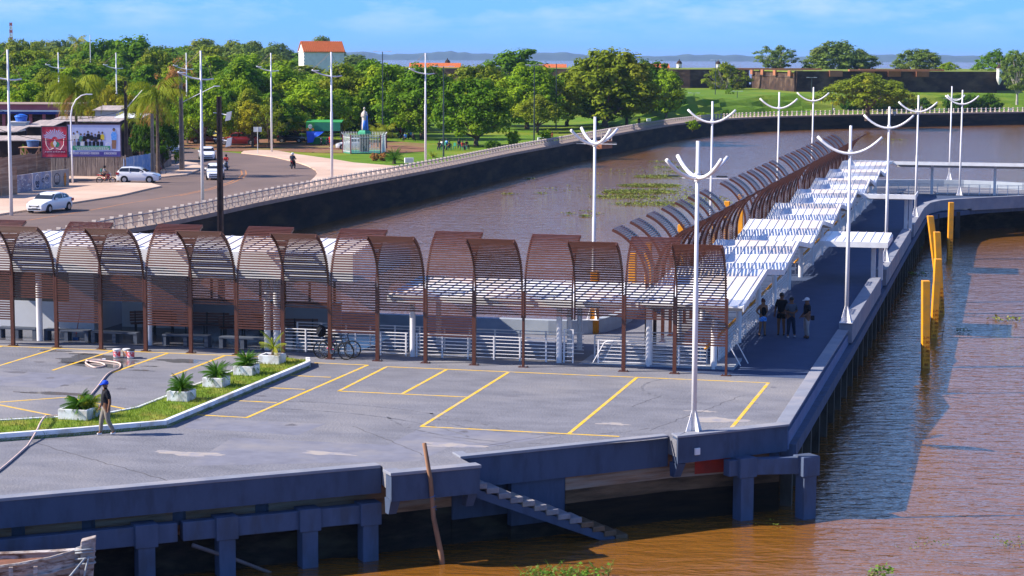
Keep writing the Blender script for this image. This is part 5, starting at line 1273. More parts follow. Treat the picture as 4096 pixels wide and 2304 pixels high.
def car(x, yb, heading, kind, paint, label, group='cars on the road', yc=0):
    """body lofted along +x (front) through stations (x, half width, belt z, roof z, roof half width)"""
    p = g(x, yb); e = empty('car', p, math.atan2(heading[1], heading[0]), label, 'car', group)
    K = {'sedan': (4.4, .86, [(2.2, .62, .62, .64), (2.05, .74, .72, .74), (1.5, .82, .86, .90), (.95, .85, .93, .97), (.25, .86, .96, 1.44), (-.6, .86, .97, 1.49), (-1.25, .85, .99, 1.38), (-1.75, .82, 1.0, 1.05), (-2.1, .77, .98, 1.01), (-2.2, .66, .80, .82)]),
         'hatch': (3.95, .83, [(1.98, .60, .62, .64), (1.85, .72, .76, .78), (1.35, .80, .90, .94), (.9, .82, .96, 1.02), (.15, .83, .99, 1.46), (-.7, .83, 1.01, 1.52), (-1.5, .82, 1.03, 1.47), (-1.82, .78, 1.03, 1.12), (-1.96, .72, .90, .92)]),
         'suv': (4.6, .92, [(2.3, .70, .85, .87), (2.15, .84, .98, 1.0), (1.5, .90, 1.08, 1.12), (1.05, .91, 1.12, 1.18), (.45, .92, 1.15, 1.70), (-.7, .92, 1.17, 1.78), (-1.9, .91, 1.18, 1.74), (-2.2, .86, 1.18, 1.30), (-2.3, .80, 1.0, 1.02)]),
         'pickup': (5.2, .92, [(2.6, .70, .80, .82), (2.45, .86, .95, .97), (1.7, .90, 1.05, 1.08), (1.25, .91, 1.08, 1.14), (.65, .92, 1.10, 1.68), (-.2, .92, 1.12, 1.74), (-.75, .92, 1.12, 1.66), (-.85, .92, 1.12, 1.15), (-2.5, .90, 1.12, 1.14), (-2.6, .86, 1.0, 1.02)])}[kind]
    L, Wd, st = K
    mb = MB(); rings = []
    for (sx_, w, zb, zt) in st:
        cab = zt - zb > .15; wr = w * (.80 if cab else .93)
        r_ = [(sx_, -w * .93, .22), (sx_, -w, .42), (sx_, -w, zb - .12), (sx_, -w * .965, zb), (sx_, -wr, zt - (.05 if cab else .015)), (sx_, -wr * .7, zt), (sx_, wr * .7, zt), (sx_, wr, zt - (.05 if cab else .015)), (sx_, w * .965, zb), (sx_, w, zb - .12), (sx_, w, .42), (sx_, w * .93, .22)]
        rings.append(r_)
    vs = [v for r_ in rings for v in r_]; n = 12; fs = [tuple(range(n)), tuple((len(rings) - 1) * n + n - 1 - i for i in range(n))]
    for i in range(len(rings) - 1):
        for j in range(n): fs.append((i * n + j, (i + 1) * n + j, (i + 1) * n + (j + 1) % n, i * n + (j + 1) % n))
    mb.add(vs, fs); mb.build('body', paint, e, smooth=True).modifiers.new('es', 'EDGE_SPLIT').split_angle = R(32)
    # glass: windscreen, rear window, side windows
    ci = [i for i, s_ in enumerate(st) if s_[3] - s_[2] > .15]; a, b = ci[0], ci[-1]
    def lerp3(p, q, t): return Vector(p).lerp(Vector(q), t)
    def pane(name, A, B, C_, D, off):
        mb = MB(); mb.quad(*[Vector(v) + Vector(off) for v in (A, B, C_, D)]); mb.build(name, M['glass'], e)
    fr, cf = rings[a - 1], rings[a]; up = Vector((.03, 0, .02))
    pane('windscreen', lerp3(fr[4], cf[4], .10), lerp3(fr[7], cf[7], .10), lerp3(fr[7], cf[7], .93), lerp3(fr[4], cf[4], .93), up)
    rr_, cr_ = rings[b + 1], rings[b]; pane('rear_window', lerp3(rr_[7], cr_[7], .20), lerp3(rr_[4], cr_[4], .20), lerp3(rr_[4], cr_[4], .90), lerp3(rr_[7], cr_[7], .90), (-.03, 0, .02))
    for sgn, ia, ib in ((-1, 3, 4), (1, 8, 7)):
        segs = []
        bounds = [(fr, cf, .35), (cf, rings[a + 1], 0)]
        mb = MB()
        xs_ = [rings[a - 1]] + [rings[i] for i in ci] + [rings[b + 1]]
        top = []; bot = []
        for i, r_ in enumerate(xs_):
            q0, q1 = Vector(r_[ia]), Vector(r_[ib]); fz = 1
            if i == 0: q = lerp3(r_[ia], xs_[1][ia], .40); t_ = lerp3(r_[ib], xs_[1][ib], .42)
            elif i == len(xs_) - 1: q = lerp3(r_[ia], xs_[-2][ia], .45); t_ = lerp3(r_[ib], xs_[-2][ib], .45)
            else: q, t_ = q0, q1
            bot.append(q.lerp(t_, .10) + Vector((0, sgn * .012, 0))); top.append(q.lerp(t_, .86) + Vector((0, sgn * .014, 0)))
        for i in range(len(bot) - 1):
            q = [bot[i], bot[i + 1], top[i + 1], top[i]]
            mb.add(q, [(0, 1, 2, 3) if sgn > 0 else (3, 2, 1, 0)])
        mb.build('side_windows', M['glass'], e)
        pb = MB(); xm = (st[ci[0]][0] + st[ci[-1]][0]) / 2 - .05; zb_ = st[ci[0]][2]
        pb.bar((xm, sgn * (Wd * .955 + .012), zb_ + .02), (xm, sgn * (Wd * .83 + .014), 1.42 if kind in ('sedan', 'hatch') else 1.66), .09, .03); pb.build('pillar', paint, e)
        hb = MB(); hb.add([(st[a][0] + .35, sgn * (Wd + .02), zb_ - .02), (st[a][0] + .20, sgn * (Wd + .18), zb_ - .02), (st[a][0] + .20, sgn * (Wd + .18), zb_ + .12), (st[a][0] + .35, sgn * (Wd + .02), zb_ + .14), (st[a][0] + .12, sgn * (Wd + .02), zb_), (st[a][0] + .12, sgn * (Wd + .02), zb_ + .13)],
                          [(0, 1, 2, 3), (1, 4, 5, 2), (3, 2, 5), (0, 4, 1)]); hb.build('wing_mirror', paint, e)
    rw = .31 if kind in ('sedan', 'hatch') else .37
    for wx in (L / 2 - .82, -L / 2 + .78):
        for sgn in (-1, 1):
            t = MB(); t.tube([(wx, sgn * (Wd - .17), rw), (wx, sgn * (Wd + .015), rw)], rw, 18); w_ = t.build('wheel', M['tyre'], e)
            r2 = MB(); r2.tube([(wx, sgn * (Wd + .005), rw), (wx, sgn * (Wd + .03), rw)], rw * .62, 14)
            r2.build('rim', M['rim'], w_)
            for q in range(5):
                an = q * 1.2566; r3 = MB(); 
            k_ = MB(); k_.tube([(wx, sgn * (Wd - .19), rw + .02), (wx, sgn * (Wd + .004), rw + .02)], rw * 1.17, 18); k_.build('wheel_arch', M['black'], e)
    hx = st[1][0]; f0 = st[0]
    for sgn in (-1, 1):
        h_ = MB(); h_.add([(st[0][0] + .015, sgn * f0[1] * .62, f0[2] - .06), (st[1][0] + .03, sgn * st[1][1] * .99, st[1][2] - .10), (st[2][0] + .05, sgn * (st[2][1] + .015), st[2][2] - .10), (st[2][0] + .2, sgn * (st[2][1] * .97), st[2][2] - .02), (st[1][0] + .02, sgn * st[1][1] * .93, st[1][2] + .01), (st[0][0] + .015, sgn * f0[1] * .62, f0[2] + .04)], [(0, 1, 2, 3, 4, 5) if sgn < 0 else (5, 4, 3, 2, 1, 0)])
        h_.build('headlight', M['lampglass'], e)
        lz = st[-2][2]; t_ = MB(); t_.box(-L / 2 - .02, sgn * Wd * .86 - .1, lz - .26, -L / 2 + .28, sgn * Wd * .86 + .1, lz - .05); t_.build('tail_light', M['taillight'], e)
    g_ = MB(); g_.box(L / 2 - .05, -.42, .50, L / 2 + .02, .42, f0[2] - .04); g_.box(L / 2 - .06, -.52, .28, L / 2 + .025, .52, .38); g_.build('grille', M['black'], e)
    g_ = MB(); g_.box(L / 2, -.22, .41, L / 2 + .035, .22, .52); g_.build('number_plate', M['white'], e)
    g_ = MB(); g_.box(-L / 2 - .035, -.22, .55, -L / 2, .22, .66); g_.build('number_plate', M['white'], e)
    return e
car(198, 846, (-.30, -.95), 'sedan', M['carwhite'], 'white sedan driving towards the camera at the lower left of the road')
car(556, 730, (1, -.03), 'hatch', M['carwhite'], 'white hatchback seen from the side in front of the blue painted fence')
car(828, 638, (.22, -1), 'sedan', M['carwhite'], 'white sedan with reflecting windscreen coming round the bend, farther of two')
car(862, 716, (.12, -1), 'hatch', M['carwhite'], 'white hatchback half hidden behind the dark slotted pole')
car(694, 610, (.5, -1), 'hatch', M['carwhite'], 'white car hidden behind the corner pole and fence end')
PK = 'cars parked under the park trees'
car(955, 580, (-1, .05), 'pickup', M['carred'], 'dark red pickup parked below the small yellowing tree', PK)
car(826, 572, (1, .1), 'sedan', M['carred'], 'dark red car parked behind the bushy green tree', PK)
car(876, 566, (-.6, -1), 'hatch', M['caryellow'], 'small yellow car between the two dark red vehicles', PK)
car(945, 548, (1, .12), 'suv', M['carwhite'], 'white off-roader with rear towards the left, second row', PK)
car(874, 548, (1, .15), 'suv', M['carwhite'], 'white off-roader mostly hidden left of the other one', PK)
car(1035, 552, (1, .05), 'suv', M['carblack'], 'black off-roader parked right of the white one', PK)
car(1166, 570, (1, -.05), 'hatch', M['carblack'], 'black hatchback parked left of the kiosk', PK)
car(1412, 597, (-1, -.1), 'sedan', M['carwhite'], 'white car parked behind the statue fence', PK)
car(745, 560, (1, .1), 'suv', M['carblack'], 'dark car at the left end of the car park', PK)

# ================================================================== people (skin-modifier figures)
def smat(name, c, rough=.75): return mat(name, c, tuple(v * .82 for v in c), 6, rough)
M['skinb'] = smat('skin_brown', (0.22, 0.11, 0.065)); M['skinl'] = smat('skin_tan', (0.30, 0.165, 0.10))
M['clblack'] = smat('black_cloth', (0.016, 0.016, 0.02)); M['clnavy'] = smat('navy_cloth', (0.022, 0.03, 0.055)); M['clgrey'] = smat('grey_cloth', (0.085, 0.10, 0.13)); M['clkhaki'] = smat('khaki_cloth', (0.24, 0.21, 0.17))
M['clstone'] = smat('stone_cloth', (0.34, 0.31, 0.31)); M['clblue'] = mat('blue_flowered_cloth', (0.05, 0.28, 0.80), (0.35, 0.55, 0.85), 18, .7, lo=.5, hi=.6); M['clred'] = smat('red_cloth', (0.5, 0.03, 0.03)); M['clwhite'] = smat('white_cloth', (0.7, 0.7, 0.7))
M['hair'] = smat('dark_hair', (0.018, 0.012, 0.010), .5); M['hairred'] = smat('reddish_hair', (0.10, 0.03, 0.02), .6); M['capblue'] = smat('blue_cap', (0.02, 0.08, 0.6)); M['shoe'] = smat('white_shoe', (0.78, 0.78, 0.8)); M['shoeb'] = smat('black_shoe', (0.02, 0.02, 0.02))
M['clpattern'] = mat('patterned_cloth', (0.02, 0.02, 0.03), (0.6, 0.6, 0.65), 30, .7, lo=.48, hi=.52)
def skin(name, chains, m, parent, sub=1):
    """chains: list of [(x,y,z,r)...] lists; chains starting at an existing point join there"""
    vs, es, rs, idx, roots = [], [], [], {}, []
    for ch in chains:
        prev = None
        for i, (x, y, z, r) in enumerate(ch):
            k = (round(x, 4), round(y, 4), round(z, 4))
            if k not in idx:
                idx[k] = len(vs); vs.append((x, y, z)); rs.append(r)
                if prev is None: roots.append(idx[k])
            if prev is not None and (prev, idx[k]) not in es: es.append((prev, idx[k]))
            prev = idx[k]
    me = bpy.data.meshes.new(name); me.from_pydata(vs, es, []); me.materials.append(m)
    o = bpy.data.objects.new(name, me); COL.objects.link(o); o.parent = parent
    md = o.modifiers.new('skin', 'SKIN'); md.use_smooth_shade = True
    sv = me.skin_vertices[0].data
    for i, r in enumerate(rs): sv[i].radius = (r, r); sv[i].use_root = i in roots
    sb = o.modifiers.new('sub', 'SUBSURF'); sb.levels = sub; sb.render_levels = sub
    return o
def person(loc, rz, h, label, top, bottom, hairm='hair', skinm='skinb', shoes='shoe', armL=None, armR=None, legL=None, legR=None, shorts=False, sleeveless=False, cap=None, headyaw=0, lean=0, torso_w=1.0, seat=None, group=None, fingers=True, helmet=None, bun=False, bag=None, simple=False):
    """figure facing local -y; arms: (elbow, hand) ; legs: (knee, ankle)"""
    e = empty('person', loc, rz, label, 'person', group); s = h / 1.75
    def v(x, y, z, r): return (x * s, y * s, z * s, r * s * (1.22 if z < 1.5 + (seat or .93) - .93 else 1.1))
    hip = seat if seat is not None else .93; dz = hip - .93
    armL = armL or ((.26, .02, 1.12 + dz), (.25, -.10, .88 + dz)); armR = armR or ((-.26, .02, 1.12 + dz), (-.25, -.10, .88 + dz))
    legL = legL or ((.11, -.03, .50), (.12, .02, .08)); legR = legR or ((-.11, -.03, .50), (-.12, .02, .08))
    pel = v(0, 0, hip, .13); wst = v(0, lean * .3, 1.08 + dz, .115 * torso_w); chs = v(0, lean * .7 + .01, 1.30 + dz, .145 * torso_w); nk = v(0, lean - .0, 1.47 + dz, .055)
    hd0 = v(0, lean - .02, 1.56 + dz, .065); hd1 = v(0, lean - .025, 1.64 + dz, .092); hd2 = v(0, lean - .02, 1.72 + dz, .068)
    shl = v(.17, lean * .8, 1.41 + dz, .062); shr = v(-.17, lean * .8, 1.41 + dz, .062)
    def arm(sh, a):
        el, hn = a; el = v(*el, .042); wr = v(*hn, .028); d = (Vector(wr[:3]) - Vector(el[:3])).normalized(); pm_ = tuple(Vector(wr[:3]) + d * .07 * s) + (.038 * s,)
        return el, wr, pm_, d
    eL, wL, pL, dL = arm(shl, armL); eR, wR, pR, dR = arm(shr, armR)
    hl = v(.09, 0, hip - .03, .095); hr = v(-.09, 0, hip - .03, .095)
    kl, al = v(*legL[0], .058), v(*legL[1], .038); kr, ar = v(*legR[0], .058), v(*legR[1], .038)
    toL = (al[0], al[1] - .12 * s, al[2] - .045 * s, .035 * s); toR = (ar[0], ar[1] - .12 * s, ar[2] - .045 * s, .035 * s)
    ch = [[pel, wst, chs, nk, hd0, hd1, hd2], [chs, shl, eL, wL, pL], [chs, shr, eR, wR, pR], [pel, hl, kl, al, toL], [pel, hr, kr, ar, toR]]
    if fingers:
        for (wr, pm_, d, sg) in ((wL, pL, dL, 1), (wR, pR, dR, -1)):
            sd_ = d.cross(Vector((0, 1, 0))); sd_ = sd_.normalized() if sd_.length > .1 else Vector((1, 0, 0)); b = Vector(pm_[:3]); cv = Vector((0, -1, 0)) if abs(d.y) < .7 else Vector((0, 0, -1))
            for k, ln in enumerate((.072, .082, .076, .058)):
                o_ = b + sd_ * (k - 1.5) * .019 * s; q1 = o_ + d * ln * .55 * s; q2 = o_ + d * ln * s + cv * .022 * s
                ch.append([tuple(o_ - d * .01 * s) + (.009 * s,), tuple(q1) + (.0085 * s,), tuple(q2) + (.007 * s,)])
            t0 = Vector(wr[:3]) + d * .03 * s + sd_ * -.03 * s * 1; ch.append([tuple(t0) + (.010 * s,), tuple(t0 + (d * .6 - sd_ * .8).normalized() * .045 * s) + (.009 * s,), tuple(t0 + d * .07 * s - sd_ * .04 * s) + (.008 * s,)])
    skin('body', ch, M[skinm], e)
    g_ = 1.12; KR = 1.2
    up = lambda q, f=g_: (q[0], q[1], q[2], q[3] * f)
    def mid(a, b, t, r=None): return tuple(a[i] + (b[i] - a[i]) * t for i in range(3)) + ((r or (a[3] + (b[3] - a[3]) * t)),)
    tw = [[mid(pel, wst, -.35, .14 * s * KR * torso_w), (wst[0], wst[1], wst[2], .135 * s * KR * torso_w), up(chs, 1.12), mid(chs, nk, .72, .075 * s * KR)]]
    if not sleeveless:
        tw += [[up(chs, 1.12), up(shl, 1.25), mid(shl, eL, .9, .058 * s * KR)], [up(chs, 1.12), up(shr, 1.25), mid(shr, eR, .9, .058 * s * KR)]]
    skin('shirt', tw, M[top], e)
    kt = .95 if not shorts else .9
    if shorts:
        skin('shorts', [[mid(pel, wst, .35, .14 * s * KR), up(pel, 1.15), up(hl, 1.2), mid(hl, kl, .62, .088 * s * KR)], [up(pel, 1.15), up(hr, 1.2), mid(hr, kr, .62, .088 * s * KR)]], M[bottom], e)
    else:
        skin('trousers', [[mid(pel, wst, .35, .138 * s * KR), up(pel, 1.12), up(hl, 1.12), up(kl, 1.2), mid(kl, al, .96, .052 * s * KR)], [up(pel, 1.12), up(hr, 1.12), up(kr, 1.2), mid(kr, ar, .96, .052 * s * KR)]], M[bottom], e)
    if shoes:
        for a_, t_ in ((al, toL), (ar, toR)): skin('shoe', [[(a_[0], a_[1] + .05 * s, a_[2] - .035 * s, .042 * s), (a_[0], a_[1] - .03 * s, a_[2] - .03 * s, .047 * s), (t_[0], t_[1], t_[2] + .005 * s, .038 * s)]], M[shoes], e)
    c = Vector(hd1[:3]); hm = MB()
    rot = Matrix.Rotation(headyaw, 4, 'Z')
    if helmet:
        hm.lathe([(.10 * s, -.10 * s), (.128 * s, -.03 * s), (.132 * s, .04 * s), (.10 * s, .12 * s), (.04 * s, .155 * s), (.002, .16 * s)], n=12); hm.xf(Matrix.Translation(c) @ rot); hm.build('helmet', M[helmet], e, smooth=True)
    else:
        hm.lathe([(.096 * s, -.01 * s), (.103 * s, .035 * s), (.088 * s, .085 * s), (.045 * s, .115 * s), (.002, .122 * s)], (0, .012 * s, 0), 12)
        if not cap: hm.add([(-.09 * s, .02 * s, -.06 * s), (.09 * s, .02 * s, -.06 * s), (.08 * s, .095 * s, -.06 * s), (-.08 * s, .095 * s, -.06 * s), (-.095 * s, .02 * s, .05 * s), (.095 * s, .02 * s, .05 * s), (.08 * s, .105 * s, .05 * s), (-.08 * s, .105 * s, .05 * s)], [(0, 3, 2, 1), (4, 5, 6, 7), (0, 1, 5, 4), (1, 2, 6, 5), (2, 3, 7, 6), (3, 0, 4, 7)])
        if bun: hm.lathe([(.02 * s, -.05 * s), (.07 * s, 0), (.075 * s, .04 * s), (.02 * s, .09 * s)], (0, .09 * s, .07 * s), 10)
        hm.xf(Matrix.Translation(c) @ rot); hm.build('hair', M[hairm], e, smooth=True)
        if cap:
            cm_ = MB(); cm_.lathe([(.107 * s, .01 * s), (.112 * s, .045 * s), (.095 * s, .10 * s), (.045 * s, .13 * s), (.002, .136 * s)], (0, .008 * s, 0), 14)
            cm_.add([(-.08 * s, -.08 * s, .015 * s), (.08 * s, -.08 * s, .015 * s), (.055 * s, -.19 * s, .0), (-.055 * s, -.19 * s, .0), (-.08 * s, -.08 * s, .03 * s), (.08 * s, -.08 * s, .03 * s), (.055 * s, -.19 * s, .012 * s), (-.055 * s, -.19 * s, .012 * s)], [(0, 3, 2, 1), (4, 5, 6, 7), (0, 1, 5, 4), (1, 2, 6, 5), (2, 3, 7, 6), (3, 0, 4, 7)])
            cm_.xf(Matrix.Translation(c) @ rot); cm_.build('cap', M[cap], e, smooth=True)
        if not simple:
            f = MB(); 
            for sx_ in (-.033, .033): f.box((sx_ - .014) * s, -.094 * s, -.004 * s, (sx_ + .014) * s, -.086 * s, .008 * s)
            f.box(-.025 * s, -.092 * s, -.052 * s, .025 * s, -.084 * s, -.044 * s); f.xf(Matrix.Translation(c) @ rot); f.build('eyes_and_mouth', M['hair'], e)
            f = MB(); f.add([(-.012 * s, -.09 * s, -.03 * s), (.012 * s, -.09 * s, -.03 * s), (0, -.115 * s, -.028 * s), (0, -.088 * s, .01 * s)], [(0, 1, 2), (0, 2, 3), (1, 3, 2)])
            for sx_ in (-1, 1): f.box(sx_ * .092 * s - .006, -.012 * s, -.025 * s, sx_ * .092 * s + .006, .012 * s, .025 * s)
            f.xf(Matrix.Translation(c) @ rot); f.build('nose_and_ears', M[skinm], e)
    if bag:
        b = MB(); b.box(*[q * s for q in bag[1]]); b.build('bag', M[bag[0]], e, bevel=.03)
    return e
GR = 'people on the pier walkway'
person(P(.05, 11.2), R(12), 1.58, 'woman in black vest and blue flowered shorts with hand on hip', 'clblack', 'clblue', 'hairred', 'skinl', 'shoeb', sleeveless=True, shorts=True, bun=True, armR=((-.33, .02, 1.16), (-.16, -.03, 1.0)), armL=((.22, .08, 1.12), (.10, .14, .98)), legL=((.08, -.02, .50), (.10, .0, .08)), legR=((-.12, -.02, .5), (-.17, .02, .08)), group=GR)
person(P(.80, 11.55), R(-25), 1.84, 'tall man in black t-shirt and black shorts, standing behind the phone user', 'clblack', 'clblack', shorts=True, shoes='shoeb', torso_w=1.12, group=GR)
person(P(1.25, 11.05), R(14), 1.74, 'man in grey shirt and black trousers looking at a phone, white shoes', 'clgrey', 'clnavy', armL=((.27, -.02, 1.14), (.06, -.24, 1.08)), armR=((-.27, -.02, 1.14), (-.10, -.24, 1.10)), legL=((.13, -.02, .5), (.20, .05, .08)), legR=((-.12, -.08, .5), (-.17, -.10, .08)), lean=-.05, group=GR, torso_w=1.05)
person(P(1.95, 10.9), R(-75), 1.73, 'man in black shirt, pale trousers and white cap with a black shoulder bag', 'clblack', 'clstone', cap='clwhite', shoes='shoeb', armL=((.26, 0, 1.14), (.20, -.20, 1.02)), armR=((-.26, .03, 1.14), (-.22, -.16, .96)), group=GR, bag=('clblack', (.12, .10, .80, .22, .26, 1.0)))
person(P(-17.15, -16.85), R(-68), 1.72, 'man in black t-shirt, khaki trousers and blue cap walking across the deck', 'clblack', 'clkhaki', cap='capblue', skinm='skinb', armL=((.26, .08, 1.14), (.27, .02, .90)), armR=((-.26, -.02, 1.13), (-.26, -.14, .90)), legL=((.09, .02, .50), (.09, .22, .10)), legR=((-.09, -.14, .52), (-.09, -.18, .08)), headyaw=.3, torso_w=1.12)
p = P(1.12, 10.80, 1.18); e = empty('phone', p, -PHI, 'dark phone held by the man in the grey shirt', 'phone'); mb = MB(); mb.box(-.035, -.07, 0, .035, .07, .01); mb.build('case', M['black'], e); mb = MB(); mb.box(-.032, -.066, .0101, .032, .066, .012); mb.build('screen', M['glass'], e)

# ---- motorcycles and riders
def moto(loc, rz, body, label, group='motorcycles', scooter=False):
    e = empty('motorcycle', loc, rz, label, 'motorcycle', group)      # front towards +x
    for x in (.62, -.62):
        mb = MB(); mb.tube([(x + .27 * math.cos(t * .3927), 0, .30 + .27 * math.sin(t * .3927)) for t in range(16)], .045, 6, closed=True); w = mb.build('wheel', M['tyre'], e)
        mb = MB()
        for t in range(6): a = t * math.pi / 6; mb.tube([(x - .25 * math.cos(a), 0, .30 - .25 * math.sin(a)), (x + .25 * math.cos(a), 0, .30 + .25 * math.sin(a))], .008, 4)
        mb.build('spokes', M['rim'], w)
    mb = MB(); mb.tube([(.62, 0, .30), (.40, 0, .85), (.36, 0, 1.0)], .035, 6); mb.tube([(.36, -.32, 1.04), (.36, 0, 1.0), (.36, .32, 1.04)], .018, 6); mb.build('fork_and_handlebar', M['rim'], e)
    mb = MB(); mb.tube([(.40, 0, .82), (.15, 0, .78), (-.2, 0, .72), (-.75, 0, .80)], [.10, .15, .10, .07], 8); mb.tube([(.35, 0, .62), (.0, 0, .45), (-.3, 0, .5)], [.12, .16, .08], 8); mb.build('fairing', body, e, smooth=True)
    mb = MB(); mb.tube([(.05, 0, .86), (-.3, 0, .84), (-.7, 0, .90)], [.08, .12, .07], 8); mb.build('seat', M['black'], e, smooth=True)
    mb = MB(); mb.tube([(.1, .12, .35), (-.3, .16, .28), (-.85, .17, .36)], [.03, .045, .05], 6); mb.tube([(-.62, 0, .30), (-.1, 0, .38)], .03, 5); mb.box(-.12, -.14, .26, .16, .14, .48); mb.build('engine_and_exhaust', M['gbench'], e)
    mb = MB(); mb.lathe([(.02, 0), (.09, .03), (.09, .06)], (0, 0, 0), 10); mb.xf(Matrix.Translation((.44, 0, .88)) @ Matrix.Rotation(math.pi / 2, 4, 'Y')); mb.build('headlight', M['lampglass'], e)
    mb = MB(); mb.box(-.86, -.06, .74, -.82, .06, .82); mb.build('tail_light', M['taillight'], e)
    return e
def rider(mloc, mrz, label, top, bottom, helmet, skinm='skinb', back=0.0, shorts=False, passenger=False, bag=None):
    d = Vector((math.cos(mrz), math.sin(mrz), 0)); p = Vector(mloc) - d * (.22 + back)
    a1, a2 = ((.24, -.22, 1.15), (.26, -.52 if not passenger else -.25, 1.03))
    return person(p, mrz + math.pi / 2, 1.68, label, top, bottom, helmet=helmet, skinm=skinm, shoes='shoeb', seat=.90, armL=((.25, -.22, 1.12), (.27, -.50, 1.02)), armR=((-.25, -.22, 1.12), (-.27, -.50, 1.02)), legL=((.17, -.40, .72), (.17, -.14, .32)), legR=((-.17, -.40, .72), (-.17, -.14, .32)), lean=-.10, shorts=shorts, group='motorcycle riders', bag=bag, fingers=False)
pm1 = g(424, 734); moto(pm1, R(-2), M['carred'], 'red motorcycle behind the white hatchback, at the side street')
rider(pm1, R(-2), 'rider with green backpack and black helmet behind the white hatchback', 'clstone', 'clblack', 'clblack', 'skinl', shorts=True, bag=('clgreen', (-.16, .12, 1.12, .16, .28, 1.42))) if M.setdefault('clgreen', smat('green_bag', (0.10, 0.28, 0.24))) else None
pm2 = g(904, 682); moto(pm2, R(-95), M['carblack'], 'motorcycle coming towards the camera beside the white hatchback'); rider(pm2, R(-95), 'rider in dark top and patterned trousers beside the dark slotted pole', 'clred', 'clpattern', 'clblack')
pm3 = g(1173, 674); moto(pm3, R(82), M['carred'], 'motorcycle seen from behind in the bend, carrying two people')
rider(pm3, R(82), 'motorcycle driver in dark clothes with white helmet, front of two', 'clblack', 'clblack', 'clwhite'); rider(pm3, R(82), 'passenger in dark clothes with white helmet, rear of two', 'clnavy', 'clblack', 'clwhite', back=.35, passenger=True)
pk1 = g(1285, 582); moto(pk1, R(100), M['carblack'], 'black motorcycle parked in front of the blue tarpaulin, left', 'motorcycles parked by the kiosk'); pk2 = g(1312, 580); moto(pk2, R(80), M['carblack'], 'black motorcycle parked beside the man in red', 'motorcycles parked by the kiosk')
person(g(1322, 592), R(150), 1.72, 'man in red shirt and shorts standing at the kiosk', 'clred', 'clred', shorts=True, simple=True, fingers=False)
# ---- bicycles
M['pinkp'] = mat('neon_pink_paint', (0.85, 0.04, 0.22), None, 2, .4)
def bicycle(loc, rz, frame_m, label, rear_m=None, tilt=0.0, crate=None):
    e = empty('bicycle', loc, rz, label, 'bicycle', 'bicycles'); e.rotation_euler = (tilt, 0, rz); Rw = .33
    for x in (.52, -.52):
        mb = MB(); mb.tube([(x + Rw * math.cos(t * .2618), 0, Rw + .02 + Rw * math.sin(t * .2618)) for t in range(24)], .026, 6, closed=True); w = mb.build('wheel', M['tyre'], e)
        mb = MB()
        for t in range(8): a = t * math.pi / 8; mb.tube([(x - Rw * math.cos(a), 0, Rw - Rw * math.sin(a)), (x + Rw * math.cos(a), 0, Rw + Rw * math.sin(a))], .003, 3)
        mb.build('spokes', M['rim'], w)
    bb, hd, st, ra, fa_ = (-.06, 0, .30), (.34, 0, .80), (-.2, 0, .82), (-.52, 0, .35), (.52, 0, .35)
    mb = MB(); mb.tube([bb, st], .019, 6); mb.tube([bb, (.36, 0, .72)], .024, 6); mb.tube([(-.17, 0, .74), hd], .020, 6); mb.build('frame', frame_m, e)
    mb = MB(); mb.tube([ra, bb], .016, 5); mb.tube([ra, (-.17, 0, .72)], .014, 5); mb.build('rear_stays', rear_m or frame_m, e)
    mb = MB(); mb.tube([(.32, 0, .92), (.37, 0, .72), (.52, 0, .35)], .020, 6); mb.tube([(.36, -.30, .96), (.31, 0, .94), (.36, .30, .96)], .014, 6); mb.build('fork_and_handlebar', M['black'], e)
    mb = MB(); mb.tube([(-.34, 0, .88), (-.2, 0, .90), (-.06, 0, .88)], [.07, .06, .02], 6); mb.tube([st, (-.21, 0, .88)], .014, 5); mb.build('saddle', M['black'], e)
    mb = MB(); mb.tube([(-.06, -.04, .30), (-.06, -.055, .30)], .09, 14); mb.bar((-.06, .07, .30), (.02, .09, .15), .02, .02); mb.bar((-.06, -.07, .30), (-.14, -.09, .45), .02, .02); mb.build('chainwheel', M['gbench'], e)
    return e
bicycle(P(-15.45, -.02), -PHI + R(-4), M['carblack'], 'black bicycle leaning at the brown post, nearer one with dark wheels')
bicycle(P(-15.35, .42), -PHI + R(3), M['carblack'], 'bicycle with neon pink rear frame behind the black one', M['pinkp'])
p = P(-16.1, .38, .82); e = empty('black_bag', p, -PHI, 'black bag on the rear of the pink framed bicycle', 'bag'); mb = MB(); mb.lathe([(.10, 0), (.19, .08), (.20, .26), (.14, .40), (.05, .46)], n=12); mb.build('sack', M['clblack'], e, smooth=True); mb = MB(); mb.tube([(-.1, -.18, .05), (0, -.2, .2), (.1, -.18, .36)], .02, 5); mb.build('strap', M['clnavy'], e)
pb = g(634, 700); bicycle(pb, R(-18), M['clred'], 'red bicycle ridden along the blue painted fence')
person(pb + Vector((-.12, 0, 0)), R(72), 1.7, 'cyclist in navy shirt and pale shorts with dark cap by the fence', 'clnavy', 'clstone', cap='clblack', seat=.93, shorts=True, shoes='shoeb', armL=((.24, -.22, 1.18), (.22, -.46, 1.02)), armR=((-.24, -.22, 1.18), (-.22, -.46, 1.02)), legL=((.1, -.30, .72), (.1, -.12, .40)), legR=((-.1, -.14, .55), (-.1, .02, .18)), lean=-.12, simple=True, fingers=False)

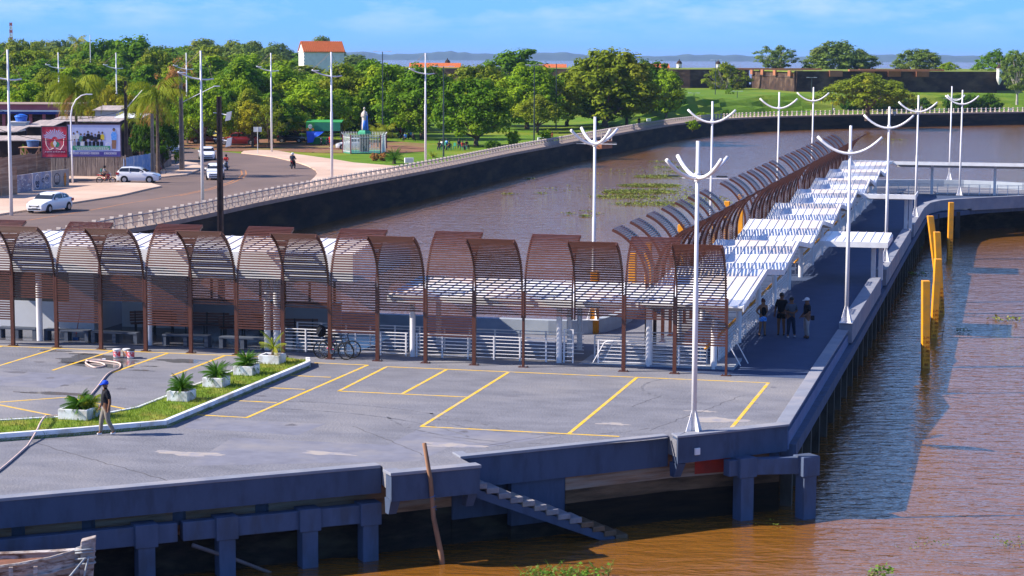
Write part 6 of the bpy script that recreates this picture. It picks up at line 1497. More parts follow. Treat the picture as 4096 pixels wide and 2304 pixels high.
# ================================================================== roadside town
M['oldwood'] = mat('weathered_boards', (0.22, 0.18, 0.165), (0.12, 0.095, 0.09), 1.6, .9, .02, 6, stretch=(7, 7, .5), c3=(0.30, 0.25, 0.22), sc3=1.0)
M['brownwood'] = mat('brown_boards', (0.34, 0.21, 0.14), (0.22, 0.13, 0.09), 1.6, .9, .02, 6, stretch=(.5, .5, 7), c3=(0.42, 0.30, 0.22), sc3=.8)
M['bluewash'] = mat('blue_painted_boards', (0.22, 0.34, 0.58), (0.16, 0.27, 0.50), 1.2, .85, c3=(0.38, 0.44, 0.56), sc3=1.4)
def fence(pts, h, label, m, w=.17, gap=.012, jag_=.12, seed=1, postm=None):
    """pts: list of photo pixels of the fence foot"""
    wp = [g(x, y) for x, y in pts]; e = empty('board_fence', wp[0], 0, label, 'fence', 'board fences along the road'); rr_ = random.Random(seed); o = wp[0]
    mb = MB()
    for p, d in resample([tuple((q - o).to_2d()) for q in wp], w):
        nn = Vector((-d.y, d.x)); hh = h + rr_.uniform(-jag_, jag_); k = rr_.uniform(-.012, .012); a = p + nn * k; b = p + d * (w - gap * rr_.uniform(.4, 2.2)) + nn * k; t = nn * .02
        mb.prism([tuple(a), tuple(b), tuple(b + t), tuple(a + t)], -.05, hh)
    mb.build('boards', m, e)
    for p, d in resample([tuple((q - o).to_2d()) for q in wp], 2.3):
        nn = Vector((-d.y, d.x)) * .08; c = MB(); c.cyl(p.x + nn.x, p.y + nn.y, -.05, h - .1, .05, 6); c.build('fence_post', postm or m, e)
    return e
fence([(190, 708), (500, 712)], 2.15, 'long weathered grey board fence under the billboard', M['oldwood'], seed=2)
fence([(500, 712), (606, 690)], 1.95, 'blue painted stretch of board fence with white scribbles', M['bluewash'], seed=3, jag_=.05)
fence([(606, 690), (686, 664)], 1.75, 'grey board fence stretch ending at the side street corner', M['oldwood'], seed=4)
# scribbles on the blue boards
A_, B_ = g(503, 711), g(603, 691); e = empty('painted_scribble', A_, 0, 'white and dark scribbled letters painted on the blue boards', 'graffiti'); rr_ = random.Random(9)
for k, m in ((0, M['white']), (1, M['clnavy'])):
    mb = MB(); dv = (B_ - A_)
    for i in range(16):
        t = .08 + .055 * i; z = .75 + .5 * rr_.random() - .25 * k; pts = []
        for j in range(5): pts.append(dv * (t + rr_.uniform(-.02, .03)) + Vector((-.02 - .03, -.05, z + rr_.uniform(-.16, .16))))
        mb.tube(pts, .018, 4)
    mb.build('strokes', m, e)
# brown plank hoarding and mural wall
def wallpanel(name, a, b, z0, z1, m, label, cat, th=.15, group=None):
    A_, B_ = g(*a), g(*b); e = empty(name, A_, 0, label, cat, group); d = (B_ - A_); n_ = Vector((-d.y, d.x, 0)).normalized() * th
    mb = MB(); mb.prism([(0, 0), (d.x, d.y), (d.x + n_.x, d.y + n_.y), (n_.x, n_.y)], z0, z1); mb.build('panel', m, e, bevel=.02); return e, d
M['muralA'] = mat('mural_mauve_grey', (0.34, 0.28, 0.30), (0.20, 0.20, 0.28), 1.6, .9, c3=(0.45, 0.43, 0.46), sc3=1.2, lo=.42, hi=.55)
M['muralB'] = mat('mural_blue_grey', (0.26, 0.30, 0.42), (0.36, 0.33, 0.34), 1.6, .9, c3=(0.18, 0.22, 0.36), sc3=1.1, lo=.42, hi=.55)
M['muralC'] = mat('mural_grey', (0.36, 0.33, 0.30), (0.28, 0.25, 0.24), 1.6, .9)
M['ink'] = mat('mural_black_line', (0.03, 0.03, 0.05), None, 2, .9); M['chalk'] = mat('mural_white_line', (0.75, 0.74, 0.76), None, 2, .9); M['morange'] = mat('mural_orange', (0.62, 0.25, 0.05), (0.5, 0.2, 0.05), 3, .9)
MW = 'painted concrete wall panels by the pavement'
mp = [((51, 781), (131, 769), 'muralA', 'painted wall panel with white scribbled letters on mauve grey, leftmost'), ((133, 768), (207, 757), 'muralB', 'painted wall panel with a long skull face on blue'), ((209, 756), (277, 747), 'muralC', 'painted wall panel with a grey bearded face and an orange figure')]
for i, (a, b, m, lab) in enumerate(mp):
    e, d = wallpanel('mural_wall_panel', a, b, -.05, 1.62, M[m], lab, 'wall', .15, MW); dn = d.normalized(); off = Vector((dn.y, -dn.x, 0)) * .012; L = d.length
    def at2(s_, z): return dn * s_ * L + off + Vector((0, 0, z))
    ink, ch_, og = MB(), MB(), MB()
    if i == 0:
        for k in range(26): s0 = rr_.uniform(.08, .9); z0 = rr_.uniform(.2, 1.4); ch_.tube([at2(s0 + rr_.uniform(-.05, .05), z0 + rr_.uniform(-.12, .12)) for _ in range(4)], .02, 4)
    if i == 1:
        ring = lambda mb, s0, z0, a_, b_, r_, n_=14: mb.tube([at2(s0 + a_ * math.cos(t * 6.283 / n_), z0 + b_ * math.sin(t * 6.283 / n_)) for t in range(n_)], r_, 4, closed=True)
        ring(ch_, .22, .85, .14, .62, .035); ring(ink, .16, .75, .035, .13, .04); ring(ink, .27, .75, .035, .13, .04); ink.tube([at2(.15, .42), at2(.3, .42)], .025, 4)
        for k in range(6): ink.tube([at2(.14 + k * .03, .32), at2(.14 + k * .03, .5)], .012, 4)
        ring(ch_, .75, 1.0, .16, .4, .03); ring(ink, .70, 1.05, .04, .1, .02); ring(ink, .80, 1.05, .04, .1, .02); ring(ink, .54, .9, .07, .16, .03)
        for k in range(10): s0 = rr_.uniform(.5, .95); ch_.tube([at2(s0, rr_.uniform(.1, .7)), at2(s0 + .05, rr_.uniform(.1, .7))], .015, 4)
    if i == 2:
        ring(ink, .28, .85, .17, .5, .03); ring(ch_, .22, .98, .04, .08, .02); ring(ch_, .36, .98, .04, .08, .02); ring(ink, .28, .5, .08, .05, .02)
        for k in range(8): ch_.tube([at2(.14 + k * .04, 1.25), at2(.12 + k * .045, 1.45)], .015, 4)
        og.tube([at2(.75, .15), at2(.75, .8), at2(.76, 1.3)], [.16, .26, .12], 6); ring(ink, .70, .95, .03, .05, .02); ring(ink, .80, .95, .03, .05, .02)
    for nm, mb, mm_ in (('dark_strokes', ink, M['ink']), ('pale_strokes', ch_, M['chalk']), ('orange_figure', og, M['morange'])):
        if mb.v:
            for q in range(len(mb.v)):
                v_ = mb.v[q]; dist = (v_ - Vector((0, 0, v_.z))).dot(off.normalized()); mb.v[q] = v_ - off.normalized() * (dist - .02 if abs(dist) < 9 else 0) + off.normalized() * (.012 if dist > .012 else 0)
            mb.build(nm, mm_, e)
fence([(-60, 800), (60, 784)], 2.4, 'brown plank hoarding at the left edge of the photo', M['brownwood'], seed=6, w=.9, gap=.01)
fence([(-10, 752), (190, 722)], 2.75, 'brown horizontal plank hoarding rising behind the painted wall panels', M['brownwood'], seed=7, w=1.1, gap=.01)
fence([(0, 690), (110, 680)], 2.3, 'grey picket fence left of the wooden tank tower', M['oldwood'], seed=8, w=.14)
# billboard
YB = 186.0
def bpt(x, y): return at(x, y, YB)
M['bbred'] = mat('poster_red', (0.62, 0.045, 0.075), (0.50, 0.03, 0.06), .9, .6, c3=(0.72, 0.22, 0.24), sc3=.8)
M['bblue'] = mat('poster_pale_blue', (0.50, 0.56, 0.78), (0.42, 0.47, 0.72), .8, .6); M['bbgreen'] = mat('poster_green', (0.05, 0.30, 0.17), None, 2, .6); M['bbnavy'] = mat('poster_navy', (0.08, 0.07, 0.25), (0.10, 0.08, 0.3), 2, .6); M['bbmag'] = mat('poster_dark_red', (0.35, 0.02, 0.08), None, 2, .6)
M['bbframe'] = mat('billboard_frame', (0.10, 0.07, 0.10), None, 2, .6)
def board(x0, x1, yt, yb, m, label):
    a, b = bpt(x0, yb), bpt(x1, yt); e = empty('billboard', (a.x, YB, 0), 0, label, 'billboard', 'two billboard panels above the fence'); Wb, z0, z1 = b.x - a.x, a.z, b.z
    mb = MB(); mb.box(0, 0, z0, Wb, .06, z1); mb.build('poster', m, e)
    mb = MB(); t = .09
    mb.box(-t, -.03, z0 - t, Wb + t, .10, z0 - .002); mb.box(-t, -.03, z1 + .002, Wb + t, .10, z1 + t); mb.box(-t, -.03, z0, -.002, .10, z1); mb.box(Wb + .002, -.03, z0, Wb + t, .10, z1); mb.build('frame', M['bbframe'], e)
    for x in (.3, Wb - .3): mb = MB(); mb.box(x - .09, .11, 0, x + .09, .29, z1); mb.build('support_post', M['brownwood'], e)
    return e, Wb, z0, z1
e, Wb, z0, z1 = board(170, 269, 508, 628, M['bbred'], 'red billboard panel with a pale sunburst emblem and a slogan')
def flat(e, name, pts, y, m): mb = MB(); mb.prism([(x, z) for x, z in pts], 0, .004); mb.xf(Matrix.Translation((0, y, 0)) @ Matrix.Rotation(math.pi / 2, 4, 'X')); return mb.build(name, m, e)
def disc(cx, cz, rx, rz_, n=20, a0=0, a1=6.2832): return [(cx + rx * math.cos(a0 + (a1 - a0) * i / n), cz + rz_ * math.sin(a0 + (a1 - a0) * i / n)) for i in range(n)]
cx_, cz_ = Wb * .5, z0 + (z1 - z0) * .58
mb = MB()
for k in range(15):
    a = R(15 + k * 10.7); r0, r1 = .28, .98 + .1 * (k % 2)
    q = [(cx_ + r0 * math.cos(a - .07), cz_ + r0 * math.sin(a - .07)), (cx_ + r1 * math.cos(a - .05), cz_ + r1 * .85 * math.sin(a - .05)), (cx_ + (r1 + .1) * math.cos(a), cz_ + (r1 + .1) * .85 * math.sin(a)), (cx_ + r1 * math.cos(a + .05), cz_ + r1 * .85 * math.sin(a + .05)), (cx_ + r0 * math.cos(a + .07), cz_ + r0 * math.sin(a + .07))]
    mb.add([(x, -.008, z) for x, z in q], [(0, 1, 2, 3, 4)])
mb.build('sunburst_emblem', M['bblue'], e)
flat(e, 'emblem_leaf', disc(cx_ + .2, cz_ - .45, .22, .26), -.01, M['bbgreen']); flat(e, 'emblem_leaf', disc(cx_ - .2, cz_ - .45, .22, .26), -.010, M['morange']); flat(e, 'emblem_diamond', [(cx_, cz_ - .75), (cx_ + .18, cz_ - .35), (cx_, cz_ + .05), (cx_ - .18, cz_ - .35)], -.016, M['chalk'])
mb = MB()
for sgn in (-1, 1):
    mb.tube([(cx_ + sgn * .85, -.01, cz_ + .1), (cx_ + sgn * .8, -.01, cz_ - .5), (cx_ + sgn * .5, -.01, cz_ - .95), (cx_ + sgn * .1, -.01, cz_ - .8)], .025, 4)
mb.build('emblem_scroll', M['chalk'], e)
flat(e, 'slogan_band', [(.22, z0 + .33), (Wb - .18, z0 + .38), (Wb - .18, z0 + .66), (.22, z0 + .60)], -.012, M['bbmag'])
def put_text(e, s, size, loc, m, rz=(math.pi / 2, 0, 0), name='lettering'):
    o = bpy.data.objects.new(name, textmesh(s, size, m)); COL.objects.link(o); o.parent = e; o.location = loc; o.rotation_euler = rz; return o
put_text(e, 'A GENTE SE VÊ EM AFUÁ', .172, (Wb / 2, -.022, z0 + .43), M['chalk'])
e, Wb, z0, z1 = board(273, 480, 500, 625, M['bblue'], 'wide billboard panel with a photo of a group of people')
H_b = z1 - z0
skins = [M['skinb'], M['skinl']]; tops = [M['clwhite'], M['clwhite'], M['palm'] if 'palm' in M else M['clgreen'], M['clblack'], M['clblack'], M['clblack'], M['clnavy'], M['clblack'], M['clyel'] if 'clyel' in M else M['caryellow']]
def pfig(x, zb, s_, top, sk, hair):
    o1 = flat(e, 'printed_torso', [(x - .26 * s_, zb), (x + .26 * s_, zb), (x + .30 * s_, zb + .6 * s_), (x + .16 * s_, zb + .85 * s_), (x - .16 * s_, zb + .85 * s_), (x - .30 * s_, zb + .6 * s_)], -.008 - .001 * s_, top)
    o2 = flat(e, 'printed_hair', disc(x, zb + 1.08 * s_, .14 * s_, .18 * s_, 12), -.0125, hair); o3 = flat(e, 'printed_face', disc(x, zb + 1.03 * s_, .095 * s_, .135 * s_, 12), -.0165, sk)
for k in range(9): pfig(.55 + k * .335, z0 + H_b * (.50 + .05 * math.sin(k * 1.9)), .62, tops[k], skins[k % 2], M['hair'])
for k in range(8): pfig(.62 + k * .36, z0 + H_b * .33, .52, [M['clstone'], M['clnavy'], M['clwhite'], M['clblack'], M['clnavy'], M['clblack'], M['clblack'], M['clnavy']][k], skins[(k + 1) % 2], M['hair'])
pfig(Wb - .58, z0 + H_b * .52, .9, M['clblue'], M['skinl'], M['hair']); flat(e, 'printed_legs', [(Wb - .78, z0 + .72), (Wb - .42, z0 + .72), (Wb - .36, z0 + H_b * .52), (Wb - .80, z0 + H_b * .52)], -.0095, M['skinl'])
flat(e, 'printed_roundel', disc(Wb - 1.12, z0 + H_b * .36, .26, .26), -.018, M['chalk']); flat(e, 'printed_roundel_core', disc(Wb - 1.12, z0 + H_b * .36, .2, .2), -.0225, M['bblue'])
flat(e, 'green_band', [(.38, z0 + .58), (Wb - .95, z0 + .62), (Wb - .95, z0 + .98), (.30, z0 + .98)], -.024, M['bbgreen'])
mb = MB(); rq = random.Random(4)
for r_ in range(3):
    x = .62 + .1 * r_
    while x < Wb - 1.2: w_ = rq.uniform(.06, .2); mb.box(x, -.032, z0 + .84 - r_ * .105, x + w_, -.029, z0 + .89 - r_ * .105); x += w_ + .04
mb.build('small_print', M['chalk'], e)
flat(e, 'navy_footer', [(.0, z0 + .02), (Wb, z0 + .02), (Wb, z0 + .50), (.0, z0 + .40)], -.007, M['bbnavy'])
for x0_, x1_ in ((.12, 1.05), (1.12, 2.0), (2.1, 2.9), (3.35, Wb - .35)): flat(e, 'sponsor_strip', [(x0_, z0 + .20), (x1_, z0 + .20), (x1_, z0 + .36), (x0_, z0 + .36)], -.0125, M['chalk'])
mb = MB(); x = .16
while x < Wb - .4: w_ = rq.uniform(.04, .14); mb.box(x, -.0205, z0 + .245, x + w_, -.018, z0 + .32); x += w_ + .05
mb.build('sponsor_print', M['bbnavy'], e)
# shacks, roofs, tanks
M['zinc'] = mat('old_zinc_sheet', (0.42, 0.36, 0.33), (0.28, 0.23, 0.21), 1.2, .7, .03, 4, stretch=(6, .6, 1), c3=(0.5, 0.4, 0.36), sc3=.6)
M['maroon'] = mat('maroon_fascia', (0.42, 0.13, 0.15), (0.36, 0.11, 0.13), 1, .7); M['navyband'] = mat('navy_fascia', (0.03, 0.05, 0.22), None, 1, .6); M['darkin'] = mat('dark_interior', (0.03, 0.022, 0.02), (0.05, 0.035, 0.03), 1, .9)
def slabroof(e, x0, x1, y0, y1, z0, z1, m, th=.08, name='roof'):
    mb = MB(); mb.add([(x0, y0, z0), (x1, y0, z0), (x1, y1, z1), (x0, y1, z1), (x0, y0, z0 - th), (x1, y0, z0 - th), (x1, y1, z1 - th), (x0, y1, z1 - th)], [(0, 1, 2, 3), (7, 6, 5, 4), (0, 4, 5, 1), (1, 5, 6, 2), (2, 6, 7, 3), (3, 7, 4, 0)]); return mb.build(name, m, e)
a = at(-60, 420, 236); b = at(288, 405, 236)
e = empty('market_hall', (a.x, 236, 0), 0, 'long open hall with orange tiled eave and maroon and navy fascia at the left', 'building'); L = b.x - a.x; zt = a.z
slabroof(e, -1, L + .5, -.6, 7, zt + .16, zt + .2, M['cap'])
mb = MB(); mb.box(-1, -.4, zt - .55, L, -.2, zt + .1); mb.build('upper_fascia', M['maroon'], e); mb = MB(); mb.box(-1, -.42, zt - .75, L, -.22, zt - .56); mb.build('white_fascia', M['white'], e); mb = MB(); mb.box(-1, -.43, zt - 1.05, L, -.21, zt - .76); mb.build('lower_fascia', M['navyband'], e)
for k in range(7): mb = MB(); mb.box(.4 + k * L / 6.5, 0, 0, .75 + k * L / 6.5, .3, zt - .8); mb.build('column', M['maroon'], e)
mb = MB(); mb.box(-1, 5.5, 0, L, 5.7, zt - .6); mb.build('rear_wall', M['darkin'], e)
def shack(x0, x1, yt, yb, Y, dep, rise, label, wm=None, rm=None, open_=True):
    rise *= .45
    a = at(x0, yt, Y); b = at(x1, yt, Y); e = empty('shack', (a.x, Y, 0), 0, label, 'shack', 'small shacks behind the road fence'); L = b.x - a.x; z = a.z
    slabroof(e, -.3, L + .3, -.4, dep, z, z + rise, rm or M['zinc']); mb = MB(); mb.box(0, 0, 0, L, .1, z - .12); mb.box(0, .1, 0, .1, dep - .2, z - .1); mb.box(L - .1, .1, 0, L, dep - .2, z - .1); mb.build('wall', wm or M['darkin'], e)
    mb = MB(); mb.box(L * .35, -.03, 0, L * .35 + .8, -.002, min(1.9, z - .3)); mb.build('door', M['brownwood'], e)
    mb = MB(); mb.box(L * .65, -.03, 1.0, L * .65 + .7, -.002, 1.7); mb.build('window', M['glass'], e)
shack(110, 200, 505, 600, 212, 7, 1.0, 'low shack with pale zinc roof right of the white tank tower')
shack(-40, 60, 525, 640, 204, 5, .8, 'dark shack with sagging roof at the left edge')
shack(-40, 168, 560, 640, 196, 3.5, .7, 'dark lean-to roof running behind the wooden tank stand')
shack(205, 470, 484, 560, 218, 6, .8, 'long shack roof just above the billboard')
shack(470, 560, 470, 560, 222, 5, .8, 'white eaved shack roof right of the billboard', wm=M['darkin'], rm=M['white'])
shack(380, 470, 440, 520, 240, 6, .9, 'pale roof behind the two palms', wm=M['limewash'])
M['tankblue'] = mat('tank_blue', (0.015, 0.14, 0.62), (0.012, 0.11, 0.52), 1, .5); M['tankgrey'] = mat('faded_tank_blue', (0.08, 0.16, 0.34), (0.06, 0.12, 0.28), 1, .6); M['newwood'] = mat('raw_timber', (0.55, 0.32, 0.19), (0.45, 0.26, 0.15), 2, .8)
a = at(79, 545, 214); e = empty('tank_tower', (a.x, 214, 0), 0, 'square white rendered tower carrying a bright blue water tank', 'tower'); zt = at(79, 490, 214).z; mb = MB(); mb.box(-.85, -.8, 0, .85, .8, zt); mb.build('wall', M['limewash'], e); mb = MB(); mb.box(-.95, -.9, zt, .95, .9, zt + .12); mb.build('top_slab', M['limewash'], e)
e2 = empty('water_tank', (a.x + .2, 214, zt + .12), 0, 'bright blue round water tank on the white tower', 'water tank'); mb = MB(); mb.lathe([(.55, 0), (.68, .45), (.70, .5)], n=16); mb.build('tank', M['tankblue'], e2); mb = MB(); mb.lathe([(.74, .5), (.72, .56), (.45, .72), (.15, .8), (.02, .8)], n=16); mb.build('lid', M['tankblue'], e2)
a = at(128, 590, 188); zt = a.z; e = empty('tank_stand', (a.x, 188, 0), 0, 'raw timber trestle carrying a faded blue water tank', 'stand'); mb = MB(); w = .85
for sx_ in (-1, 1):
    for sy in (-1, 1): mb = MB(); mb.box(sx_ * w - .06, sy * w - .06, 0, sx_ * w + .06, sy * w + .06, zt); mb.build('leg', M['newwood'], e)
mb = MB()
for sy in (-1, 1): mb.bar((-w, sy * (w + .07), .3), (w, sy * (w + .07), zt - .1), .05, .1); mb.bar((w, sy * (w + .1), .3), (-w, sy * (w + .1), zt - .1), .05, .1); mb.bar((-w, sy * w, zt * .5), (w, sy * w, zt * .5), .06, .1)
mb.build('brace', M['newwood'], e); mb = MB(); mb.box(-1.05, -1.05, zt, 1.05, 1.05, zt + .06); mb.build('platform', M['newwood'], e)
e = empty('water_tank', (a.x + .1, 188, zt + .06), 0, 'faded blue round water tank on the raw timber trestle', 'water tank'); mb = MB(); mb.lathe([(.50, 0), (.60, .52), (.62, .56)], n=16); mb.build('tank', M['tankgrey'], e); mb = MB(); mb.lathe([(.66, .56), (.66, .6), (.3, .66), (.02, .66)], n=16); mb.build('lid', M['tankgrey'], e)

# ================================================================== park things
M['statblue'] = mat('statue_blue', (0.03, 0.16, 0.62), None, 2, .5); M['statpale'] = mat('statue_cream', (0.65, 0.55, 0.48), (0.58, 0.48, 0.42), 3, .6); M['statgreen'] = mat('pedestal_green', (0.05, 0.30, 0.17), None, 2, .6); M['statdark'] = mat('pedestal_dark', (0.06, 0.06, 0.07), None, 2, .6)
c = at(1458, 560, 246); e = empty('statue', (c.x, 246, 0), R(10), 'painted statue of a robed woman holding a child, on a tall pedestal', 'statue'); zp = at(1458, 521, 246).z; zh = at(1458, 428, 246).z; Hs = zh - zp
mb = MB(); mb.box(-.55, -.55, 0, .55, .55, zp - .55); mb.build('pedestal', M['statdark'], e); mb = MB(); mb.box(-.75, -.75, zp - .55, .75, .75, zp - .45); mb.lathe([(.85, zp - .45), (.85, zp - .25), (.55, zp)], n=4); mb.build('pedestal_cap', M['statgreen'], e)
mb = MB(); mb.lathe([(.36, 0), (.34, Hs * .15), (.30, Hs * .45), (.33, Hs * .62), (.30, Hs * .76), (.12, Hs * .83), (.09, Hs * .86)], (0, 0, zp), 12); mb.build('robe', M['statpale'], e, smooth=True)
mb = MB(); mb.add(*(lambda n=9: ([(.40 * math.cos(R(-60 + 240 * i / n)) * k_, .40 * math.sin(R(-60 + 240 * i / n)) * k_, z_) for z_, k_ in ((zp + .05, 1.25), (zp + Hs * .45, 1.05), (zp + Hs * .66, 1.05), (zp + Hs * .80, .75)) for i in range(n + 1)], [(j * (n + 1) + i, j * (n + 1) + i + 1, (j + 1) * (n + 1) + i + 1, (j + 1) * (n + 1) + i) for j in range(3) for i in range(n)]))()); mb.build('cloak', M['statblue'], e, smooth=True)
mb = MB(); mb.lathe([(.34, 0), (.32, Hs * .22), (.29, Hs * .40), (.12, Hs * .44)], (0.03, -.06, zp + .04), 10); mb.build('skirt', M['statblue'], e, smooth=True)
mb = MB(); mb.lathe([(.05, -.15), (.11, -.05), (.125, .04), (.09, .13), (.02, .17)], (0, 0, zp + Hs * .93), 10); mb.build('head', M['statpale'], e, smooth=True)
mb = MB(); mb.lathe([(.10, -.25), (.13, -.05), (.06, .05), (.085, .12), (.08, .20), (.02, .25)], (.24, -.22, zp + Hs * .70), 10); mb.tube([(-.30, 0, zp + Hs * .74), (-.38, -.12, zp + Hs * .60), (-.1, -.33, zp + Hs * .58)], [.09, .08, .06], 6); mb.build('child', M['statpale'], e, smooth=True)
# fence round the statue
M['galv'] = mat('pale_fence_paint', (0.62, 0.64, 0.64), (0.5, 0.52, 0.52), 3, .5)
fp2 = [g(1372, 611), g(1403, 615), g(1523, 614), g(1543, 609)]; fpb = [at(1543, 600, 251), at(1372, 600, 251)]
pts = [tuple(q.to_2d()) for q in fp2] + [tuple(q.to_2d()) for q in fpb] + [tuple(fp2[0].to_2d())]
e = empty('statue_fence', (*pts[0], 0), 0, 'tall white barred fence round the statue with outward bent tips', 'fence'); mb = MB(); o2 = Vector(pts[0])
for p, d in resample([tuple(Vector(q) - o2) for q in pts], .20):
    nn = Vector((d.y, -d.x)) * .16; mb.tube([(p.x, p.y, .1), (p.x, p.y, 2.15), (p.x + nn.x, p.y + nn.y, 2.42)], .022, 4)
mb.build('bars', M['galv'], e)
mb = MB()
for z in (.25, 1.95): mb.tube([(*(Vector(q) - o2), z) for q in pts], .03, 4)
mb.build('rails', M['galv'], e)
mb = MB(); mb.prism([tuple(Vector(q) - o2) for q in pts[:-1]], .0, .10); mb.build('plinth', M['statgreen'], e)
for q in pts[:-1]: mb = MB(); q = Vector(q) - o2; mb.box(q.x - .07, q.y - .07, 0, q.x + .07, q.y + .07, 2.3); mb.build('fence_post', M['maroon'], e)
# kiosk
M['kgreen'] = mat('kiosk_green', (0.05, 0.33, 0.08), (0.04, 0.25, 0.07), 1, .6); M['tarp'] = mat('blue_tarpaulin', (0.02, 0.12, 0.75), (0.015, 0.09, 0.6), 2, .4)
a = at(1224, 560, 268); b = at(1338, 560, 268); z1_ = at(1224, 492, 268).z; z0_ = at(1224, 525, 268).z; Wk = b.x - a.x
e = empty('snack_kiosk', (a.x, 268, 0), 0, 'snack kiosk with green printed banner under the trees', 'kiosk')
mb = MB(); mb.box(0, 0, z0_, Wk * .3, .06, z1_); mb.build('banner', M['kgreen'], e); mb = MB(); mb.box(Wk * .3 + .01, .1, z0_ + .05, Wk * 1.2, .16, z1_ + .05); mb.build('side_banner', M['bbgreen'], e)
flat(e, 'banner_badge', disc(Wk * .15, (z0_ + z1_) / 2 + .1, .28, .3), -.01, M['white']); put_text(e, 'AÇAÍ', .2, (Wk * .15, -.03, (z0_ + z1_) / 2 + .02), M['kgreen']); flat(e, 'banner_fruit', disc(Wk * .06, z0_ + .25, .18, .2), -.012, M['morange']); flat(e, 'banner_fruit', disc(Wk * .24, z0_ + .25, .18, .2), -.012, M['morange'])
slabroof(e, 0, Wk * 1.25, .1, 3.2, z1_ + .12, z1_ + .35, M['kgreen'], name='awning_roof')
for x in (.08, Wk * .5, Wk * .95, Wk * 1.2):
    for y in (.2, 3): mb = MB(); mb.cyl(x, y, 0, z1_ + .1, .04, 6); mb.build('post', M['gbench'], e)
mb = MB(); mb.box(Wk * .1, 1.2, 0, Wk * .9, 1.9, .95); mb.build('counter', M['kgreen'], e)
e = empty('tarpaulin', (a.x + .1, 267.6, 0), 0, 'bright blue tarpaulin hanging below the green banner', 'tarpaulin'); mb = MB(); mb.add([(0, 0, z0_), (Wk * .32, -.05, z0_), (Wk * .62, .0, z0_ + .0), (Wk * .45, -.3, z0_ - .55), (Wk * .30, -.25, z0_ - .8), (Wk * .24, -.2, .35), (Wk * .04, -.05, .3), (0, .03, z0_), (Wk * .32, -.02, z0_), (Wk * .62, .03, z0_), (Wk * .45, -.27, z0_ - .55), (Wk * .30, -.22, z0_ - .8), (Wk * .24, -.17, .35), (Wk * .04, -.02, .3)], [(0, 6, 5, 4, 3, 2, 1), (7, 8, 9, 10, 11, 12, 13)]); mb.build('sheet', M['tarp'], e)
a = at(1207, 520, 275); e = empty('parasol', (a.x, 275, 0), 0, 'orange and white parasol left of the kiosk', 'parasol'); zt = at(1207, 508, 275).z; mb = MB(); mb.lathe([(1.1, zt - .5), (.6, zt - .22), (.05, zt)], n=8); mb.build('cover', M['morange'], e); mb = MB(); mb.cyl(0, 0, 0, zt - .1, .03, 6); mb.build('pole', M['white'], e)
# sign boxes on the lawn
def signbox(x, yb, yt, w, label, name='sign_box'):
    p = g(x, yb); H = at(x, yt, p.y).z; e = empty(name, p, R(20), label, 'sign', 'white sign boxes on the lawn'); mb = MB(); mb.box(-.06, -.06, 0, .06, .06, H * .5); mb.build('post', M['white'], e); mb = MB(); mb.box(-w / 2, -.12, H * .45, w / 2, .12, H); mb.build('box', M['white'], e, bevel=.02)
    mb = MB(); mb.box(-w * .4, -.135, H * .55, w * .4, -.121, H * .92); mb.build('face', M['galv'], e)
signbox(1636, 668, 631, 1.0, 'white sign box on the lawn left of a white lamp'); signbox(2163, 572, 550, .9, 'white sign box between the two clipped bushes'); signbox(2595, 494, 474, .8, 'white sign box at the bend of the balustrade'); signbox(3578, 462, 446, .8, 'white box behind the far balustrade'); signbox(4040, 448, 434, .9, 'white box at the right end of the far balustrade'); signbox(2105, 590, 578, 1.1, 'low white box beside the left clipped bush')
p = g(1031, 617); e = empty('road_sign', p, 0, 'back of a road sign on a grey post at the promenade start', 'road sign'); mb = MB(); mb.cyl(0, 0, 0, 3.3, .04, 6); mb.build('post', M['galv'], e); mb = MB(); mb.box(-.5, .05, 2.7, .5, .08, 3.3); mb.build('plate', M['galv'], e)
# seated crowd with green chairs
M['chairgreen'] = mat('green_plastic', (0.03, 0.22, 0.14), None, 2, .4)
def chair(loc, rz, label):
    e = empty('plastic_chair', loc, rz, label, 'chair', 'green plastic chairs on the lawn'); mb = MB(); mb.box(-.22, -.22, .42, .22, .22, .45); mb.build('seat', M['chairgreen'], e); mb = MB(); mb.box(-.22, .20, .45, .22, .24, .85); mb.build('backrest', M['chairgreen'], e)
    for sx_ in (-.2, .2):
        for sy in (-.2, .2): mb = MB(); mb.box(sx_ - .02, sy - .02, 0, sx_ + .02, sy + .02, .42); mb.build('leg', M['chairgreen'], e)
def sitter(loc, rz, top, label): return person(loc, rz, 1.66, label, top, 'clnavy', seat=.52, shoes=None, legL=((.12, -.40, .50), (.12, -.42, .08)), legR=((-.12, -.40, .50), (-.12, -.42, .08)), armL=((.24, -.1, .80), (.14, -.30, .62)), armR=((-.24, -.1, .80), (-.14, -.30, .62)), group='people sitting in the park', simple=True, fingers=False)
tt = ['clblack', 'clwhite', 'clblue', 'clblack', 'clgrey', 'clnavy', 'clred', 'clblack']; tn = {'clblack': 'black', 'clwhite': 'white', 'clblue': 'blue', 'clgrey': 'grey', 'clnavy': 'navy', 'clred': 'red'}
for i, x in enumerate((1757, 1767, 1786, 1798, 1814, 1836, 1850, 1866)):
    q = g(x, 602 - (i % 3) * 4); a_ = R(rnd.uniform(-160, 160)); chair(q, a_, 'green plastic chair, %s from the left in the seated circle by the park lamp' % ordw[i])
    if i not in (4,): sitter(q, a_, tt[i], 'seated person in %s, %s from the left in the circle by the park lamp' % (tn[tt[i]], ordw[i]))
for i, x in enumerate((1602, 1612, 1622, 1634, 1644, 1652)):
    q = g(x, 548 + (i % 3) * 9); a_ = R(rnd.uniform(-160, 160)); sitter(q, a_, ['clred', 'clblack', 'clblue', 'clwhite', 'clblue', 'clblack'][i], 'person in %s, %s from the left in the crowd below the broad tree' % (['red', 'black', 'blue', 'white', 'pale blue', 'dark clothes'][i], ordw[i]))
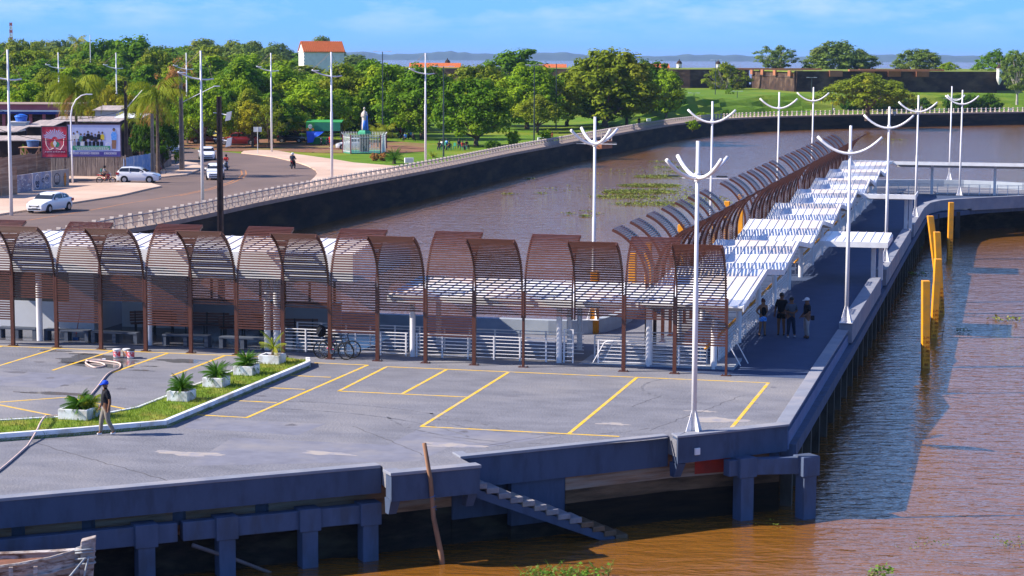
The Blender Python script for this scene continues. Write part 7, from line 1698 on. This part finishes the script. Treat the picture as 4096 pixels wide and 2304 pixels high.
person(g(2118 * 1 + 90, 572), R(100), 1.6, 'dark clothed person leaning on the balustrade right of the clipped bushes', 'clred', 'clblack', simple=True, fingers=False)
person(g(2556, 508), R(200), 1.7, 'person with bicycle on the promenade at the bend', 'clblack', 'clnavy', simple=True, fingers=False)
q = g(3335, 455); person(q, R(180), 1.7, 'person in white shirt sitting at the far balustrade', 'clwhite', 'clnavy', simple=True, fingers=False, seat=.7)
q = g(3686, 453); person(q, R(30), 1.72, 'distant person in white walking behind the far balustrade', 'clwhite', 'clred', simple=True, fingers=False)
# ================================================================== planted island on the deck
isl = [(-30, -26.2), (-19.85, -18.65), (-17.84, -17.01), (-15.85, -15.2), (-15.63, -2.18), (-15.99, -1.23), (-17.3, -.6), (-17.95, -3.5), (-18.05, -8), (-18.1, -12.6), (-18.7, -14.1), (-21.3, -15.9), (-30, -22.6)]
e = pempty('planting_island', -17, -10, 0, 'grass strip with white painted kerb crossing the parking deck', 'planting strip')
loc = [(u + 17, v + 10) for u, v in isl]
mb = MB(); mb.prism(offs(loc, -.13)[:] if False else loc, .001, .10)
M['soil2'] = mat('dark_soil', (0.10, 0.045, 0.03), (0.07, 0.03, 0.02), 5, .95)
mb.build('soil_bed', M['grass'], e)
mb = MB(); band(mb, loc[0:6], .17, .002, .24, 1); mb.build('kerb', M['whitekerb'], e, bevel=.015)
mb = MB(); band(mb, loc[6:], .12, .002, .14, 1); mb.build('inner_kerb', M['whitekerb'], e, bevel=.01)
def pip(x, y, poly):
    c = False; n = len(poly); j = n - 1
    for i in range(n):
        if (poly[i][1] > y) != (poly[j][1] > y) and x < (poly[j][0] - poly[i][0]) * (y - poly[i][1]) / (poly[j][1] - poly[i][1]) + poly[i][0]: c = not c
        j = i
    return c
gm = MB(); rg = random.Random(4)
ins = offs(loc, -.14)
cnt = 0
while cnt < 15000:
    x, y = rg.uniform(-13, 1.6), rg.uniform(-13, 9)
    if y < -5 and x < -9 and rg.random() < .0: continue
    if not pip(x, y, loc): continue
    h = rg.uniform(.05, .13) * (1.3 if rg.random() < .1 else 1); a = rg.uniform(0, 6.28); w = .012; dx, dy = math.cos(a) * w, math.sin(a) * w; lx, ly = rg.uniform(-.05, .05), rg.uniform(-.05, .05)
    gm.add([(x - dx, y - dy, .09), (x + dx, y + dy, .09), (x + lx, y + ly, .10 + h)], [(0, 1, 2)]); cnt += 1
M['blade'] = mat('grass_blades', (0.22, 0.30, 0.03), (0.12, 0.20, 0.015), 2, .8, c3=(0.33, 0.30, 0.07), sc3=.9, tr=.3)
o = gm.build('grass', M['blade']); o.matrix_world = Matrix.Translation(P(-17, -10)) @ Matrix.Rotation(-PHI, 4, 'Z'); tag(o, 'short lawn grass growing in the white kerbed strip on the deck', 'grass', kind='stuff')
M['planter'] = mat('planter_white', (0.76, 0.78, 0.80), (0.64, 0.66, 0.69), 2.5, .8, .006, 12, c3=(0.45, 0.42, 0.38), sc3=2.2)
PL = [(-19.1, -14.75, .98, .80, 'R', 'white square planter with a shaggy fern-like plant, nearest the walking man'), (-17.25, -10.75, .72, .62, 'C', 'white square planter with sago palm, second from the walking man'), (-17.2, -7.75, .72, .62, 'C', 'white square planter with sago palm, middle one of five'),
      (-17.15, -4.95, .72, .62, 'C', 'white square planter with sago palm and a painted mark, fourth along the strip'), (-17.2, -2.15, .80, .62, 'Y', 'white square planter with a young upright palm at the canopy row')]
for i, (u, v, w, d, kd, lab) in enumerate(PL):
    w *= 1.05; h = .34
    e = pempty('planter', u, v, .1, lab, 'planter', 'white planters on the grass strip')
    mb = MB(); t = .09; W2, D2 = w / 2, d * .62
    mb.box(-W2, -D2, 0, W2, -D2 + t, h); mb.box(-W2, D2 - t, 0, W2, D2, h); mb.box(-W2, -D2 + t, 0, -W2 + t, D2 - t, h); mb.box(W2 - t, -D2 + t, 0, W2, D2 - t, h); mb.build('box', M['planter'], e, bevel=.015)
    mb = MB(); mb.box(-W2 + t, -D2 + t, .05, W2 - t, D2 - t, h - .07); mb.build('soil', M['soil2'], e)
    q = P(u, v, .1 + h - .08)
    if kd == 'C': palm(tuple(q), .12, .66, 46, 'dark green sago palm in the %s planter from the walking man' % ordw[i], 'plants in the white planters', 40 + i, droop=1.15, wl=.15, name='sago_palm', cat='sago palm', tr=.09, lm='cycad', dry=0)
    elif kd == 'R': 
        palm(tuple(q), .08, .72, 34, 'shaggy fern-like plant in the planter nearest the walking man', 'plants in the white planters', 44, droop=1.5, wl=.26, name='leafy_plant', cat='plant', tr=.07, lm='cycad', dry=0)
        palm(tuple(q + Vector((.35, .1, 0))), .08, .6, 26, 'second shaggy tuft in the planter nearest the walking man', 'plants in the white planters', 45, droop=1.5, wl=.24, name='leafy_plant', cat='plant', tr=.05, lm='palm', dry=0)
    else: palm(tuple(q), .3, .85, 11, 'young yellow green palm leaning up in the planter at the canopy row', 'plants in the white planters', 46, droop=1.0, wl=.22, name='young_palm', cat='palm', tr=.05, lm='palm', dry=0, lean=(.05, 0))
p = P(-18.1, -12.1, .0); 
# hose
M['hose'] = mat('dusty_pink_hose', (0.66, 0.50, 0.44), (0.56, 0.42, 0.37), 4, .7)
hp = [(-17.2, -25.2), (-17.73, -22.62), (-18.5, -19.7), (-19.15, -17.52), (-19.6, -16.3), (-19.98, -14.9), (-20.2, -13.2), (-20.62, -11.13), (-21.18, -9.23), (-22.08, -6.54), (-22.36, -5.46), (-22.45, -4.54), (-22.9, -3.5), (-23.43, -3.1), (-24.0, -3.0), (-24.35, -3.4), (-24.0, -4.0), (-23.4, -4.6), (-23.25, -4.1), (-23.7, -3.5), (-24.4, -3.2), (-24.5, -2.9), (-24.0, -2.75)]
def crsp(pts, n=5):
    out = []
    for i in range(len(pts) - 1):
        p0, p1, p2, p3 = [Vector(pts[min(max(i + k, 0), len(pts) - 1)]) for k in (-1, 0, 1, 2)]
        for j in range(n):
            t = j / n; out.append(.5 * ((2 * p1) + (p2 - p0) * t + (2 * p0 - 5 * p1 + 4 * p2 - p3) * t * t + (-p0 + 3 * p1 - 3 * p2 + p3) * t ** 3))
    out.append(Vector(pts[-1])); return out
def hz(q): return .30 if pip(q.x + 17, q.y + 10, loc) else .035
e = pempty('hose', 0, 0, 0, 'dusty pink hose snaking across the deck and over the planted strip', 'hose'); mb = MB(); hpts = crsp(hp); zs = [hz(q) for q in hpts]; zs = [sum(zs[max(0, i - 2):i + 3]) / len(zs[max(0, i - 2):i + 3]) for i in range(len(zs))]
mb.tube([(q.x, q.y, z + .012 * (k % 2) * 0) for k, (q, z) in enumerate(zip(hpts, zs))], .032, 8); mb.build('pipe', M['hose'], e, smooth=True)
mb = MB(); mb.tube([(hp[-1][0], hp[-1][1], .04), (hp[-1][0] + .12, hp[-1][1] + .05, .04)], .045, 8); mb.build('nozzle', M['whitemetal'], e)
# paint buckets
M['bktred'] = mat('bucket_label_red', (0.55, 0.05, 0.08), (0.75, 0.6, 0.6), 9, .4, lo=.5, hi=.58); M['bktor'] = mat('bucket_label_orange', (0.85, 0.35, 0.03), (0.8, 0.7, 0.65), 9, .4, lo=.5, hi=.58)
for du, dv, lidm, lb, lab in ((0, 0, 'clwhite', 'bktred', 'white lidded paint bucket with red label, left of three'), (.34, .16, 'clwhite', 'bktor', 'white lidded paint bucket with orange label, middle of three'), (.60, -.02, 'black', 'bktred', 'paint bucket with black lid and red label, right of three')):
    e = pempty('paint_bucket', -23.75 + du, -1.95 + dv, .01, lab, 'bucket', 'three paint buckets on the wet deck'); e.scale = (.86, .86, .86)
    mb = MB(); mb.lathe([(.145, 0), (.16, .04), (.168, .34), (.17, .36)], n=16); mb.build('pail', M['clwhite'], e, smooth=True)
    mb = MB(); mb.lathe([(.1625, .06), (.1695, .30)], n=16); mb.f = mb.f[2:]; mb.m = mb.m[2:]; mb.build('label', M[lb], e, smooth=True)
    mb = MB(); mb.lathe([(.185, .36), (.19, .375), (.185, .40), (.15, .405), (.01, .40)], n=16); mb.build('lid', M[lidm], e, smooth=True)
# broom
e = pempty('broom', -27.7, 2.6, 0, 'broom leaning against the column at the left of the terminal', 'broom'); mb = MB(); mb.tube([(.15, -.4, .1), (.3, -.1, 1.5)], .014, 6); mb.build('stick', M['redpaint'], e); mb = MB(); mb.box(.05, -.5, 0, .3, -.36, .12); mb.build('head', M['tankgrey'], e)

# ================================================================== stairs down to the river
e = pempty('stairs', -4.95, -17.95, -.62, 'worn concrete stairs descending along the pier wall into the river', 'stairs')
d = Vector((.78, .62, 0)); ns = 14; L = 5.5; H = 2.30
a0 = Vector((0, 0, 0)); nrm = Vector((d.y, -d.x, 0)) * -1.0
M['step'] = mat('worn_step', (0.27, 0.26, 0.28), (0.18, 0.175, 0.19), 3, .85, .03, 9, c3=(0.33, 0.28, 0.22), sc3=2); M['wetstep'] = mat('wet_step', (0.14, 0.09, 0.05), (0.07, 0.05, 0.03), 3, .5, .03, 9)
rs_ = random.Random(2)
mbs = {0: MB(), 1: MB()}
for k in range(ns):
    p = a0 + d * (L * k / ns) + Vector((0, 0, -H * k / ns)); t = L / ns; j = rs_.uniform(-.015, .015)
    A1, B1 = p, p + d * (t * 1.06); z1 = -H * (k + .25) / ns + j; w = nrm * .80
    vs = [A1, B1, B1 + w, A1 + w]; 
    mbs[0 if k < 9 else 1].add([(v.x, v.y, z1 - .17) for v in vs] + [(v.x, v.y, z1) for v in vs], [(0, 3, 2, 1), (4, 5, 6, 7), (0, 1, 5, 4), (1, 2, 6, 5), (2, 3, 7, 6), (3, 0, 4, 7)])
mbs[0].build('upper_steps', M['step'], e, bevel=.02); mbs[1].build('lower_steps', M['wetstep'], e, bevel=.02)
q0, q1 = a0 + nrm * .05, a0 + d * L + nrm * .05
mb = MB(); w = nrm * .66
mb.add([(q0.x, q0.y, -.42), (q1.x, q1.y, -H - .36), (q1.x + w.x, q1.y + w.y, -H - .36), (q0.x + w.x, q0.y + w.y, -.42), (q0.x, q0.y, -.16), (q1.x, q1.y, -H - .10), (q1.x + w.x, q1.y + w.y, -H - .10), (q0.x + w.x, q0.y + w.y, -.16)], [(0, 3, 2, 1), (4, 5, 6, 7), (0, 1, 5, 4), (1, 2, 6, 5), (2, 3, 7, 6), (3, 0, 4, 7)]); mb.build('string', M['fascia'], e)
# sticks
M['stick'] = mat('peeled_stick', (0.34, 0.18, 0.10), (0.20, 0.11, 0.07), 3, .8, stretch=(1, 1, .3)); M['greylog'] = mat('grey_log', (0.17, 0.14, 0.14), (0.10, 0.085, 0.085), 3, .85)
b = g(1781, 2253, WL); t = at(1697, 1773, b.y - .35); e = empty('mooring_stick', b - Vector((0, 0, .8)), 0, 'upright crooked wooden stick standing in the water before the stair landing', 'pole'); v = t - b + Vector((0, 0, .8))
mb = MB(); mb.tube([(0, 0, 0), v * .25 + Vector((.03, 0, 0)), v * .5 + Vector((-.04, 0, 0)), v * .75 + Vector((.03, 0, 0)), v], [.085, .08, .07, .065, .06], 8); mb.build('stick', M['stick'], e, smooth=True)
mb = MB(); mb.tube([v * .62 + Vector((.08 * math.cos(k), .08 * math.sin(k), .02 * k)) for k in range(9)], .015, 5); mb.tube([v * .55 + Vector((.08 * math.cos(k), .08 * math.sin(k), .02 * k)) for k in range(7)], .012, 5); mb.build('blue_cord', M['tankgrey'], e)
a = g(768, 2180, -1.75); b = g(1130, 2310, WL - .2); e = empty('floating_log', a, 0, 'long grey log slanting from the fender frame into the water', 'log'); v = b - a; mb = MB(); mb.tube([(0, 0, 0), v * .5 + Vector((0, 0, .03)), v], [.06, .055, .045], 8); mb.build('log', M['greylog'], e, smooth=True)
# boat bow at the lower left
M['hullold'] = mat('peeling_boat_paint', (0.36, 0.31, 0.28), (0.13, 0.075, 0.055), 2.2, .85, .03, 8, stretch=(1, 1, 3), c3=(0.50, 0.46, 0.44), sc3=2.0, lo=.45, hi=.6)
M['hullred'] = mat('boat_red_brown', (0.22, 0.10, 0.07), (0.14, 0.07, 0.05), 3, .85)
stem_t = g(325, 2172, -.62)
e = empty('wooden_boat', (stem_t.x, stem_t.y, -.62), R(8), 'old peeling white wooden boat bow moored at the lower left corner', 'boat')
mb = MB(); st_ = []
for k in range(9):
    x = -k * .75; hw = 1.05 * (1 - math.exp(-k * .42)); zt = -.20 - .30 * (1 - math.exp(-k * .5)); zb = -2.4
    st_.append([(x, -hw, zt), (x + .0, -hw * .95, zt - .35), (x, -hw * .75, zt - .9), (x + .15, -hw * .25, zb), (x + .15, hw * .25, zb), (x, hw * .75, zt - .9), (x, hw * .95, zt - .35), (x, hw, zt)])
for a_, b_ in zip(st_, st_[1:]):
    for j in range(7): mb.quad(a_[j], a_[j + 1], b_[j + 1], b_[j])
mb.build('hull', M['hullold'], e)
mb = MB()
for sgn in (0, 7):
    mb.tube([Vector(s_[sgn]) + Vector((0, 0, .03)) for s_ in st_], .05, 6); mb.tube([Vector(s_[1 if sgn == 0 else 6]) + Vector((0, -.03 if sgn == 0 else .03, 0)) for s_ in st_], .035, 6)
mb.build('gunwale', M['hullold'], e)
mb = MB()
for a_, b_ in zip(st_[1:], st_[2:]): mb.quad(tuple(Vector(a_[0]) - Vector((0, 0, .12))), tuple(Vector(b_[0]) - Vector((0, 0, .12))), tuple(Vector(b_[7]) - Vector((0, 0, .12))), tuple(Vector(a_[7]) - Vector((0, 0, .12))))
mb.build('deck', M['hullred'], e)
mb = MB(); mb.add([(-.12, -.13, -2.3), (.15, -.10, -2.3), (.15, .10, -2.3), (-.12, .13, -2.3), (.0, -.17, .08), (.38, -.12, .18), (.38, .12, .18), (.0, .17, .08)], [(0, 3, 2, 1), (4, 5, 6, 7), (0, 1, 5, 4), (1, 2, 6, 5), (2, 3, 7, 6), (3, 0, 4, 7)]); mb.build('stem_post', M['hullold'], e, bevel=.03)
M['rope'] = mat('grey_rope', (0.34, 0.36, 0.38), (0.26, 0.28, 0.30), 8, .9)
mb = MB()
for z in (-.15, -.22, -.38, -.52): mb.tube([(.08 + .26 * math.cos(t * .628), .24 * math.sin(t * .628), z + .03 * math.sin(t)) for t in range(10)], .028, 5, closed=True)
mb.tube([(.2, -.22, -.3), (.05, -.32, -.9), (.12, -.25, -1.6), (.0, -.3, -2.2)], .03, 6); mb.tube([(.1, -.25, -.35), (-.3, -.75, -.75), (-.7, -1.1, -1.1)], .03, 6); mb.build('mooring_rope', M['rope'], e, smooth=True)
mb = MB(); mb.lathe([(.10, 0), (.13, .05), (.13, .25), (.06, .33)], (-1.15, -.95, -1.0), 12); mb.build('orange_float', M['morange'], e)
mb = MB()
for k in range(3): mb.box(-1.1 - k * .6, -1.15, -.62, -1.0 - k * .6, -1.05, -.30)
mb.build('rib', M['hullold'], e)
# ================================================================== floating plants
M['hyac'] = mat('water_hyacinth', (0.16, 0.20, 0.03), (0.09, 0.13, 0.02), 2, .7, tr=.2, c3=(0.24, 0.24, 0.06), sc3=1)
def hyac(regions, label):
    rh = random.Random(sum(ord(c) for c in label)); mb = MB()
    for (x, y, a, b, n) in regions:
        c = g(x, y, WL)
        for i in range(n):
            t = rh.uniform(0, 6.28); r = math.sqrt(rh.random()); p = c + Vector((a * r * math.cos(t) + rh.gauss(0, .25), b * r * math.sin(t) + rh.gauss(0, .4), 0))
            s_ = rh.uniform(.08, .2) * (.38 if c.y < 100 else 1); az = rh.uniform(0, 6.28); tl = rh.uniform(.2, .9); d1 = Vector((math.cos(az), math.sin(az), 0)); d2 = Vector((-d1.y, d1.x, 0)) * s_ * .6; up_ = Vector((0, 0, rh.uniform(.02, .14)))
            mb.add([p + up_ - d2 * .5, p + up_ + d1 * s_ * .5 + d2 + Vector((0, 0, s_ * tl * .5)), p + up_ + d1 * s_ + Vector((0, 0, s_ * tl)), p + up_ + d1 * s_ * .5 - d2 + Vector((0, 0, s_ * tl * .5))], [(0, 1, 2, 3)])
    o = mb.build('water_hyacinth', M['hyac']); tag(o, label, 'water plants', kind='stuff')
hyac([(2640, 710, 3.2, 3.0, 1100), (2600, 745, 3.4, 2.4, 1800), (2560, 770, 4, 3, 1900), (2500, 790, 3.5, 2.5, 900), (2620, 820, 4.5, 2.2, 900), (2480, 775, 2, 1, 300), (2680, 672, 2.4, 1.5, 260), (2650, 650, 2, 1.5, 160), (2700, 690, 1.5, 1.5, 160)], 'large floating mat of water hyacinth in the basin left of the brown arches')
hyac([(2570, 690, 9, 8, 260), (2450, 760, 9, 9, 240), (2640, 800, 6, 6, 400), (2740, 800, 5, 10, 500), (2700, 760, 3, 6, 200)], 'loose floating leaves scattered round the hyacinth mat')
hyac([(2040, 779, .7, .5, 70), (2160, 776, .5, .4, 50), (2120, 718, .6, .5, 45), (2343, 868, .6, .35, 90), (2350, 848, .5, .3, 40), (2275, 858, .35, .2, 40), (2385, 860, .3, .3, 20), (3575, 560, 2.5, 2, 120)], 'small clumps of floating plants in the middle of the basin')
hyac([(3850, 1328, .3, .12, 26), (4030, 1283, .6, .15, 50), (4050, 2178, .5, .2, 90), (3690, 2180, .7, .15, 40), (3100, 2110, .5, .3, 30)], 'scattered floating leaves on the open water right of the pier')
hyac([(3665, 1100, .8, .5, 50), (3640, 1000, .5, .6, 40)], 'dark floating plants in the shade beside the pier piles')
# bank plants at the bottom edge
def reeds(x0, x1, y, n, label, seed, leafy=.5):
    rr_ = random.Random(seed); mb = MB()
    for i in range(n):
        p = g(x0 + (x1 - x0) * rr_.random(), y + rr_.uniform(0, 40), WL) ; p.z = WL
        if rr_.random() > leafy:
            h = rr_.uniform(.2, .55); lx, ly = rr_.uniform(-.35, .45), rr_.uniform(-.1, .1); w = .015
            mb.tube([p, p + Vector((lx * .3, ly, h * .6)), p + Vector((lx, ly * 2, h))], [.012, .009, .003], 4)
            for _ in range(3):
                t = rr_.random(); q = p + Vector((lx * t, ly * t, h * t)); d1 = Vector((rr_.uniform(-1, 1), rr_.uniform(-1, 1), .6)).normalized() * .16; d2 = d1.cross(Vector((0, 0, 1))).normalized() * .02; mb.add([q - d2, q + d2, q + d1], [(0, 1, 2)])
        else:
            for _ in range(8):
                q = p + Vector((rr_.uniform(-.15, .15), rr_.uniform(-.15, .15), rr_.uniform(.05, .35))); s_ = rr_.uniform(.05, .10); d1 = Vector((rr_.uniform(-1, 1), rr_.uniform(-1, 1), rr_.uniform(-.2, .8))).normalized() * s_; d2 = d1.cross(Vector((rr_.uniform(-.3, .3), .2, 1))).normalized() * s_ * .7
                mb.add([q, q + d1 * .6 + d2, q + d1 * 1.4, q + d1 * .6 - d2], [(0, 1, 2, 3)])
    o = mb.build('river_weeds', M['weed']); tag(o, label, 'weeds', kind='stuff')
M['weed'] = mat('weed_green', (0.15, 0.30, 0.03), (0.08, 0.17, 0.02), 2, .6, tr=.3, c3=(0.30, 0.28, 0.10), sc3=2)
reeds(2090, 2440, 2304, 90, 'green weeds with trailing stems poking up at the bottom edge of the photo', 3, .5)
reeds(3475, 3550, 2308, 22, 'small tuft of round leaves at the bottom edge right of the middle', 4, .9)
mb = MB(); b = g(3768, 1352, WL); mb.tube([(0, 0, 0), (.05, 0, .35), (.12, 0, .8)], [.02, .015, .006], 5); o = mb.build('dead_branch', M['darkconc']); o.location = b; tag(o, 'thin dead branch sticking out of the water beside the second gauge pile', 'branch')
# seawall steps landing
e = empty('river_steps', tuple(g(2388, 560)), R(62), 'white railed steps and brick landing interrupting the balustrade', 'steps'); mb = MB(); mb.box(-1.8, -1.6, -1.2, 1.8, .2, -.1); mb.build('landing', M['brick'], e)
mb = MB()
for x in (-1.7, -.6, .6, 1.7): mb.box(x - .07, -1.6, -.1, x + .07, -1.46, 1.0)
for z in (.25, .6, .95): mb.box(-1.75, -1.58, z - .05, 1.75, -1.5, z + .05)
mb.build('railing', M['balus'], e)

# ================================================================== air
e = MB(); e.box(-19000, -150, WL - 3, 19000, 19500, 62)
M['haze'] = bpy.data.materials.new('haze'); M['haze'].use_nodes = True; t = M['haze'].node_tree; t.nodes.clear()
pv = N(t, 'ShaderNodeVolumePrincipled'); pv.inputs['Color'].default_value = (0.38, 0.58, 0.95, 1); pv.inputs['Density'].default_value = 0.000065; pv.inputs['Anisotropy'].default_value = 0.0
om = N(t, 'ShaderNodeOutputMaterial'); t.links.new(pv.outputs[0], om.inputs['Volume'])
o = e.build('haze', M['haze']); o['kind'] = 'stuff'
o['label'] = 'thin bluish haze over the river and the far shore';
